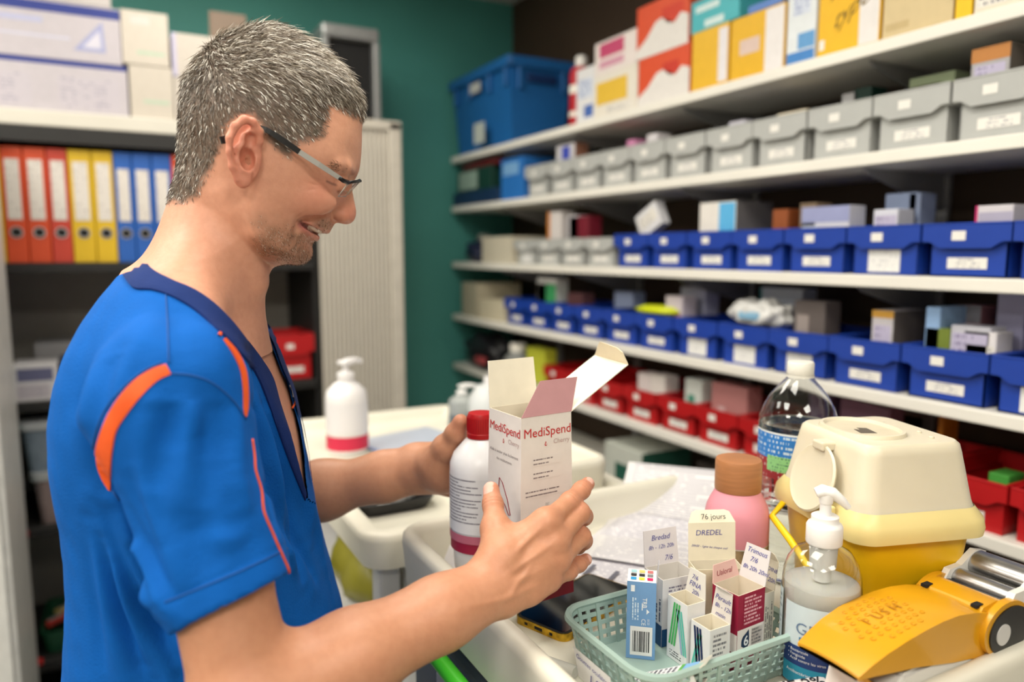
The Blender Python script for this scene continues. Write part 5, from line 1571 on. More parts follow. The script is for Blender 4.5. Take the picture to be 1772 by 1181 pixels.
# ------------------------------------------------------------------ implicit-surface toolkit (organic shapes)
class Field:
    def __init__(s, lo, hi, h):
        s.lo = np.array(lo, dtype=np.float32); s.h = h
        s.n = np.ceil((np.array(hi) - np.array(lo)) / h).astype(int) + 1
        s.F = np.full(s.n, 1.0, dtype=np.float32)
    def sub(s, lo, hi):
        i0 = np.clip(np.floor((np.array(lo) - s.lo) / s.h).astype(int), 0, s.n - 1)
        i1 = np.clip(np.ceil((np.array(hi) - s.lo) / s.h).astype(int) + 1, 1, s.n)
        if np.any(i1 <= i0): return None, None
        sl = tuple(slice(a, b) for a, b in zip(i0, i1))
        ax = [s.lo[k] + s.h * np.arange(i0[k], i1[k], dtype=np.float32) for k in range(3)]
        X, Y, Z = np.meshgrid(*ax, indexing='ij')
        return sl, np.stack([X, Y, Z], -1)
    def union(s, fn, lo, hi, k=0.0):
        sl, P = s.sub(lo, hi)
        if sl is None: return
        s.F[sl] = smin(s.F[sl], fn(P).astype(np.float32), k)
    def carve(s, fn, lo, hi, k=0.0):
        sl, P = s.sub(lo, hi)
        if sl is None: return
        s.F[sl] = -smin(-s.F[sl], fn(P).astype(np.float32), k)
    def cone(s, a, b, ra, rb, k=0.0, carve=False, sc=None):
        a, b = np.array(a, dtype=np.float32), np.array(b, dtype=np.float32)
        m = max(ra, rb) + k + 3 * s.h
        fn = lambda P: sd_cone(P, a, b, ra, rb)
        (s.carve if carve else s.union)(fn, np.minimum(a, b) - m, np.maximum(a, b) + m, k)
    def chain(s, pts, rs, k=0.0, carve=False):
        for (a, b, ra, rb) in zip(pts, pts[1:], rs, rs[1:]): s.cone(a, b, ra, rb, k, carve)
    def limb(s, pts, rs, k_in, k_out):
        """one smooth tapered limb, then merged with blend k_out"""
        pts = [np.array(p, np.float32) for p in pts]
        m = max(rs) * 1.1 + k_out + k_in + 3 * s.h
        def fn(P):
            f = None
            for a, b, ra, rb in zip(pts, pts[1:], rs, rs[1:]):
                g_ = sd_cone(P, a, b, ra, rb); f = g_ if f is None else smin(f, g_, k_in)
            for p, r in zip(pts[1:-1], rs[1:-1]):
                f = smin(f, np.linalg.norm(P - p, axis=-1) - r * 1.05, k_in * .6)
            return f
        s.union(fn, np.min(pts, 0) - m, np.max(pts, 0) + m, k_out)
    def ell(s, c, ax, r, k=0.0, carve=False):
        """ellipsoid: c centre, ax 3 unit axes (rows), r radii"""
        c, ax, r = np.array(c, np.float32), np.array(ax, np.float32), np.array(r, np.float32)
        m = float(r.max()) + k + 3 * s.h
        def fn(P):
            q = (P - c) @ ax.T
            k0 = np.linalg.norm(q / r, axis=-1); k1 = np.linalg.norm(q / (r * r), axis=-1)
            return k0 * (k0 - 1) / np.maximum(k1, 1e-6)
        (s.carve if carve else s.union)(fn, c - m, c + m, k)
    def mesh(s):
        return surface_nets(s.F, s.lo, s.h)

def smin(a, b, k):
    if k <= 0: return np.minimum(a, b)
    h = np.maximum(k - np.abs(a - b), 0) / k
    return np.minimum(a, b) - h * h * k * .25

def sd_cone(P, a, b, ra, rb):
    ab = b - a
    t = np.clip(((P - a) @ ab) / max(float(ab @ ab), 1e-12), 0, 1)
    d = np.linalg.norm(P - a - t[..., None] * ab, axis=-1)
    return d - (ra + (rb - ra) * t)

def surface_nets(F, lo, h):
    S = F < 0
    nx, ny, nz = F.shape
    c = [S[i:nx - 1 + i, j:ny - 1 + j, k:nz - 1 + k] for i in (0, 1) for j in (0, 1) for k in (0, 1)]
    al = c[0].copy(); an = c[0].copy()
    for q in c[1:]:
        al &= q; an |= q
    act = an & ~al
    I = np.argwhere(act)
    vid = np.full(act.shape, -1, dtype=np.int32)
    vid[tuple(I.T)] = np.arange(len(I))
    offs = np.array([(i, j, k) for i in (0, 1) for j in (0, 1) for k in (0, 1)])
    V = np.stack([F[tuple((I + o).T)] for o in offs], 1)
    acc = np.zeros((len(I), 3)); cnt = np.zeros(len(I))
    for a in range(8):
        for ax, bit in ((0, 4), (1, 2), (2, 1)):
            if a & bit: continue
            b = a | bit
            fa, fb = V[:, a], V[:, b]
            m = (fa < 0) != (fb < 0)
            t = np.where(m, fa / np.where(m, fa - fb, 1), 0)
            p = np.repeat(offs[a][None].astype(float), len(I), 0); p[:, ax] += t
            acc[m] += p[m]; cnt[m] += 1
    verts = (I + acc / cnt[:, None]) * h + lo
    quads = []
    for ax in range(3):
        sl0 = [slice(None)] * 3; sl1 = [slice(None)] * 3
        sl0[ax] = slice(0, -1); sl1[ax] = slice(1, None)
        e = S[tuple(sl0)] != S[tuple(sl1)]
        E = np.argwhere(e)
        u, v = (ax + 1) % 3, (ax + 2) % 3
        ok = (E[:, u] > 0) & (E[:, v] > 0) & (E[:, u] < F.shape[u] - 1) & (E[:, v] < F.shape[v] - 1)
        E = E[ok]
        ins = S[tuple(E.T)]
        du = np.zeros(3, int); du[u] = 1
        dv = np.zeros(3, int); dv[v] = 1
        q = np.stack([vid[tuple((E - du - dv).T)], vid[tuple((E - dv).T)], vid[tuple(E.T)], vid[tuple((E - du).T)]], 1)
        q[~ins] = q[~ins][:, ::-1]
        quads.append(q)
    return verts, np.concatenate(quads)

def np_mesh(name, verts, quads, mats, parent=None, cols=None, smooth=True):
    me = bpy.data.meshes.new(name)
    me.vertices.add(len(verts)); me.vertices.foreach_set('co', np.asarray(verts, np.float32).ravel())
    n = len(quads); w = quads.shape[1]
    me.loops.add(n * w); me.loops.foreach_set('vertex_index', np.asarray(quads, np.int32).ravel())
    me.polygons.add(n); me.polygons.foreach_set('loop_start', np.arange(0, n * w, w, dtype=np.int32))
    me.polygons.foreach_set('use_smooth', np.full(n, smooth))
    me.update(calc_edges=True)
    for m in (mats if isinstance(mats, (list, tuple)) else [mats]): me.materials.append(m)
    if cols is not None:
        at_ = me.color_attributes.new('Col', 'FLOAT_COLOR', 'POINT')
        c4 = np.ones((len(verts), 4), np.float32); c4[:, :3] = cols
        at_.data.foreach_set('color', c4.ravel())
    o = bpy.data.objects.new(name, me)
    return link(o, parent)

def lap(verts, quads, it=2, lam=.5):
    v = np.array(verts, dtype=np.float64); n = len(v)
    e = np.concatenate([quads[:, [0, 1]], quads[:, [1, 2]], quads[:, [2, 3]], quads[:, [3, 0]]])
    e = np.concatenate([e, e[:, ::-1]])
    deg = np.bincount(e[:, 0], minlength=n)[:, None]
    for _ in range(it):
        s_ = np.stack([np.bincount(e[:, 0], weights=v[e[:, 1], k], minlength=n) for k in range(3)], 1)
        v += lam * (s_ / np.maximum(deg, 1) - v)
    return v

def vnormals(v, q):
    fn = np.cross(v[q[:, 2]] - v[q[:, 0]], v[q[:, 3]] - v[q[:, 1]])
    n = np.zeros_like(v)
    for k in range(4):
        for c in range(3): n[:, c] += np.bincount(q[:, k], weights=fn[:, c], minlength=len(v))
    return n / np.maximum(np.linalg.norm(n, axis=1, keepdims=True), 1e-12)

def poly_dist(P, pts):
    """distance of points to a polyline and the parameter 0..1 along it"""
    pts = np.array([tuple(p) for p in pts], float)
    best = np.full(len(P), 1e9); par = np.zeros(len(P))
    L = np.r_[0, np.cumsum(np.linalg.norm(np.diff(pts, axis=0), axis=1))]
    for i in range(len(pts) - 1):
        a, b = pts[i], pts[i + 1]; ab = b - a
        t = np.clip((P - a) @ ab / max(ab @ ab, 1e-12), 0, 1)
        d = np.linalg.norm(P - a - t[:, None] * ab, axis=1)
        m = d < best
        best[m] = d[m]; par[m] = (L[i] + t[m] * (L[i + 1] - L[i])) / L[-1]
    return best, par

def sstep(a, b, x):
    t = np.clip((x - a) / (b - a), 0, 1); return t * t * (3 - 2 * t)

def smooth_poly(pts, n=6):
    """Catmull-Rom through pixel points"""
    P = [Vector(p) for p in pts]; P = [P[0] * 2 - P[1]] + P + [P[-1] * 2 - P[-2]]
    out = []
    for i in range(1, len(P) - 2):
        for k in range(n):
            t = k / n
            out.append(.5 * ((2 * P[i]) + (-P[i - 1] + P[i + 1]) * t + (2 * P[i - 1] - 5 * P[i] + 4 * P[i + 1] - P[i + 2]) * t * t + (-P[i - 1] + 3 * P[i] - 3 * P[i + 1] + P[i + 2]) * t ** 3))
    out.append(P[-2]); return out

def blobs(P, sc, seed):
    r = np.random.default_rng(seed); o = np.zeros(len(P))
    for k in range(5):
        f = r.normal(size=3) * sc; o += np.sin(P @ f + r.uniform(0, 6))
    return o / 5
CAMV = Vector((0, 0, CAMH))
def on_plane(u, v, c, n, off):
    r = ray(u, v); t = (off - (CAMV - c).dot(n)) / r.dot(n)
    return CAMV + r * t

# ------------------------------------------------------------------ the man: frames
HC = at(470, 250, .79)
hh = math.radians(-13.0)
HF, HL = Vector((math.cos(hh), math.sin(hh), 0)), Vector((-math.sin(hh), math.cos(hh), 0))
def S(u, v, y=0.0): return on_plane(u, v, HC, HL, y)
def prof_c(p): d = Vector(p) - HC; return (d.dot(HF), d.z)
TC = at(360, 520, .79)
th_ = math.radians(-22)
TF, TL = Vector((math.cos(th_), math.sin(th_), 0)), Vector((-math.sin(th_), math.cos(th_), 0))
def ST(u, v, y=0.0): return on_plane(u, v, TC, TL, y)

man = thing('person', 'man in blue scrub top and glasses, smiling down at carton and bottle', 'person', (TC.x, TC.y, 0))
MINV = Vector((TC.x, TC.y, 0))
man.location = (0, 0, 0)

def A(u, v, d): return np.array(at(u, v, d))
SHR, ELR, WRR = A(308, 665, .615), A(430, 1228, .585), A(860, 1012, .708)
SHL, ELL, WRL = np.array(ST(330, 650, .175)), A(455, 872, 1.03), A(722, 812, .985)
# ------------------------------------------------------------------ torso: rows measured on the photograph
rows = [(470, 222, 380, .085), (500, 200, 402, .125), (540, 170, 444, .163), (600, 142, 486, .186), (690, 123, 519, .190), (770, 122, 537, .186), (850, 140, 547, .178), (950, 146, 565, .172), (1060, 138, 597, .176), (1181, 130, 622, .186), (1320, 124, 640, .195), (1700, 130, 640, .195)]
rv_r = ray(350, 700); Rv = Vector((rv_r.y, -rv_r.x, 0)).normalized()
kf, kl = abs(TF.dot(Rv)), abs(TL.dot(Rv))
RZ, RC, RD, RH = [], [], [], []
for v_, ub, uf, hw_ in rows:
    pb, pf = ST(ub, v_, 0), ST(uf, v_, 0)
    ab_, af_ = (pb - TC).dot(TF), (pf - TC).dot(TF)
    e_ = (af_ - ab_) / 2 * kf
    RZ.append((pb.z + pf.z) / 2); RC.append((af_ + ab_) / 2); RH.append(hw_)
    RD.append(math.sqrt(max(.03 ** 2, e_ ** 2 - (kl * hw_) ** 2)) / kf)
o_ = np.argsort(RZ); RZ, RC, RD, RH = (np.array(q)[o_] for q in (RZ, RC, RD, RH))
def smooth_interp(z, Z, V):
    return np.interp(z, Zf, np.interp(Zf, Z, V)) if False else np.interp(z, ZF, SM[id(V)])
ZF = np.linspace(RZ[0], RZ[-1], 400); SM = {}
for V_ in (RC, RD, RH):
    f_ = np.interp(ZF, RZ, V_)
    for _ in range(120): f_[1:-1] = (f_[:-2] + 2 * f_[1:-1] + f_[2:]) / 4
    SM[id(V_)] = f_
def torso_fn(P, grow=0.0):
    d = P - np.array(TC, np.float32)
    a, y, z = d @ np.array(TF, np.float32), d @ np.array(TL, np.float32), P[..., 2]
    c, dd, hw_ = (np.interp(z, ZF, SM[id(V_)]) for V_ in (RC, RD, RH))
    p = 2.3
    f = ((np.abs(a - c) / dd) ** p + (np.abs(y) / hw_) ** p) ** (1 / p)
    top = z - (float(RZ[-1]) - .002)
    return np.maximum((f - 1) * np.minimum(dd, hw_) * .85, top) - grow
def T3(a, y, z): return np.array(TC) * np.array((1, 1, 0)) + np.array(TF) * a + np.array(TL) * y + np.array((0, 0, z))
Vb = ST(533, 842, 0); zb = Vb.z
zV = [zb, float(ST(485, 690, -.03).z), float(ST(450, 628, -.045).z), float(ST(410, 575, -.06).z), float(ST(360, 525, -.075).z)]
yV = [0.0, .028, .045, .060, .070]
def skin_fn(P):
    """torso skin: just under the cloth in the V opening, well inside it elsewhere"""
    d = P - np.array(TC, np.float32); a, y, z = d @ np.array(TF, np.float32), d @ np.array(TL, np.float32), P[..., 2]
    out = np.maximum(np.abs(y) - np.interp(z, zV, yV) - .034, zb - .012 - z)
    return torso_fn(P, 0.0) + .0035 + .0105 * sstep(0.0, .014, out)
# ------------------------------------------------------------------ head: relief over the side profile
hair_sil = [(301, 330), (302, 262), (309, 157), (330, 114), (362, 72), (404, 51), (459, 38), (497, 47), (531, 63), (573, 97), (608, 133), (630, 168), (634, 190)]
hc_px = Vector((465, 220))
hair_in = [tuple(Vector(p) + (hc_px - Vector(p)).normalized() * 7) for p in hair_sil]
face_sil = [(629, 205), (626, 222), (625.5, 245), (624, 275), (620.5, 296), (615, 309), (610, 320), (611, 331), (613.5, 345), (616, 358), (617, 368), (615, 378), (609, 386), (600, 389), (590, 387), (581, 386), (577, 390), (573, 397), (567, 402), (559, 402), (552, 403), (549, 408), (547, 415), (541, 421), (540, 428), (542, 436), (538, 447), (528, 456), (514, 458), (498, 456)]
low_sil = [(478, 458), (455, 450), (425, 425), (390, 395), (350, 372), (320, 358)]
ctrl = [(prof_c(S(u, v, 0)), 0.0) for u, v in (smooth_poly(hair_in, 3) + smooth_poly(face_sil, 2) + [Vector(p) for p in low_sil])]
inner = [  # u, v, half width (m)
 (450, 170, .0765), (400, 150, .073), (505, 150, .069), (545, 165, .060), (460, 95, .055), (390, 105, .050), (520, 105, .050), (575, 140, .045), (345, 200, .058), (350, 260, .055), (400, 220, .0745),
 (330, 310, .043), (600, 180, .036), (545, 215, .065), (500, 220, .073), (450, 240, .077), (603, 215, .041), (608, 245, .038), (590, 240, .052), (570, 240, .060), (606, 270, .037), (607, 290, .034), (592, 285, .051), (575, 280, .0585),
 (600, 305, .024), (596, 318, .0165), (585, 312, .040), (580, 325, .039), (570, 316, .050), (558, 312, .057), (570, 333, .046), (588, 335, .026),
 (606, 334, .0075), (600, 345, .0120), (609, 358, .0085), (603, 365, .0140), (594, 358, .0155), (611, 372, .0090), (600, 378, .0150), (590, 375, .0180), (583, 370, .0195), (578, 362, .026), (572, 372, .030),
 (570, 350, .045), (555, 345, .0545), (540, 340, .060), (520, 325, .0655), (490, 320, .070), (460, 315, .0725), (545, 365, .050), (525, 360, .058), (500, 355, .064),
 (572, 385, .0215), (568, 393, .0165), (560, 393, .0245), (550, 390, .032), (538, 385, .040), (525, 380, .0465), (556, 400, .014), (545, 400, .026), (535, 398, .034),
 (543, 411, .0125), (536, 412, .0235), (528, 408, .033), (532, 425, .021), (535, 438, .0140), (527, 445, .0190), (520, 435, .030), (510, 445, .030), (505, 425, .044), (510, 405, .0475), (490, 440, .044), (480, 420, .0545), (460, 430, .055),
 (440, 400, .0635), (460, 375, .065), (480, 390, .060), (430, 340, .0685), (400, 340, .060), (380, 300, .062), (400, 280, .069), (360, 340, .048), (400, 375, .053), (430, 415, .054)]
ctrl += [(prof_c(S(u, v, -w * .97)), w * w) for u, v, w in inner]
CP = np.array([c for c, _ in ctrl]); CW = np.array([w for _, w in ctrl])
def tps_fit(P, W, reg=2e-6):
    d = np.linalg.norm(P[:, None] - P[None], axis=-1) * 10
    K = np.where(d > 0, d * d * np.log(np.maximum(d, 1e-9)), 0) + np.eye(len(P)) * reg * 1000
    A = np.zeros((len(P) + 3, len(P) + 3)); A[:len(P), :len(P)] = K
    Q = np.c_[np.ones(len(P)), P]; A[:len(P), len(P):] = Q; A[len(P):, :len(P)] = Q.T
    return np.linalg.solve(A, np.r_[W, 0, 0, 0])
tw = tps_fit(CP, CW)
hv = 0.0013
lo_h = np.array((-.150, -.130, -.225)); hi_h = np.array((.125, .130, .135))   # head frame: forward, left, up
ga = np.arange(lo_h[0], hi_h[0], hv); gh = np.arange(lo_h[2], hi_h[2], hv)
GA, GH = np.meshgrid(ga, gh, indexing='ij')
Gp = np.c_[GA.ravel(), GH.ravel()]
W2 = np.zeros(len(Gp))
for i in range(0, len(Gp), 8000):
    d = np.linalg.norm(Gp[i:i + 8000, None] - CP[None], axis=-1) * 10
    W2[i:i + 8000] = np.where(d > 0, d * d * np.log(np.maximum(d, 1e-9)), 0) @ tw[:len(CP)]
W2 += tw[len(CP)] + Gp @ tw[len(CP) + 1:]
# outside the outline the field must stay negative
sil = np.array([prof_c(S(u, v, 0)) for u, v in ([tuple(p) for p in smooth_poly(hair_in, 3)] + [tuple(p) for p in smooth_poly(face_sil, 2)] + low_sil)])
def in_poly(P, poly):
    x, y = P[:, 0], P[:, 1]; ins = np.zeros(len(P), bool); j = len(poly) - 1
    for i in range(len(poly)):
        c = ((poly[i, 1] > y) != (poly[j, 1] > y)) & (x < (poly[j, 0] - poly[i, 0]) * (y - poly[i, 1]) / (poly[j, 1] - poly[i, 1] + 1e-12) + poly[i, 0])
        ins ^= c; j = i
    return ins
ins = in_poly(Gp, sil)
clsd = np.r_[sil, sil[:1]]
dist = np.full(len(Gp), 9.0)
for a_, b_ in zip(clsd, clsd[1:]):
    ab = b_ - a_; t = np.clip((Gp - a_) @ ab / max(ab @ ab, 1e-12), 0, 1)
    dist = np.minimum(dist, np.linalg.norm(Gp - a_ - t[:, None] * ab, axis=1))
W2 = np.where(ins, np.maximum(W2, np.minimum(dist * .010, .0001)), -dist * .045).reshape(GA.shape)
# light blur to hide the spline's knots
for _ in range(2):
    W2 = (W2 + np.roll(W2, 1, 0) + np.roll(W2, -1, 0) + np.roll(W2, 1, 1) + np.roll(W2, -1, 1)) / 5

HFd = Field(lo_h, hi_h + np.array((0, 0, 0)), hv)
na, nh = len(ga), len(gh)
HFd.F = HFd.F[:na, :, :nh] if (HFd.F.shape[0] >= na and HFd.F.shape[2] >= nh) else HFd.F
HFd.n = np.array(HFd.F.shape)
ya = lo_h[1] + hv * np.arange(HFd.F.shape[1])
den = 2 * np.sqrt(np.abs(W2) + .014 ** 2)
HFd.F = ((ya[None, :, None] ** 2 - W2[:HFd.F.shape[0], None, :HFd.F.shape[2]]) / den[:HFd.F.shape[0], None, :HFd.F.shape[2]]).astype(np.float32)
def h3(u, v, y):
    a, z = prof_c(S(u, v, y)); return np.array((a, y, z))
I3 = np.eye(3)
# depth of the face surface under a pixel of the near side
def surf_y(u, v):
    y = .05
    for _ in range(8):
        a, z = prof_c(S(u, v, -y))
        i, j = int(np.clip((a - lo_h[0]) / hv, 0, W2.shape[0] - 1)), int(np.clip((z - lo_h[2]) / hv, 0, W2.shape[1] - 1))
        y = .5 * y + .5 * float(np.sqrt(max(W2[i, j], 1e-7)))
    return y
# eyelids (eyes cast down), brow, nostril, mouth, folds, ear
MOUTH = [(557, 403.5), (549, 401), (541, 397.5), (532, 393), (526, 389.5), (521, 386.5)]
LIP_U = [(566, 399.5), (556, 397), (546, 392.5), (536, 388), (527, 385.5)]
LIP_L = [(546, 411), (541, 408.5), (535, 403), (528, 396.5), (522, 390.5)]
for sgn in (-1, 1):
    def hs(u, v, y):
        p = h3(u, v, -abs(y)); p[1] = sgn * abs(y); return p
    def fs(u, v, inset=0.0):
        return hs(u, v, max(surf_y(u, v) - inset, .0002))
    HFd.ell(fs(584, 315, .0085), I3, (.0115, .0105, .0100), .004)
    HFd.chain([fs(607, 296, .003), fs(597, 290, .003), fs(582, 288, .004), fs(570, 291, .005)], [.0050, .0056, .0050, .003], .008)
    HFd.chain([fs(594, 326, .0005), fs(584, 330, .0005), fs(572, 328, .0008)], [.0010, .0014, .0010], .004, carve=True)
    HFd.ell(hs(591, 386.0, .0105), I3, (.0066, .0052, .0044), .0015, carve=True)
    HFd.chain([fs(588, 361, .0004), fs(580, 369, .0), fs(577, 378, .0), fs(581, 386, .0006)], [.0014, .0030, .0030, .0018], .004, carve=True)
    HFd.ell(fs(592, 374, .0052), I3, (.0080, .0062, .0072), .004)
    HFd.ell(fs(549, 350, .0100), I3, (.0200, .0115, .0125), .018)
    # smile fold, from the nose wing round the mouth corner
    HFd.chain([fs(575, 369, -.0004), fs(560, 371, -.0004), fs(545, 374, -.0004), fs(531, 379, -.0004), fs(519, 388, -.0004), fs(513, 400, -.0004), fs(511, 414, -.0002)], [.0008, .0016, .0020, .0023, .0022, .0018, .0006], .007, carve=True)
    HFd.chain([fs(u, v, .0025) for u, v in LIP_U], [.0034, .0034, .0030, .0026, .0016], .004)
    HFd.chain([fs(u, v, .0028) for u, v in LIP_L], [.0046, .0046, .0042, .0034, .0016], .004)
    HFd.chain([fs(u, v, .0008) for u, v in MOUTH], [.0034, .0038, .0036, .0030, .0021, .0008], .0015, carve=True)
    HFd.chain([fs(552, 398.5, .0065), fs(545, 395.5, .0062), fs(537, 391.5, .0056)], [.0036, .0036, .0028], .0)
    # ear
    E_ = lambda u, v, y: hs(u, v, y)
    HFd.ell(hs(424, 262, .0800), I3, (.0155, .0045, .030), .004)
    HFd.chain([E_(441, 262, .0795), E_(449, 245, .083), E_(450, 228, .0855), E_(438, 211, .089), E_(422, 207, .0925), E_(406, 219, .0955), E_(398, 239, .097), E_(398, 262, .096), E_(402, 288, .0925), E_(410, 309, .0885)], [.0028, .0032, .0034, .0036, .0038, .0038, .0038, .0036, .0034, .0030], .003)
    HFd.chain([E_(438, 226, .0855), E_(425, 238, .0885), E_(414, 258, .0895), E_(414, 280, .0885), E_(421, 294, .0870), E_(430, 297, .0850)], [.0026, .0034, .0038, .0036, .0034, .0030], .004)
    HFd.ell(E_(420, 311, .0850), I3, (.0075, .0045, .0085), .005)
    HFd.ell(E_(438, 279, .0815), I3, (.0042, .0042, .0062), .004)
    HFd.ell(E_(428, 274, .0880), I3, (.0070, .0120, .0115), .002, carve=True)
    HFd.ell(E_(433, 244, .0890), I3, (.0048, .0075, .0085), .002, carve=True)
    HFd.chain([E_(408, 240, .0975), E_(407, 262, .0965), E_(410, 285, .0945)], [.0018, .0022, .0016], .003, carve=True)
    # jaw line and neck cord
# neck
nk0, nk1 = np.array((*prof_c(S(388, 372, 0)),)), np.array((*prof_c(S(352, 500, 0)),))
def neck_fn(P):
    a, y, z = P[..., 0], P[..., 1] * 1.06, P[..., 2]
    ab = nk1 - nk0; t = np.clip(((a - nk0[0]) * ab[0] + (z - nk0[1]) * ab[1]) / (ab @ ab), 0, 1.3)
    d = np.sqrt((a - nk0[0] - t * ab[0]) ** 2 + y ** 2 + (z - nk0[1] - t * ab[1]) ** 2)
    return d - (.0545 + .008 * t)
HFd.union(neck_fn, lo_h, hi_h, .018)
def towP(P): return (P[..., :1] * np.array(HF, np.float32) + P[..., 1:2] * np.array(HL, np.float32) + P[..., 2:3] * np.array((0, 0, 1), np.float32) + np.array(HC, np.float32))
def chest_fn(P):
    w = towP(P); f = skin_fn(w)
    for sg, sh in ((-1, SHR), (1, SHL)):
        f = smin(f, sd_cone(w, np.array(ST(330, 500, sg * .05), np.float32), np.array(sh, np.float32), .033, .038), .02)
    return f
HFd.union(chest_fn, (lo_h[0], lo_h[1], lo_h[2]), (hi_h[0], hi_h[1], -.05), .045)
for sgn in (-1, 1):
    HFd.chain([np.array((*[prof_c(S(400, 335, -.05))[0]], sgn * .050, prof_c(S(400, 335, -.05))[1])), np.array((prof_c(S(440, 490, -.02))[0], sgn * .022, prof_c(S(440, 490, -.02))[1]))], [.009, .010], .016)
hv_, hq_ = HFd.mesh()
keep = hv_[:, 2] > -1
hv_ = lap(hv_, hq_, 2, .45)
def tow(v):   # head frame -> world
    return v[:, :1] * np.array(HF) + v[:, 1:2] * np.array(HL) + v[:, 2:3] * np.array((0, 0, 1)) + np.array(HC)
def hpx(u, v, y): return h3(u, v, y)
head_w = tow(hv_)
head_n_local = vnormals(hv_, hq_)

# ---- skin colours (vertex paint of the skin's own tones: lips, stubble, ear, hair roots)
SK = np.array(rgb(218, 160, 132)); SKR = np.array(rgb(214, 132, 110)); LIP = np.array(rgb(186, 108, 104)); STB = np.array(rgb(150, 112, 88)); HAIRC = np.array(rgb(98, 87, 76))
ac, yc, zc = hv_[:, 0], hv_[:, 1], hv_[:, 2]
side = -np.abs(yc)
# pseudo pixel coordinates: where a point of the near side would be seen
def px_of(v):
    w = tow(np.c_[v[:, 0], -np.abs(v[:, 1]), v[:, 2]]) - np.array((0, 0, CAMH))
    F3 = np.array((math.sin(YAW), math.cos(YAW), 0)); R3 = np.array((math.cos(YAW), -math.sin(YAW), 0))
    fh, a = w @ F3, w @ R3
    d = fh * math.cos(PITCH) - w[:, 2] * math.sin(PITCH); up = fh * math.sin(PITCH) + w[:, 2] * math.cos(PITCH)
    return np.c_[886 + FPX * a / d, 590.5 - FPX * up / d]
PX = px_of(hv_)
hairline = [(660, 150), (646, 205), (632, 212), (612, 203), (590, 190), (571, 184), (567, 212), (563, 238), (540, 245), (516, 249), (506, 262), (502, 276), (491, 272), (476, 258), (462, 240), (453, 222), (437, 200), (410, 204), (390, 224), (383, 252), (370, 288), (355, 312), (342, 342), (318, 352), (270, 352), (250, 200), (300, 20), (470, 0), (620, 60)]
HLP = np.array(hairline, float)
clh = np.r_[HLP, HLP[:1]]
dh = np.full(len(PX), 1e9)
for a_, b_ in zip(clh, clh[1:]):
    ab = b_ - a_; t = np.clip((PX - a_) @ ab / max(ab @ ab, 1e-12), 0, 1)
    dh = np.minimum(dh, np.linalg.norm(PX - a_ - t[:, None] * ab, axis=1))
hm = np.where(in_poly(PX, HLP), dh, -dh)
is_ear = (np.abs(yc) > .0772) & (((PX[:, 0] - 424) / 36) ** 2 + ((PX[:, 1] - 264) / 66) ** 2 < 1)
hm[is_ear] = -20
hcap = sstep(-7, 11, hm + 4 * blobs(hv_, 300, 21))
rng = np.random.default_rng(5)
col = np.repeat(SK[None], len(hv_), 0)
def mixc(m, c):
    global col
    col = col * (1 - m[:, None]) + np.asarray(c)[None] * m[:, None]
mixc(.55 * is_ear, SKR)
g = lambda u, v, r: np.exp(-(((PX - np.array((u, v))) / r) ** 2).sum(1))
mixc(.5 * g(606, 368, 22), SKR); mixc(.35 * g(545, 345, 40), SKR); mixc(.25 * g(560, 320, 25), SKR); mixc(.3 * g(600, 240, 60), np.array(rgb(226, 172, 140)))
st = np.maximum.reduce([g(500, 425, 42), g(525, 440, 30), g(470, 415, 34), .8 * g(560, 388, 16), .7 * g(450, 385, 26), .7 * g(480, 360, 0.1 + 20)])
st *= np.clip(.75 + .45 * blobs(hv_, 260, 3), .2, 1.2) * sstep(352, 388, PX[:, 1] + 8 * blobs(hv_, 120, 22))
mixc(np.clip(.95 * st, 0, .9), STB)
lipd, lipt = poly_dist(np.c_[hv_[:, 0], -np.abs(yc), zc], [h3(u, v, -surf_y(u, v)) for u, v in LIP_U])
mixc(.55 * np.exp(-(lipd / .0026) ** 2), LIP)
lipd, lipt = poly_dist(np.c_[hv_[:, 0], -np.abs(yc), zc], [h3(u, v, -surf_y(u, v)) for u, v in LIP_L])
mixc(.85 * np.exp(-(lipd / .0040) ** 2), LIP)
td, tt = poly_dist(np.c_[hv_[:, 0], -np.abs(yc), zc], [h3(u, v, -surf_y(u, v) + .0062) for u, v in ((552, 398.8), (545, 396), (537, 392))])
md, mt = poly_dist(np.c_[hv_[:, 0], -np.abs(yc), zc], [h3(u, v, -surf_y(u, v) + .004) for u, v in MOUTH])
deep = np.array([surf_y(*MOUTH[2])])[0]
mixc(np.clip(1.25 - md / .0042, 0, 1) * .85 * ((np.abs(yc) < np.interp(PX[:, 0], [520, 560], [.046, .012])) & (md < .0052)), np.array(rgb(96, 34, 36)))
mixc((td < .0042) * .95, np.array(rgb(228, 214, 196)))
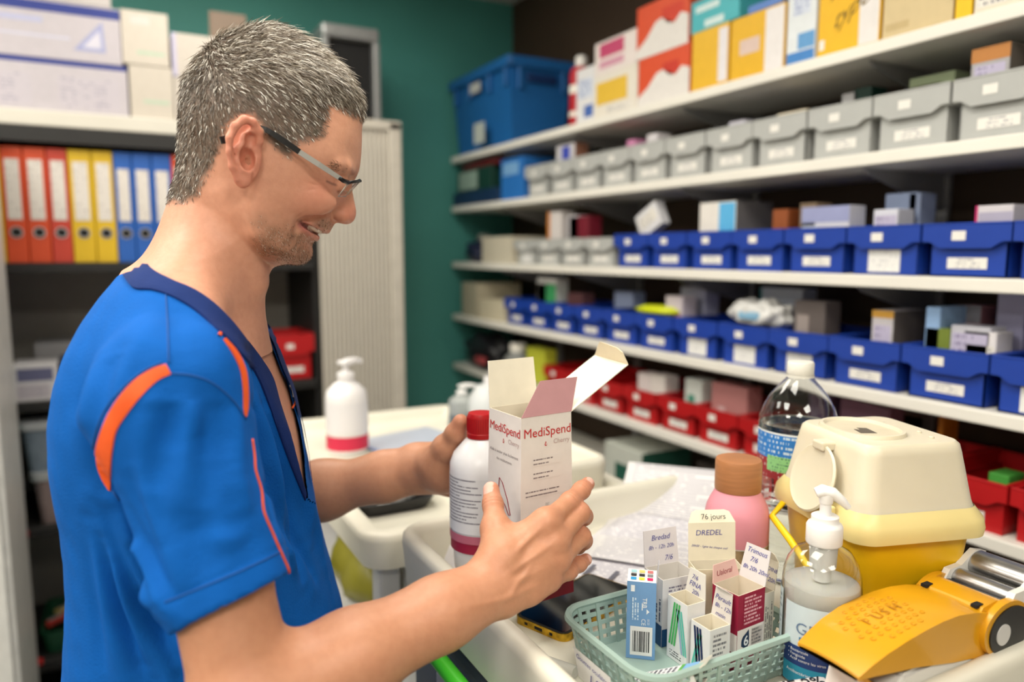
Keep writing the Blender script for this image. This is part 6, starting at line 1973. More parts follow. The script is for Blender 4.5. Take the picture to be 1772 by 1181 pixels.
# lash line and crow's feet (skin creases)
ed, et = poly_dist(np.c_[hv_[:, 0], -np.abs(yc), zc], [h3(u, v, -surf_y(u, v) - .0008) for u, v in ((592, 322), (583, 321), (574, 318), (566, 314))])
mixc(.7 * np.exp(-(ed / .0012) ** 2), np.array(rgb(96, 62, 50)))
bd, bt_ = poly_dist(np.c_[hv_[:, 0], -np.abs(yc), zc], [h3(u, v, -surf_y(u, v) - .0015) for u, v in ((610, 298), (603, 293), (592, 289), (578, 289))])
mixc(.55 * np.exp(-(bd / .0042) ** 2) * (1 - .5 * bt_), np.array(rgb(104, 80, 64)))
mixc(hcap * .92, HAIRC)
nl = head_n_local
disp = np.zeros(len(hv_))
for pts, amp, w in (([(561, 316), (548, 312), (534, 304)], -.0008, .0014), ([(560, 320), (545, 320), (530, 316)], -.0009, .0014), ([(560, 325), (543, 328), (526, 330)], -.0009, .0015), ([(562, 331), (545, 338), (528, 346)], -.0007, .0015), ([(556, 300), (545, 293), (536, 284)], -.0005, .0013),
                    ([(505, 395), (512, 380), (525, 366)], -.0007, .002), ([(395, 330), (396, 365), (400, 400)], -.0006, .0016), ([(405, 340), (409, 375), (415, 420)], -.0005, .0016)):
    d, t = poly_dist(np.c_[hv_[:, 0], -np.abs(yc), zc], [h3(u, v, -float(np.sqrt(max(1e-5, W2[int((prof_c(S(u, v, -.05))[0] - lo_h[0]) / hv), int((prof_c(S(u, v, -.05))[1] - lo_h[2]) / hv)])))) for u, v in pts])
    disp += amp * np.exp(-(d / w) ** 2) * np.sin(np.pi * np.clip(t, .05, .95))
hv_ = hv_ + nl * disp[:, None]
head_w = tow(hv_)
head_col = col

# ------------------------------------------------------------------ arms and hands (world space)
skin_parts = [(head_w, hq_, head_col)]
def arm_mesh(F_):
    v, q = F_.mesh(); return lap(v, q, 2, .4), q

R = Field(np.array((-.05, .42, 1.02)), np.array((.50, .74, 1.46)), .00135)
R.chain([SHR, SHR * .45 + ELR * .55, ELR], [.045, .0385, .039], .02)
fm = ELR * .62 + WRR * .38
R.chain([ELR, fm, ELR * .3 + WRR * .7, WRR], [.039, .031, .0245, .0200], .02)
upv = np.array((0, 0, 1.0))
fd = (WRR - ELR) / np.linalg.norm(WRR - ELR)
sd = np.cross(fd, np.array(ray(700, 1050))); sd /= np.linalg.norm(sd)      # across the forearm in view
R.chain([ELR + sd * .010, fm + sd * .005, ELR * .25 + WRR * .75 + sd * .006, WRR + sd * .010], [.034, .027, .0205, .0165], .02)
R.chain([ELR - sd * .010, fm - sd * .005, ELR * .25 + WRR * .75 - sd * .006, WRR - sd * .010], [.034, .027, .0205, .0165], .02)
def finger(F_, js, rs, k=.006):
    pts = [A(*j) for j in js]
    F_.limb(pts, rs, .005, k if k > .006 else .0015)
    return pts
fi = finger(R, [(944, 906, .733), (986, 869, .766), (1006, 849, .786), (1017, 838, .798)], [.0112, .0098, .0088, .0076])
fmid = finger(R, [(960, 938, .731), (1002, 888, .768), (1010, 894, .802), (1000, 906, .824)], [.0114, .0108, .0092, .0082])
fr = finger(R, [(964, 970, .731), (1004, 929, .768), (1010, 936, .800), (1001, 948, .820)], [.0112, .0104, .0088, .0080])
fl = finger(R, [(948, 1004, .728), (984, 989, .755), (1002, 977, .772), (1014, 969, .784)], [.0098, .0082, .0074, .0066])
tm = finger(R, [(868, 965, .716), (858, 916, .738), (853, 874, .757), (850, 848, .767)], [.0165, .0118, .0100, .0086], .010)
# palm: metacarpal fan, web and heel of the hand
for mc, off, r0 in ((fi[0], .016, .0150), (fmid[0], .005, .0155), (fr[0], -.007, .0150), (fl[0], -.017, .0140)):
    R.chain([WRR + sd * off, (WRR + sd * off) * .45 + mc * .55, mc], [r0, .0136, .0116], .010)
mid = (fi[0] + fmid[0] + fr[0] + fl[0] + 3 * WRR) / 7
nb = np.array(ray(900, 960)); nb = nb / np.linalg.norm(nb)
R.chain([WRR + nb * .006, mid + nb * .008, (fi[0] + fr[0]) / 2 + nb * .004], [.020, .022, .014], .012)
R.chain([tm[0], tm[1] * .5 + fi[0] * .5 + np.array((0, 0, -.012)), fi[0]], [.014, .0085, .0110], .014)
R.chain([WRR + sd * .012, tm[0], tm[1]], [.019, .0175, .0130], .012)
# keep the palm and fingers off the carton
TR = ms.t.matrix_basis.copy()
ca_, sa_ = math.cos(math.radians(4.2)), math.sin(math.radians(4.2))
def box_fn(P):
    dx, dy = P[..., 0] - MSC.x, P[..., 1] - MSC.y
    a, b = np.abs(dx * ca_ + dy * sa_), np.abs(-dx * sa_ + dy * ca_)
    hw_ = .0325 * (1 + .10 * (1 - (P[..., 2] - 1.121) / .206)) - .0004
    return np.maximum(np.maximum(a, b) - hw_, np.maximum(1.121 - P[..., 2], P[..., 2] - 1.327))
R.carve(box_fn, (MSC.x - .06, MSC.y - .06, 1.1), (MSC.x + .06, MSC.y + .06, 1.34), .0)
rv, rq = arm_mesh(R)
rn = vnormals(rv, rq)
dsp = np.zeros(len(rv))
# tendons over the back of the hand, veins, knuckle creases
def rise(v, n, dsp, pts, amp, w):
    d, t = poly_dist(v, pts); dsp += amp * np.exp(-(d / w) ** 2) * np.sin(np.pi * np.clip(t, .06, .94))
cams = lambda p, k: np.asarray(p) - np.array(ray(930, 950)) * k
for mc, off in ((fi[0], .010), (fmid[0], .003), (fr[0], -.004), (fl[0], -.010)):
    rise(rv, rn, dsp, [cams(WRR + sd * off, .020), cams((WRR + sd * off) * .4 + mc * .6, .016), cams(mc, .012)], .0022, .0034)
for mc in (fi[0], fmid[0], fr[0], fl[0]):
    d = np.linalg.norm(rv - cams(mc, .010), axis=1); dsp += .0010 * np.exp(-(d / .008) ** 2)
for pts in ([(842, 1062, .66), (880, 1040, .68), (905, 1000, .695), (930, 960, .71)], [(800, 1050, .65), (850, 1045, .67), (900, 1030, .69), (935, 1010, .705)], [(640, 1075, .60), (720, 1062, .62), (790, 1040, .645), (835, 1020, .665)]):
    rise(rv, rn, dsp, [A(*p) for p in pts], .0014, .0032)
for f_ in (fi, fmid, fr, fl, tm):
    for j in f_[1:3]:
        ax_ = (f_[2] - f_[1]) / np.linalg.norm(f_[2] - f_[1])
        t = (rv - j) @ ax_; m = np.linalg.norm(rv - j, axis=1) < .014
        dsp -= m * .0006 * (np.exp(-((t - .0015) / .0009) ** 2) + np.exp(-((t + .0018) / .0009) ** 2))
rv = rv + rn * dsp[:, None]
rc = np.repeat(np.array(rgb(198, 142, 110))[None], len(rv), 0)
def mixr(c, m, t): return c * (1 - m[:, None]) + np.asarray(t)[None] * m[:, None]
for f_ in (fi, fmid, fr, fl, tm):
    rc = mixr(rc, .45 * np.exp(-(np.linalg.norm(rv - f_[-1], axis=1) / .013) ** 2), SKR)
    for j in f_[0:3]: rc = mixr(rc, .28 * np.exp(-(np.linalg.norm(rv - j, axis=1) / .012) ** 2), SKR)
rc = mixr(rc, .25 * np.clip(blobs(rv, 90, 8), 0, 1), np.array(rgb(200, 134, 104)))
NAIL = np.array(rgb(232, 186, 172))
def nail(v, c, f_, out, sz=.0052):
    ax_ = (f_[-1] - f_[-2]) / np.linalg.norm(f_[-1] - f_[-2]); o = np.asarray(out) / np.linalg.norm(out)
    o = o - ax_ * (o @ ax_); o /= np.linalg.norm(o); w = np.cross(ax_, o)
    q = v - f_[-1]; m = ((q @ ax_ - .001) / (sz * 1.25)) ** 4 + ((q @ w) / sz) ** 4 < 1
    m &= (q @ o) > .003
    return mixr(c, m * .85, NAIL)
tocam = -np.array(ray(900, 880))
rc = nail(rv, rc, tm, tocam + np.array((-.75, 0.1, 0)), .0066)
rc = nail(rv, rc, fi, tocam * .5 + np.array((.6, 0, .6)), .0046); rc = nail(rv, rc, fl, tocam * .5 + np.array((.8, 0, .2)), .0040)
skin_parts.append((rv, rq, rc))

# left arm, reaching behind the bottle
Lf = Field(np.array((.02, .74, 1.10)), np.array((.52, 1.16, 1.46)), .0016)
Lf.chain([SHL, SHL * .4 + ELL * .6, ELL], [.047, .043, .040], .02)
Lf.chain([ELL, ELL * .6 + WRL * .4, ELL * .25 + WRL * .75, WRL], [.040, .0385, .029, .0235], .02)
lf_d = (WRL - ELL) / np.linalg.norm(WRL - ELL)
ls = np.cross(lf_d, np.array(ray(740, 800))); ls /= np.linalg.norm(ls)
Lf.chain([WRL + ls * .008 - lf_d * .04, WRL + ls * .009], [.022, .0195], .02); Lf.chain([WRL - ls * .008 - lf_d * .04, WRL - ls * .009], [.022, .0195], .02)
ltm = finger(Lf, [(752, 802, .952), (772, 776, .936), (788, 751, .924), (797, 731, .918)], [.0200, .0155, .0125, .0102], .012)
Lf.chain([A(728, 812, .975), A(768, 815, .962), A(790, 800, .968)], [.025, .027, .022], .012)
lidx = finger(Lf, [(778, 775, .985), (812, 745, 1.000), (838, 730, .985), (848, 726, .960)], [.0115, .0098, .0088, .0080])
lmid = finger(Lf, [(785, 800, .990), (825, 790, 1.005), (858, 788, .985), (868, 790, .955)], [.0115, .0100, .0090, .0080])
lrng = finger(Lf, [(785, 822, .988), (822, 822, 1.003), (854, 820, .985), (864, 822, .955)], [.0112, .0096, .0086, .0078])
llit = finger(Lf, [(778, 842, .982), (808, 852, .995), (835, 855, .98), (848, 856, .957)], [.0100, .0085, .0076, .0070])
for mc, off in ((lidx[0], .016), (lmid[0], .006), (lrng[0], -.006), (llit[0], -.015)):
    Lf.chain([WRL + ls * off, mc], [.0155, .0125], .012)
Lf.chain([WRL, (lmid[0] + lrng[0]) / 2], [.020, .018], .012); Lf.chain([WRL + ls * .012, ltm[0], ltm[1]], [.018, .0165, .013], .012)
Lf.chain([ltm[1], lidx[0]], [.011, .011], .012)
rbl = np.array(rb.location)
def bot_fn(P):
    z = P[..., 2] - rbl[2]
    rr0 = np.interp(z, [0, .055, .128, .150, .166, .169, .20], [.034, .0395, .0395, .0345, .0205, .0182, .0182])
    return np.maximum(np.hypot(P[..., 0] - rbl[0], P[..., 1] - rbl[1]) - rr0, np.maximum(-z, z - .2003))
Lf.carve(bot_fn, rbl - np.array((.05, .05, .01)), rbl + np.array((.05, .05, .21)), 0)
lv, lq = arm_mesh(Lf)
lc = np.repeat(np.array(rgb(198, 142, 110))[None], len(lv), 0)
for f_ in (ltm, lidx, lmid, lrng, llit): lc = mixr(lc, .4 * np.exp(-(np.linalg.norm(lv - f_[-1], axis=1) / .014) ** 2), SKR)
lc = nail(lv, lc, ltm, np.array((.5, .1, .6)) , .0056)
skin_parts.append((lv, lq, lc))

# skin of chest and shoulders under the top
Bf = Field(np.array((-.16, .50, .98)), np.array((.32, 1.12, 1.50)), .003)
Bf.union(skin_fn, (-.16, .5, .98), (.32, 1.12, 1.5), 0)
NKb, NKt = np.array(ST(345, 540, 0)), np.array(S(372, 430, 0))
Bf.cone(NKb, NKt, .050, .040, .02)
for sgn, sh in ((-1, SHR), (1, SHL)):
    Bf.chain([np.array(ST(330, 500, sgn * .05)), sh], [.028, .034], .02)
bv, bq = Bf.mesh(); bv = lap(bv, bq, 2, .5)
skin_parts.append((bv, bq, np.repeat(np.array(rgb(218, 160, 132))[None], len(bv), 0)))

# skin material: painted tones + pores
sk = bpy.data.materials.new('skin'); sk.use_nodes = True
nt = sk.node_tree; pb_ = nt.nodes['Principled BSDF']
atn = nt.nodes.new('ShaderNodeVertexColor'); atn.layer_name = 'Col'
tcn = nt.nodes.new('ShaderNodeTexCoord')
nz = nt.nodes.new('ShaderNodeTexNoise'); nz.inputs['Scale'].default_value = 140; nz.inputs['Detail'].default_value = 4
nt.links.new(tcn.outputs['Object'], nz.inputs['Vector'])
mx = nt.nodes.new('ShaderNodeMixRGB'); mx.blend_type = 'MULTIPLY'; mx.inputs[0].default_value = .35
rp = nt.nodes.new('ShaderNodeValToRGB'); rp.color_ramp.elements[0].position = .3; rp.color_ramp.elements[1].position = .65
rp.color_ramp.elements[0].color = (.80, .72, .68, 1); rp.color_ramp.elements[1].color = (1, 1, 1, 1)
nt.links.new(nz.outputs['Fac'], rp.inputs['Fac']); nt.links.new(atn.outputs['Color'], mx.inputs[1]); nt.links.new(rp.outputs['Color'], mx.inputs[2])
nt.links.new(mx.outputs[0], pb_.inputs['Base Color'])
pb_.inputs['Roughness'].default_value = .46
pset(pb_, ['Specular IOR Level'], .4); pset(pb_, ['Subsurface Weight'], .12); pset(pb_, ['Subsurface Radius'], (.010, .004, .002)); pset(pb_, ['Subsurface Scale'], 1.0)
bn = nt.nodes.new('ShaderNodeTexNoise'); bn.inputs['Scale'].default_value = 420; bn.inputs['Detail'].default_value = 3
nt.links.new(tcn.outputs['Object'], bn.inputs['Vector'])
bp = nt.nodes.new('ShaderNodeBump'); bp.inputs['Strength'].default_value = .22; bp.inputs['Distance'].default_value = .0008
nt.links.new(bn.outputs['Fac'], bp.inputs['Height']); nt.links.new(bp.outputs['Normal'], pb_.inputs['Normal'])
V_all, Q_all, C_all, n0 = [], [], [], 0
for v, q, c in skin_parts:
    V_all.append(v); Q_all.append(q + n0); C_all.append(c); n0 += len(v)
# legs and trousers are below the picture: the trousers are their own garment
np_mesh('body', np.concatenate(V_all), np.concatenate(Q_all), sk, man, np.concatenate(C_all))

# ------------------------------------------------------------------ hair: strands rooted on the scalp
hair_mat = bpy.data.materials.new('hair'); hair_mat.use_nodes = True
nt = hair_mat.node_tree; pb_ = nt.nodes['Principled BSDF']
vc = nt.nodes.new('ShaderNodeVertexColor'); vc.layer_name = 'Col'; nt.links.new(vc.outputs['Color'], pb_.inputs['Base Color'])
pb_.inputs['Roughness'].default_value = .42; pset(pb_, ['Specular IOR Level'], .45)
def strands(roots, dirs, nrm, lens, wid, cols, lift, droop=.15, seed=1):
    r = np.random.default_rng(seed); n = len(roots)
    jit = r.normal(size=(n, 3)) * .22
    d0 = dirs + nrm * lift + jit; d0 /= np.linalg.norm(d0, axis=1, keepdims=True)
    d1 = dirs + nrm * lift * .25 + jit + np.array((0, 0, -droop)); d1 /= np.linalg.norm(d1, axis=1, keepdims=True)
    p0 = roots - nrm * .0008; p1 = p0 + d0 * (lens * .5)[:, None]; p2 = p1 + d1 * (lens * .5)[:, None]
    w = np.cross(d0, nrm + r.normal(size=(n, 3)) * .6); w /= np.maximum(np.linalg.norm(w, axis=1, keepdims=True), 1e-9); w *= (wid / 2)[:, None]
    V = np.stack([p0 - w, p0 + w, p1 + w * .9, p1 - w * .9, p2 + w * .25, p2 - w * .25], 1).reshape(-1, 3)
    b = (np.arange(n) * 6)[:, None]
    Q = np.concatenate([b + np.array([0, 1, 2, 3]), b + np.array([3, 2, 4, 5])])
    return V, Q, np.repeat(cols, 6, 0)
root_w = head_w; root_n = nl[:, :1] * np.array(HF) + nl[:, 1:2] * np.array(HL) + nl[:, 2:3] * np.array((0, 0, 1))
cand = np.where((hm > -1.5))[0]
NH = 34000
idx = rng.choice(cand, NH, replace=True)
edge = np.clip((hm[idx] + 2) / 22, 0, 1)
keepm = rng.random(NH) < (.35 + .65 * edge); idx = idx[keepm]; edge = edge[keepm]
P2 = PX[idx]
rt_ = head_w[idx] + rng.normal(size=(len(idx), 3)) * .0006
nn = root_n[idx]
top = sstep(190, 80, P2[:, 1]); front = sstep(430, 600, P2[:, 0]); back = sstep(420, 330, P2[:, 0])
fa = .55 + .35 * top + .25 * front - .75 * back; fz = -(.75 - .45 * top + .25 * back + .1 * front)
dirs = fa[:, None] * np.array(HF) + fz[:, None] * np.array((0, 0, 1))
# a gentle fringe parting: strands near the forehead sweep forward and down
dirs += .12 * blobs(rt_, 120, 6)[:, None] * np.array(HF) + .25 * blobs(rt_, 180, 9)[:, None] * np.array((0, 0, 1)) + .25 * blobs(rt_, 150, 4)[:, None] * np.array(HL)
dirs -= nn * (dirs * nn).sum(1)[:, None]; dirs /= np.maximum(np.linalg.norm(dirs, axis=1, keepdims=True), 1e-6)
ln = (.0060 + .0085 * top + .0060 * front * sstep(230, 150, P2[:, 1])) * (.65 + .6 * rng.random(len(idx))) * (.55 + .45 * edge)
pal = np.array([rgb(72, 64, 56), rgb(102, 92, 80), rgb(136, 124, 110), rgb(178, 168, 152), rgb(240, 235, 224)])
grey = np.clip(.30 + .35 * top + .25 * front - .10 * back + .22 * blobs(rt_, 70, 2), .05, 1)
rk = rng.random(len(idx)); ci = np.where(rng.random(len(idx)) < .04 + .17 * grey, 4, np.clip((rk * 2.4 + grey * 1.6), 0, 3.99).astype(int))
hcol = pal[ci]
wid = np.where(ci >= 4, .00072, .00060) * (.8 + .4 * rng.random(len(idx)))
Vs, Qs, Cs = strands(rt_, dirs, nn, ln, wid, hcol, .42 + .15 * 0)
np_mesh('hair', Vs, Qs, hair_mat, man, Cs)
# stubble and eyebrow hairs
sc_ = np.where((st > .30) & (hm < 2))[0]
si = rng.choice(sc_, 11000); si = si[rng.random(len(si)) < np.clip(st[si] * 1.1, 0, 1)]
dd_ = np.repeat((np.array(HF) * .4 - np.array((0, 0, 1)))[None], len(si), 0); nn = root_n[si]
dd_ = dd_ - nn * (dd_ * nn).sum(1)[:, None]
pal2 = np.array([rgb(84, 60, 44), rgb(116, 84, 60), rgb(150, 118, 92), rgb(206, 192, 176)])
Vs, Qs, Cs = strands(head_w[si], dd_, nn, .0024 * (.6 + .8 * rng.random(len(si))), np.full(len(si), .00038), pal2[rng.integers(0, 4, len(si))], .7, seed=2)
np_mesh('stubble', Vs, Qs, hair_mat, man, Cs)
bi = np.where(bd < .0050)[0]; bi = rng.choice(bi, 900); nn = root_n[bi]
dd_ = np.repeat((-np.array(HF) * .9 + np.array((0, 0, .15)))[None], len(bi), 0); dd_ = dd_ + np.sign(yc[bi])[:, None] * np.array(HL) * .5
Vs, Qs, Cs = strands(head_w[bi], dd_, nn, .0055 * (.6 + .7 * rng.random(len(bi))), np.full(len(bi), .00040), pal2[rng.integers(0, 3, len(bi))], .35, seed=3)
np_mesh('eyebrows', Vs, Qs, hair_mat, man, Cs)
# ------------------------------------------------------------------ scrub top
HEM = A(402, 1046, .590)
SA = A(296, 700, .612)
axs = (HEM - SA) / np.linalg.norm(HEM - SA)
Sf = Field(np.array((-.20, .44, .86)), np.array((.34, 1.16, 1.50)), .0026)
lo_, hi_ = (-.2, .44, .86), (.34, 1.16, 1.5)
Sf.union(lambda P: torso_fn(P, .0), lo_, hi_, 0)
# shoulder yoke from neck base to both shoulders
Sf.chain([np.array(ST(318, 512, -.045)), np.array(ST(318, 560, -.11)), A(302, 655, .618)], [.036, .046, .050], .035)
Sf.chain([np.array(ST(330, 512, .045)), np.array(ST(330, 560, .11)), SHL], [.036, .046, .052], .035)
hem_n = np.array(axs)
# hem plane tilted as in the picture
h1, h2 = A(300, 1092, .585), A(503, 992, .600)
hd = (h2 - h1) / np.linalg.norm(h2 - h1)
hem_n = hem_n - hd * (hem_n @ hd); hem_n /= np.linalg.norm(hem_n)
hm_c = (h1 + h2) / 2
def sleeve_fn(P):
    f = sd_cone(P, np.array(SHR, np.float32), np.array(SA, np.float32), .053, .056)
    f = smin(f, sd_cone(P, np.array(SA, np.float32), np.array(hm_c + axs * .03, np.float32), .056, .0478), .03)
    return np.maximum(f, (P - hm_c) @ hem_n)
sl_lo, sl_hi = np.minimum(SHR, hm_c) - .09, np.maximum(SHR, hm_c) + .09
Sf.union(sleeve_fn, sl_lo, sl_hi, .009)
Sf.carve(lambda P: sd_cone(P, np.array(hm_c - axs * .07, np.float32), np.array(hm_c + axs * .06, np.float32), .0448, .0440), hm_c - .12, hm_c + .12, 0)
# left sleeve
hl_c = SHL * .32 + ELL * .68
al_ = (ELL - SHL) / np.linalg.norm(ELL - SHL)
Sf.union(lambda P: np.maximum(sd_cone(P, np.array(SHL, np.float32), np.array(ELL, np.float32), .055, .055), (P - hl_c) @ al_), np.minimum(SHL, ELL) - .08, np.maximum(SHL, ELL) + .08, .02)
Sf.carve(lambda P: sd_cone(P, np.array(hl_c - al_ * .04, np.float32), np.array(hl_c + al_ * .05, np.float32), .050, .050), hl_c - .1, hl_c + .1, 0)
sv, sq = Sf.mesh(); sv = lap(sv, sq, 3, .5)

def bvh_of(v, q): return BVHTree.FromPolygons([tuple(p) for p in v], [tuple(int(i) for i in f) for f in q])
sb0 = bvh_of(sv, sq)
def hit(u, v, tree):
    r = ray(u, v).normalized(); loc, n, i, d = tree.ray_cast(CAMV, r)
    return (loc, n) if loc is not None else (None, None)
# folds: lines where they run on the photograph, laid on the cloth, ridge (+) or valley (-)
folds = [
 ([(196, 850), (225, 935), (270, 1030), (335, 1140), (380, 1230)], .0065, .013), ([(170, 860), (200, 960), (245, 1070), (300, 1181), (330, 1250)], .0050, .012), ([(183, 855), (212, 948), (258, 1050), (318, 1160)], -.0060, .008), ([(155, 880), (172, 980), (195, 1090), (225, 1200)], .0040, .014), ([(162, 870), (186, 970), (220, 1080), (262, 1190)], -.0040, .009),
 ([(215, 860), (255, 960), (310, 1060)], -.0020, .007),
 ([(228, 800), (238, 860), (252, 920), (275, 1000)], -.0020, .010), ([(205, 820), (222, 890), (248, 960)], .0010, .011),
 ([(285, 690), (280, 740), (268, 800), (262, 860)], -.0035, .014), ([(310, 700), (318, 760), (322, 830), (318, 900)], .0030, .018), ([(350, 690), (368, 740), (376, 800)], -.0030, .014), ([(390, 700), (405, 760), (415, 830)], .0028, .012),
 ([(330, 900), (350, 960), (372, 1010)], -.0022, .014), ([(290, 940), (308, 990), (322, 1030)], .0014, .010), ([(410, 880), (430, 930), (450, 980)], -.0022, .012),
 ([(200, 610), (180, 670), (172, 740)], -.0030, .013), ([(170, 620), (150, 700), (150, 780), (170, 850)], .0028, .014), ([(240, 600), (210, 650), (190, 720)], .0020, .010),
 ([(455, 690), (480, 760), (505, 850), (525, 940)], -.0035, .010), ([(470, 720), (500, 800), (530, 890), (555, 980)], .0035, .012), ([(450, 780), (475, 860), (510, 950), (530, 1020)], -.0040, .010), ([(470, 900), (500, 960), (540, 1020)], .0035, .012),
 ([(300, 530), (310, 570), (325, 610)], -.0018, .012), ([(360, 560), (380, 600), (400, 650)], .0016, .012), ([(250, 540), (240, 580), (250, 620)], .0015, .014),
 ([(437, 700), (452, 760), (462, 830), (474, 900)], -.0045, .006), ([(447, 690), (466, 760), (480, 830), (492, 900), (505, 980)], .0040, .007), ([(462, 700), (484, 770), (500, 840), (514, 920), (524, 1000)], -.0045, .006), ([(480, 720), (502, 790), (520, 860), (536, 940)], .0035, .007), ([(500, 850), (520, 930), (545, 1000)], -.0040, .006), ([(515, 830), (540, 920), (570, 1010)], .0032, .008),
 ([(186, 860), (222, 955), (270, 1045), (330, 1150)], .0045, .006), ([(205, 858), (243, 950), (292, 1040), (350, 1140)], .0040, .0055), ([(150, 900), (160, 1000), (172, 1100), (180, 1181)], -.0030, .009), ([(196, 960), (225, 1060), (262, 1160)], .0038, .006), ([(178, 930), (205, 1040), (240, 1150)], -.0035, .006),
 ([(262, 700), (254, 760), (250, 830), (258, 900), (270, 960)], .0032, .010), ([(300, 690), (296, 740), (300, 790)], -.0030, .009), ([(338, 700), (352, 760), (356, 830), (350, 890)], -.0028, .010), ([(330, 690), (340, 720), (346, 760)], .0026, .007), ([(380, 690), (392, 730), (400, 780)], -.0024, .007), ([(400, 800), (418, 850), (432, 900)], .0024, .008), ([(246, 880), (262, 930), (280, 980)], -.0016, .006), ([(290, 900), (330, 915), (372, 905)], -.0016, .009), ([(360, 930), (400, 935), (440, 915)], .0018, .008)]
sn = vnormals(sv, sq)
tocm = np.array((0, 0, CAMH)) - sv; facing = (sn * tocm).sum(1) > 0
ds = np.zeros(len(sv))
for pts, amp, w in folds:
    P3 = []
    for u, v in [tuple(p) for p in smooth_poly(pts, 4)]:
        l, n = hit(u, v, sb0)
        if l is not None: P3.append(l)
    if len(P3) < 3: continue
    d, t = poly_dist(sv, P3)
    ds += 1.8 * amp * np.exp(-(d / w) ** 2) * np.sin(np.pi * np.clip(t, .04, .96)) ** .6
hd_ = np.abs((sv - hm_c) @ hem_n + .022); near_sl = np.linalg.norm(sv - hm_c, axis=1) < .10
ds += near_sl * (-.0012) * np.exp(-(hd_ / .0022) ** 2)
ds += .0014 * blobs(sv, 38, 12) + .0007 * blobs(sv, 90, 13)
hem_d = (sv - hm_c) @ hem_n
fade = np.where(near_sl & (hem_d > -.05), sstep(-.002, -.035, hem_d) * .8 + .2, 1.0)
sv = sv + sn * (ds * fade)[:, None]; sv = lap(sv, sq, 1, .4)
cloth = mat('scrub_blue', rgb(10, 90, 174), .8, noise=.05, nscale=40, bump=.3, bscale=420, spec=.15)
navy_c = mat('scrub_navy', rgb(24, 46, 102), .8, spec=.2, noise=.06, nscale=40, bump=.25, bscale=420)
orange_c = mat('scrub_orange', rgb(232, 88, 22), .65, noise=.05, nscale=60, bump=.2, bscale=420)
sbv = bvh_of(sv, sq)
inner_l = [(246, 436), (262, 466), (296, 486), (335, 503), (368, 526), (398, 556), (424, 588), (450, 622), (470, 655), (483, 700), (500, 752), (515, 803), (529, 852)]
outer_l = [(214, 478), (232, 500), (262, 503), (292, 512), (326, 530), (354, 552), (384, 580), (412, 610), (440, 645), (462, 695), (484, 757), (506, 815), (527, 866)]
# neck opening: cloth inside the neck line is removed on both halves
def px_world(w):
    w = w - np.array((0, 0, CAMH))
    F3 = np.array((math.sin(YAW), math.cos(YAW), 0)); R3 = np.array((math.cos(YAW), -math.sin(YAW), 0))
    fh, a = w @ F3, w @ R3
    d = fh * math.cos(PITCH) - w[:, 2] * math.sin(PITCH); up = fh * math.sin(PITCH) + w[:, 2] * math.cos(PITCH)
    return np.c_[886 + FPX * a / d, 590.5 - FPX * up / d]
ty = (sv - np.array(TC)) @ np.array(TL)
near = sv - np.array(TL) * np.where(ty > 0, 2 * ty, 0)[:, None]
cut = [tuple(Vector(a).lerp(Vector(b), .4)) for a, b in zip(inner_l, outer_l)]
cutp = np.array([(205, 440)] + cut + [(548, 872), (760, 800), (760, 380), (205, 380)], float)
cutf = np.array([(205, 440)] + [tuple(p) for p in inner_l] + [(548, 860), (760, 800), (760, 380), (205, 380)], float)
pn = px_world(near)
dead = np.where(ty > .004, in_poly(pn, cutf), in_poly(pn, cutp))
sq_cut = sq[~dead[sq].any(1)]
used = np.unique(sq_cut); remap = np.full(len(sv), -1); remap[used] = np.arange(len(used))
shirt = np_mesh('scrub_top', sv[used], remap[sq_cut], cloth, man)
def ribbon(name, left, right, m, off=.0012, nseg=6, cross=4, parent=None, edge=.0012):
    """cloth band between two lines traced on the garment, with folded edges"""
    Lp, Rp = smooth_poly(left, nseg), smooth_poly(right, nseg)
    n = min(len(Lp), len(Rp)); rowsv = []
    for i in range(n):
        a, b = Lp[i], Rp[i]; row = []
        for k in range(cross + 1):
            q = a.lerp(b, k / cross); l, nn_ = hit(q.x, q.y, sbv)
            row.append((l, nn_))
        rowsv.append(row)
    b_ = BM(); grid = []
    for row in rowsv:
        if any(l is None for l, _ in row): continue
        g_ = []
        for k, (l, nn_) in enumerate(row):
            g_.append(l + nn_ * (off if 0 < k < cross else off * .8))
        g_ = [row[0][0] - row[0][1] * edge] + g_ + [row[-1][0] - row[-1][1] * edge]
        grid.append([b_.verts.new(p) for p in g_])
    for r0, r1 in zip(grid, grid[1:]):
        for k in range(len(r0) - 1): b_.faces.new((r0[k], r0[k + 1], r1[k + 1], r1[k]))
    bmesh.ops.recalc_face_normals(b_, faces=b_.faces[:])
    return obj(name, b_, m, parent or shirt, True, 70)
def cord(name, pts, r, m, n=5, out=.0004):
    P3 = []
    for p in smooth_poly(pts, n):
        l, nn_ = hit(p.x, p.y, sbv)
        if l is not None:
            q_ = l + nn_ * out
            if P3 and (q_ - P3[-1]).length > .022: break
            P3.append(q_)
    if len(P3) < 2: return
    b_ = BM(); tube(b_, P3, r, 6); return obj(name, b_, m, shirt, True)
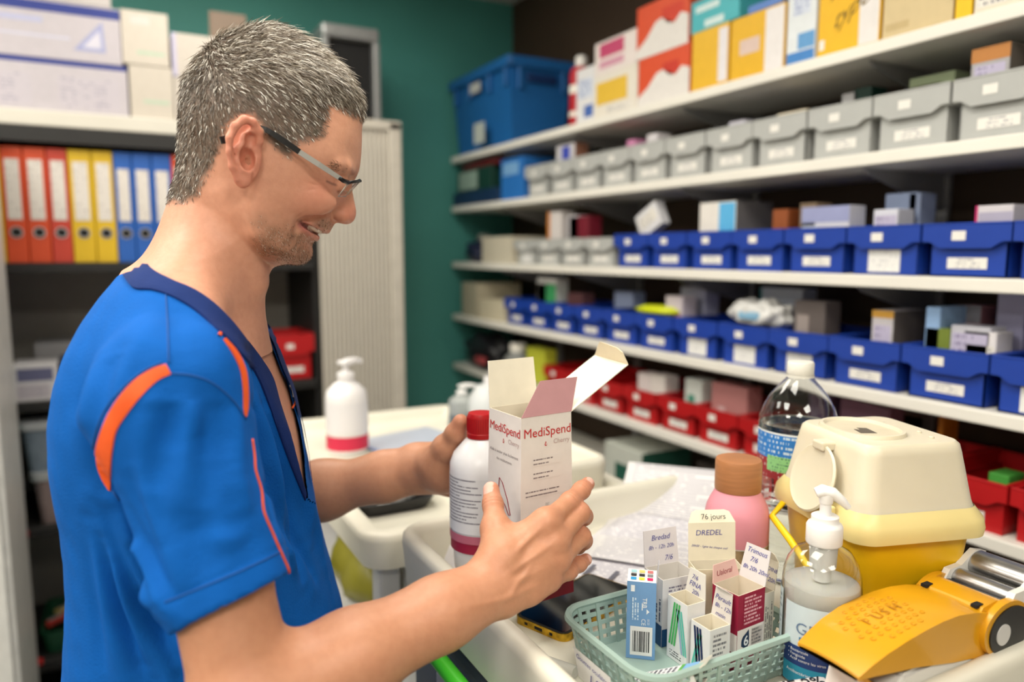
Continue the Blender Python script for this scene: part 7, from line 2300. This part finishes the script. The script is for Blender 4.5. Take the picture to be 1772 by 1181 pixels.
# orange gusset behind the sleeve head, piping, seams
ribbon('orange_gusset', [(287, 631), (262, 640), (232, 660), (205, 690), (183, 730), (169, 770), (167, 800), (176, 828), (188, 848)], [(296, 648), (272, 660), (246, 685), (222, 715), (203, 745), (196, 775), (193, 800), (192, 825), (192, 850)], orange_c, .0016)
ribbon('orange_piping', [(386, 588), (402, 612), (415, 640), (420, 672), (421, 705), (423, 722)], [(389, 586), (410, 610), (424, 640), (428, 672), (428, 705), (425, 722)], orange_c, .0016, cross=2)
ribbon('orange_tab', [(376, 580), (381, 571)], [(381, 583), (386, 573)], orange_c, .0016, cross=2, nseg=3)
cord('orange_piping', [(436, 760), (440, 790), (442, 815), (452, 850), (456, 885), (470, 920), (485, 955), (497, 982), (501, 996)], .0011, orange_c)
seam_m = mat('seam_blue', rgb(14, 78, 150), .75, noise=.05)
cord('seam', [(287, 508), (289, 550), (291, 600), (292, 630)], .0007, seam_m)
cord('seam', [(297, 647), (330, 650), (365, 662), (400, 690), (425, 725)], .0008, seam_m)
cord('seam', [(280, 628), (245, 645), (210, 675), (180, 715), (164, 760), (163, 800), (175, 835)], .0009, seam_m)
cord('seam', [(195, 850), (215, 880), (238, 930), (262, 985), (285, 1045), (300, 1085)], .0008, seam_m)
cord('seam', [(285, 1043), (330, 1025), (390, 1000), (440, 978), (497, 950)], .0007, seam_m)
# neck band: near side traced, far side mirrored through the body's mid plane
band = BM()
Lp, Rp = smooth_poly(inner_l, 5), smooth_poly(outer_l, 5); grid = []
for a, b in zip(Lp, Rp):
    row = []
    for k in range(7):
        q = a.lerp(b, k / 6)
        l, nn_ = hit(q.x, q.y, sbv)
        if l is None:
            l0 = ST(q.x, q.y, -.02); l, nn_, _, _ = sbv.find_nearest(l0)
        row.append((l, nn_))
    grid.append([row[0][0] - row[0][1] * .004] + [l + n_ * (.0030 if 0 < k < 6 else .0022) for k, (l, n_) in enumerate(row)] + [row[-1][0] - row[-1][1] * .003])
def mirror(p):
    d = (Vector(p) - TC).dot(TL); return Vector(p) - TL * (2 * d)
def snap(p):
    l, n_, _, _ = sbv.find_nearest(mirror(p)); return l + n_ * .0028
for gset in (grid, [[snap(p) for p in row] for row in grid]):
    vv = [[band.verts.new(p) for p in row] for row in gset]
    for r0, r1 in zip(vv, vv[1:]):
        for k in range(len(r0) - 1): band.faces.new((r0[k], r0[k + 1], r1[k + 1], r1[k]))
bmesh.ops.recalc_face_normals(band, faces=band.faces[:])
obj('neck_band', band, navy_c, shirt, True, 70)
# chest logo and navy side panel
lg = cord('chest_logo', [(501, 668), (505, 676), (507, 688)], .0014, plastic(226, 214, 206))
lg = cord('chest_logo', [(506, 706), (509, 700), (512, 692)], .0012, orange_c)
ribbon('side_panel', [(540, 862), (556, 905), (574, 955), (588, 1010)], [(544, 862), (562, 905), (582, 955), (598, 1020)], navy_c, .001, cross=2)

# trousers, below the picture
Pf = Field(np.array((-.25, .55, 0.0)), np.array((.30, 1.15, .98)), .008)
hipc = (TC.x, TC.y)
def L3(a, y, z): return T3(a, y, z)
cx_ = float(np.mean(SM[id(RC)][:40]))
Pf.chain([L3(cx_, 0, .93), L3(cx_, 0, .86)], [.14, .14], .05)
for s in (-1, 1):
    Pf.chain([L3(cx_, s * .08, .90), L3(cx_ + .01, s * .10, .48), L3(cx_ - .02, s * .11, .07)], [.105, .075, .065], .05)
pv, pq = Pf.mesh(); np_mesh('trousers', pv, pq, navy_c, man)
for s in (-1, 1):
    Ff = Field(np.array((-.25, .4, 0.0)), np.array((.45, 1.25, .16)), .006)
    Ff.chain([L3(cx_ - .06, s * .11, .045), L3(cx_ + .12, s * .12, .04)], [.045, .04], .02); Ff.carve(lambda P: P[..., 2] - .004, (-.25, .4, 0), (.45, 1.25, .05), 0)
    fv, fq = Ff.mesh(); np_mesh('shoe', fv, fq, plastic(230, 230, 230, .5), man)

# ------------------------------------------------------------------ eyeglasses
gls = thing('eyeglasses', 'half-rim glasses with black and silver temples worn by the man', 'glasses', (0, 0, 0))
blk = plastic(22, 22, 24, .35); slv = mat('silver_temple', rgb(186, 186, 184), .3, metal=.7, noise=.04)
def bar(bm_, pts, hgt, thick):
    pts = [Vector(p) for p in pts]; rings = []
    for i, p in enumerate(pts):
        t = (pts[min(i + 1, len(pts) - 1)] - pts[max(i - 1, 0)]).normalized()
        upd = (t.cross(HL)).normalized(); sd_ = upd.cross(t).normalized()
        hg = hgt[i] if isinstance(hgt, (list, tuple)) else hgt
        rings.append([p + upd * hg / 2 + sd_ * thick / 2, p + upd * hg / 2 - sd_ * thick / 2, p - upd * hg / 2 - sd_ * thick / 2, p - upd * hg / 2 + sd_ * thick / 2])
    loft(bm_, rings); bmesh.ops.recalc_face_normals(bm_, faces=bm_.faces[:]); return bm_
for s in (-1, 1):
    def g3(u, v, y):
        p = S(u, v, -abs(y)); d = (p - HC).dot(HL)
        return p if s < 0 else p - HL * (2 * d)
    t1 = [g3(382, 243, .083), g3(392, 241, .080), g3(420, 230, .072), g3(452, 222, .082), g3(485, 240, .083), g3(518, 263, .0805)]
    b = BM(); bar(b, smooth_poly([tuple(p) for p in t1], 4), [.0068] * 5 + [.0050] * 10 + [.0056] * 6, .0022); obj('temple_tip', b, blk, gls)
    t2 = [g3(516, 262, .0806), g3(552, 285, .0775), g3(587, 308, .0725)]
    b = BM(); bar(b, t2, [.0052, .0052, .0046], .0018); obj('temple_arm', b, slv, gls)
    b = BM(); tube(b, [g3(586, 307, .0728), g3(594, 313, .069), g3(603, 316, .062)], .0023, 8); obj('hinge', b, blk, gls, True)
    # lens: outer top, along the brow bar to the bridge, lower rim
    tl, tr, br, bl_ = g3(603, 316, .062), g3(622, 312, .010), g3(603, 334, .013), g3(585, 340, .056)
    b = BM(); tube(b, [tl, tl.lerp(tr, .5) + HF * .003, tr], .0016, 8); obj('brow_bar', b, blk, gls, True)
    rim = [tl, tl.lerp(bl_, .5) - HL * (s * -.002), bl_, bl_.lerp(br, .5) + HF * .002 - Vector((0, 0, .002)), br, tr]
    b = BM(); tube(b, smooth_poly([tuple(p) for p in rim[0:6]], 4) if False else rim, .00055, 6); obj('lens_rim', b, mat('clear_rim', rgb(196, 192, 184), .2, metal=.3), gls, True)
    b = BM()
    n = 8; vv = []
    for i in range(n + 1):
        row = []
        for j in range(n + 1):
            p = tl.lerp(tr, i / n).lerp(bl_.lerp(br, i / n), j / n) + HF * (.004 * math.sin(math.pi * i / n))
            row.append(b.verts.new(p))
        vv.append(row)
    for i in range(n):
        for j in range(n): b.faces.new((vv[i][j], vv[i + 1][j], vv[i + 1][j + 1], vv[i][j + 1]))
    le = obj('lens', b, mat('lens_glass', (.97, .97, .97), .02, noise=0, trans=1.0, ior=1.05, alpha=.35), gls, True)
    sol = le.modifiers.new('thickness', 'SOLIDIFY'); sol.thickness = .0012
    b = BM(); tube(b, [br, br - HF * .006 + Vector((0, 0, .004)), br - HF * .008 - Vector((0, 0, .001))], .0009, 6); obj('nose_pad', b, mat('clear_rim', rgb(196, 192, 184), .2, metal=.3), gls, True)
pa, pb2 = S(622, 312, -.010), S(622, 312, -.010); pb2 = pb2 - HL * (2 * (pb2 - HC).dot(HL))
b = BM(); tube(b, [pa, pa.lerp(pb2, .5) + HF * .002, pb2], .0014, 8); obj('bridge', b, blk, gls, True)
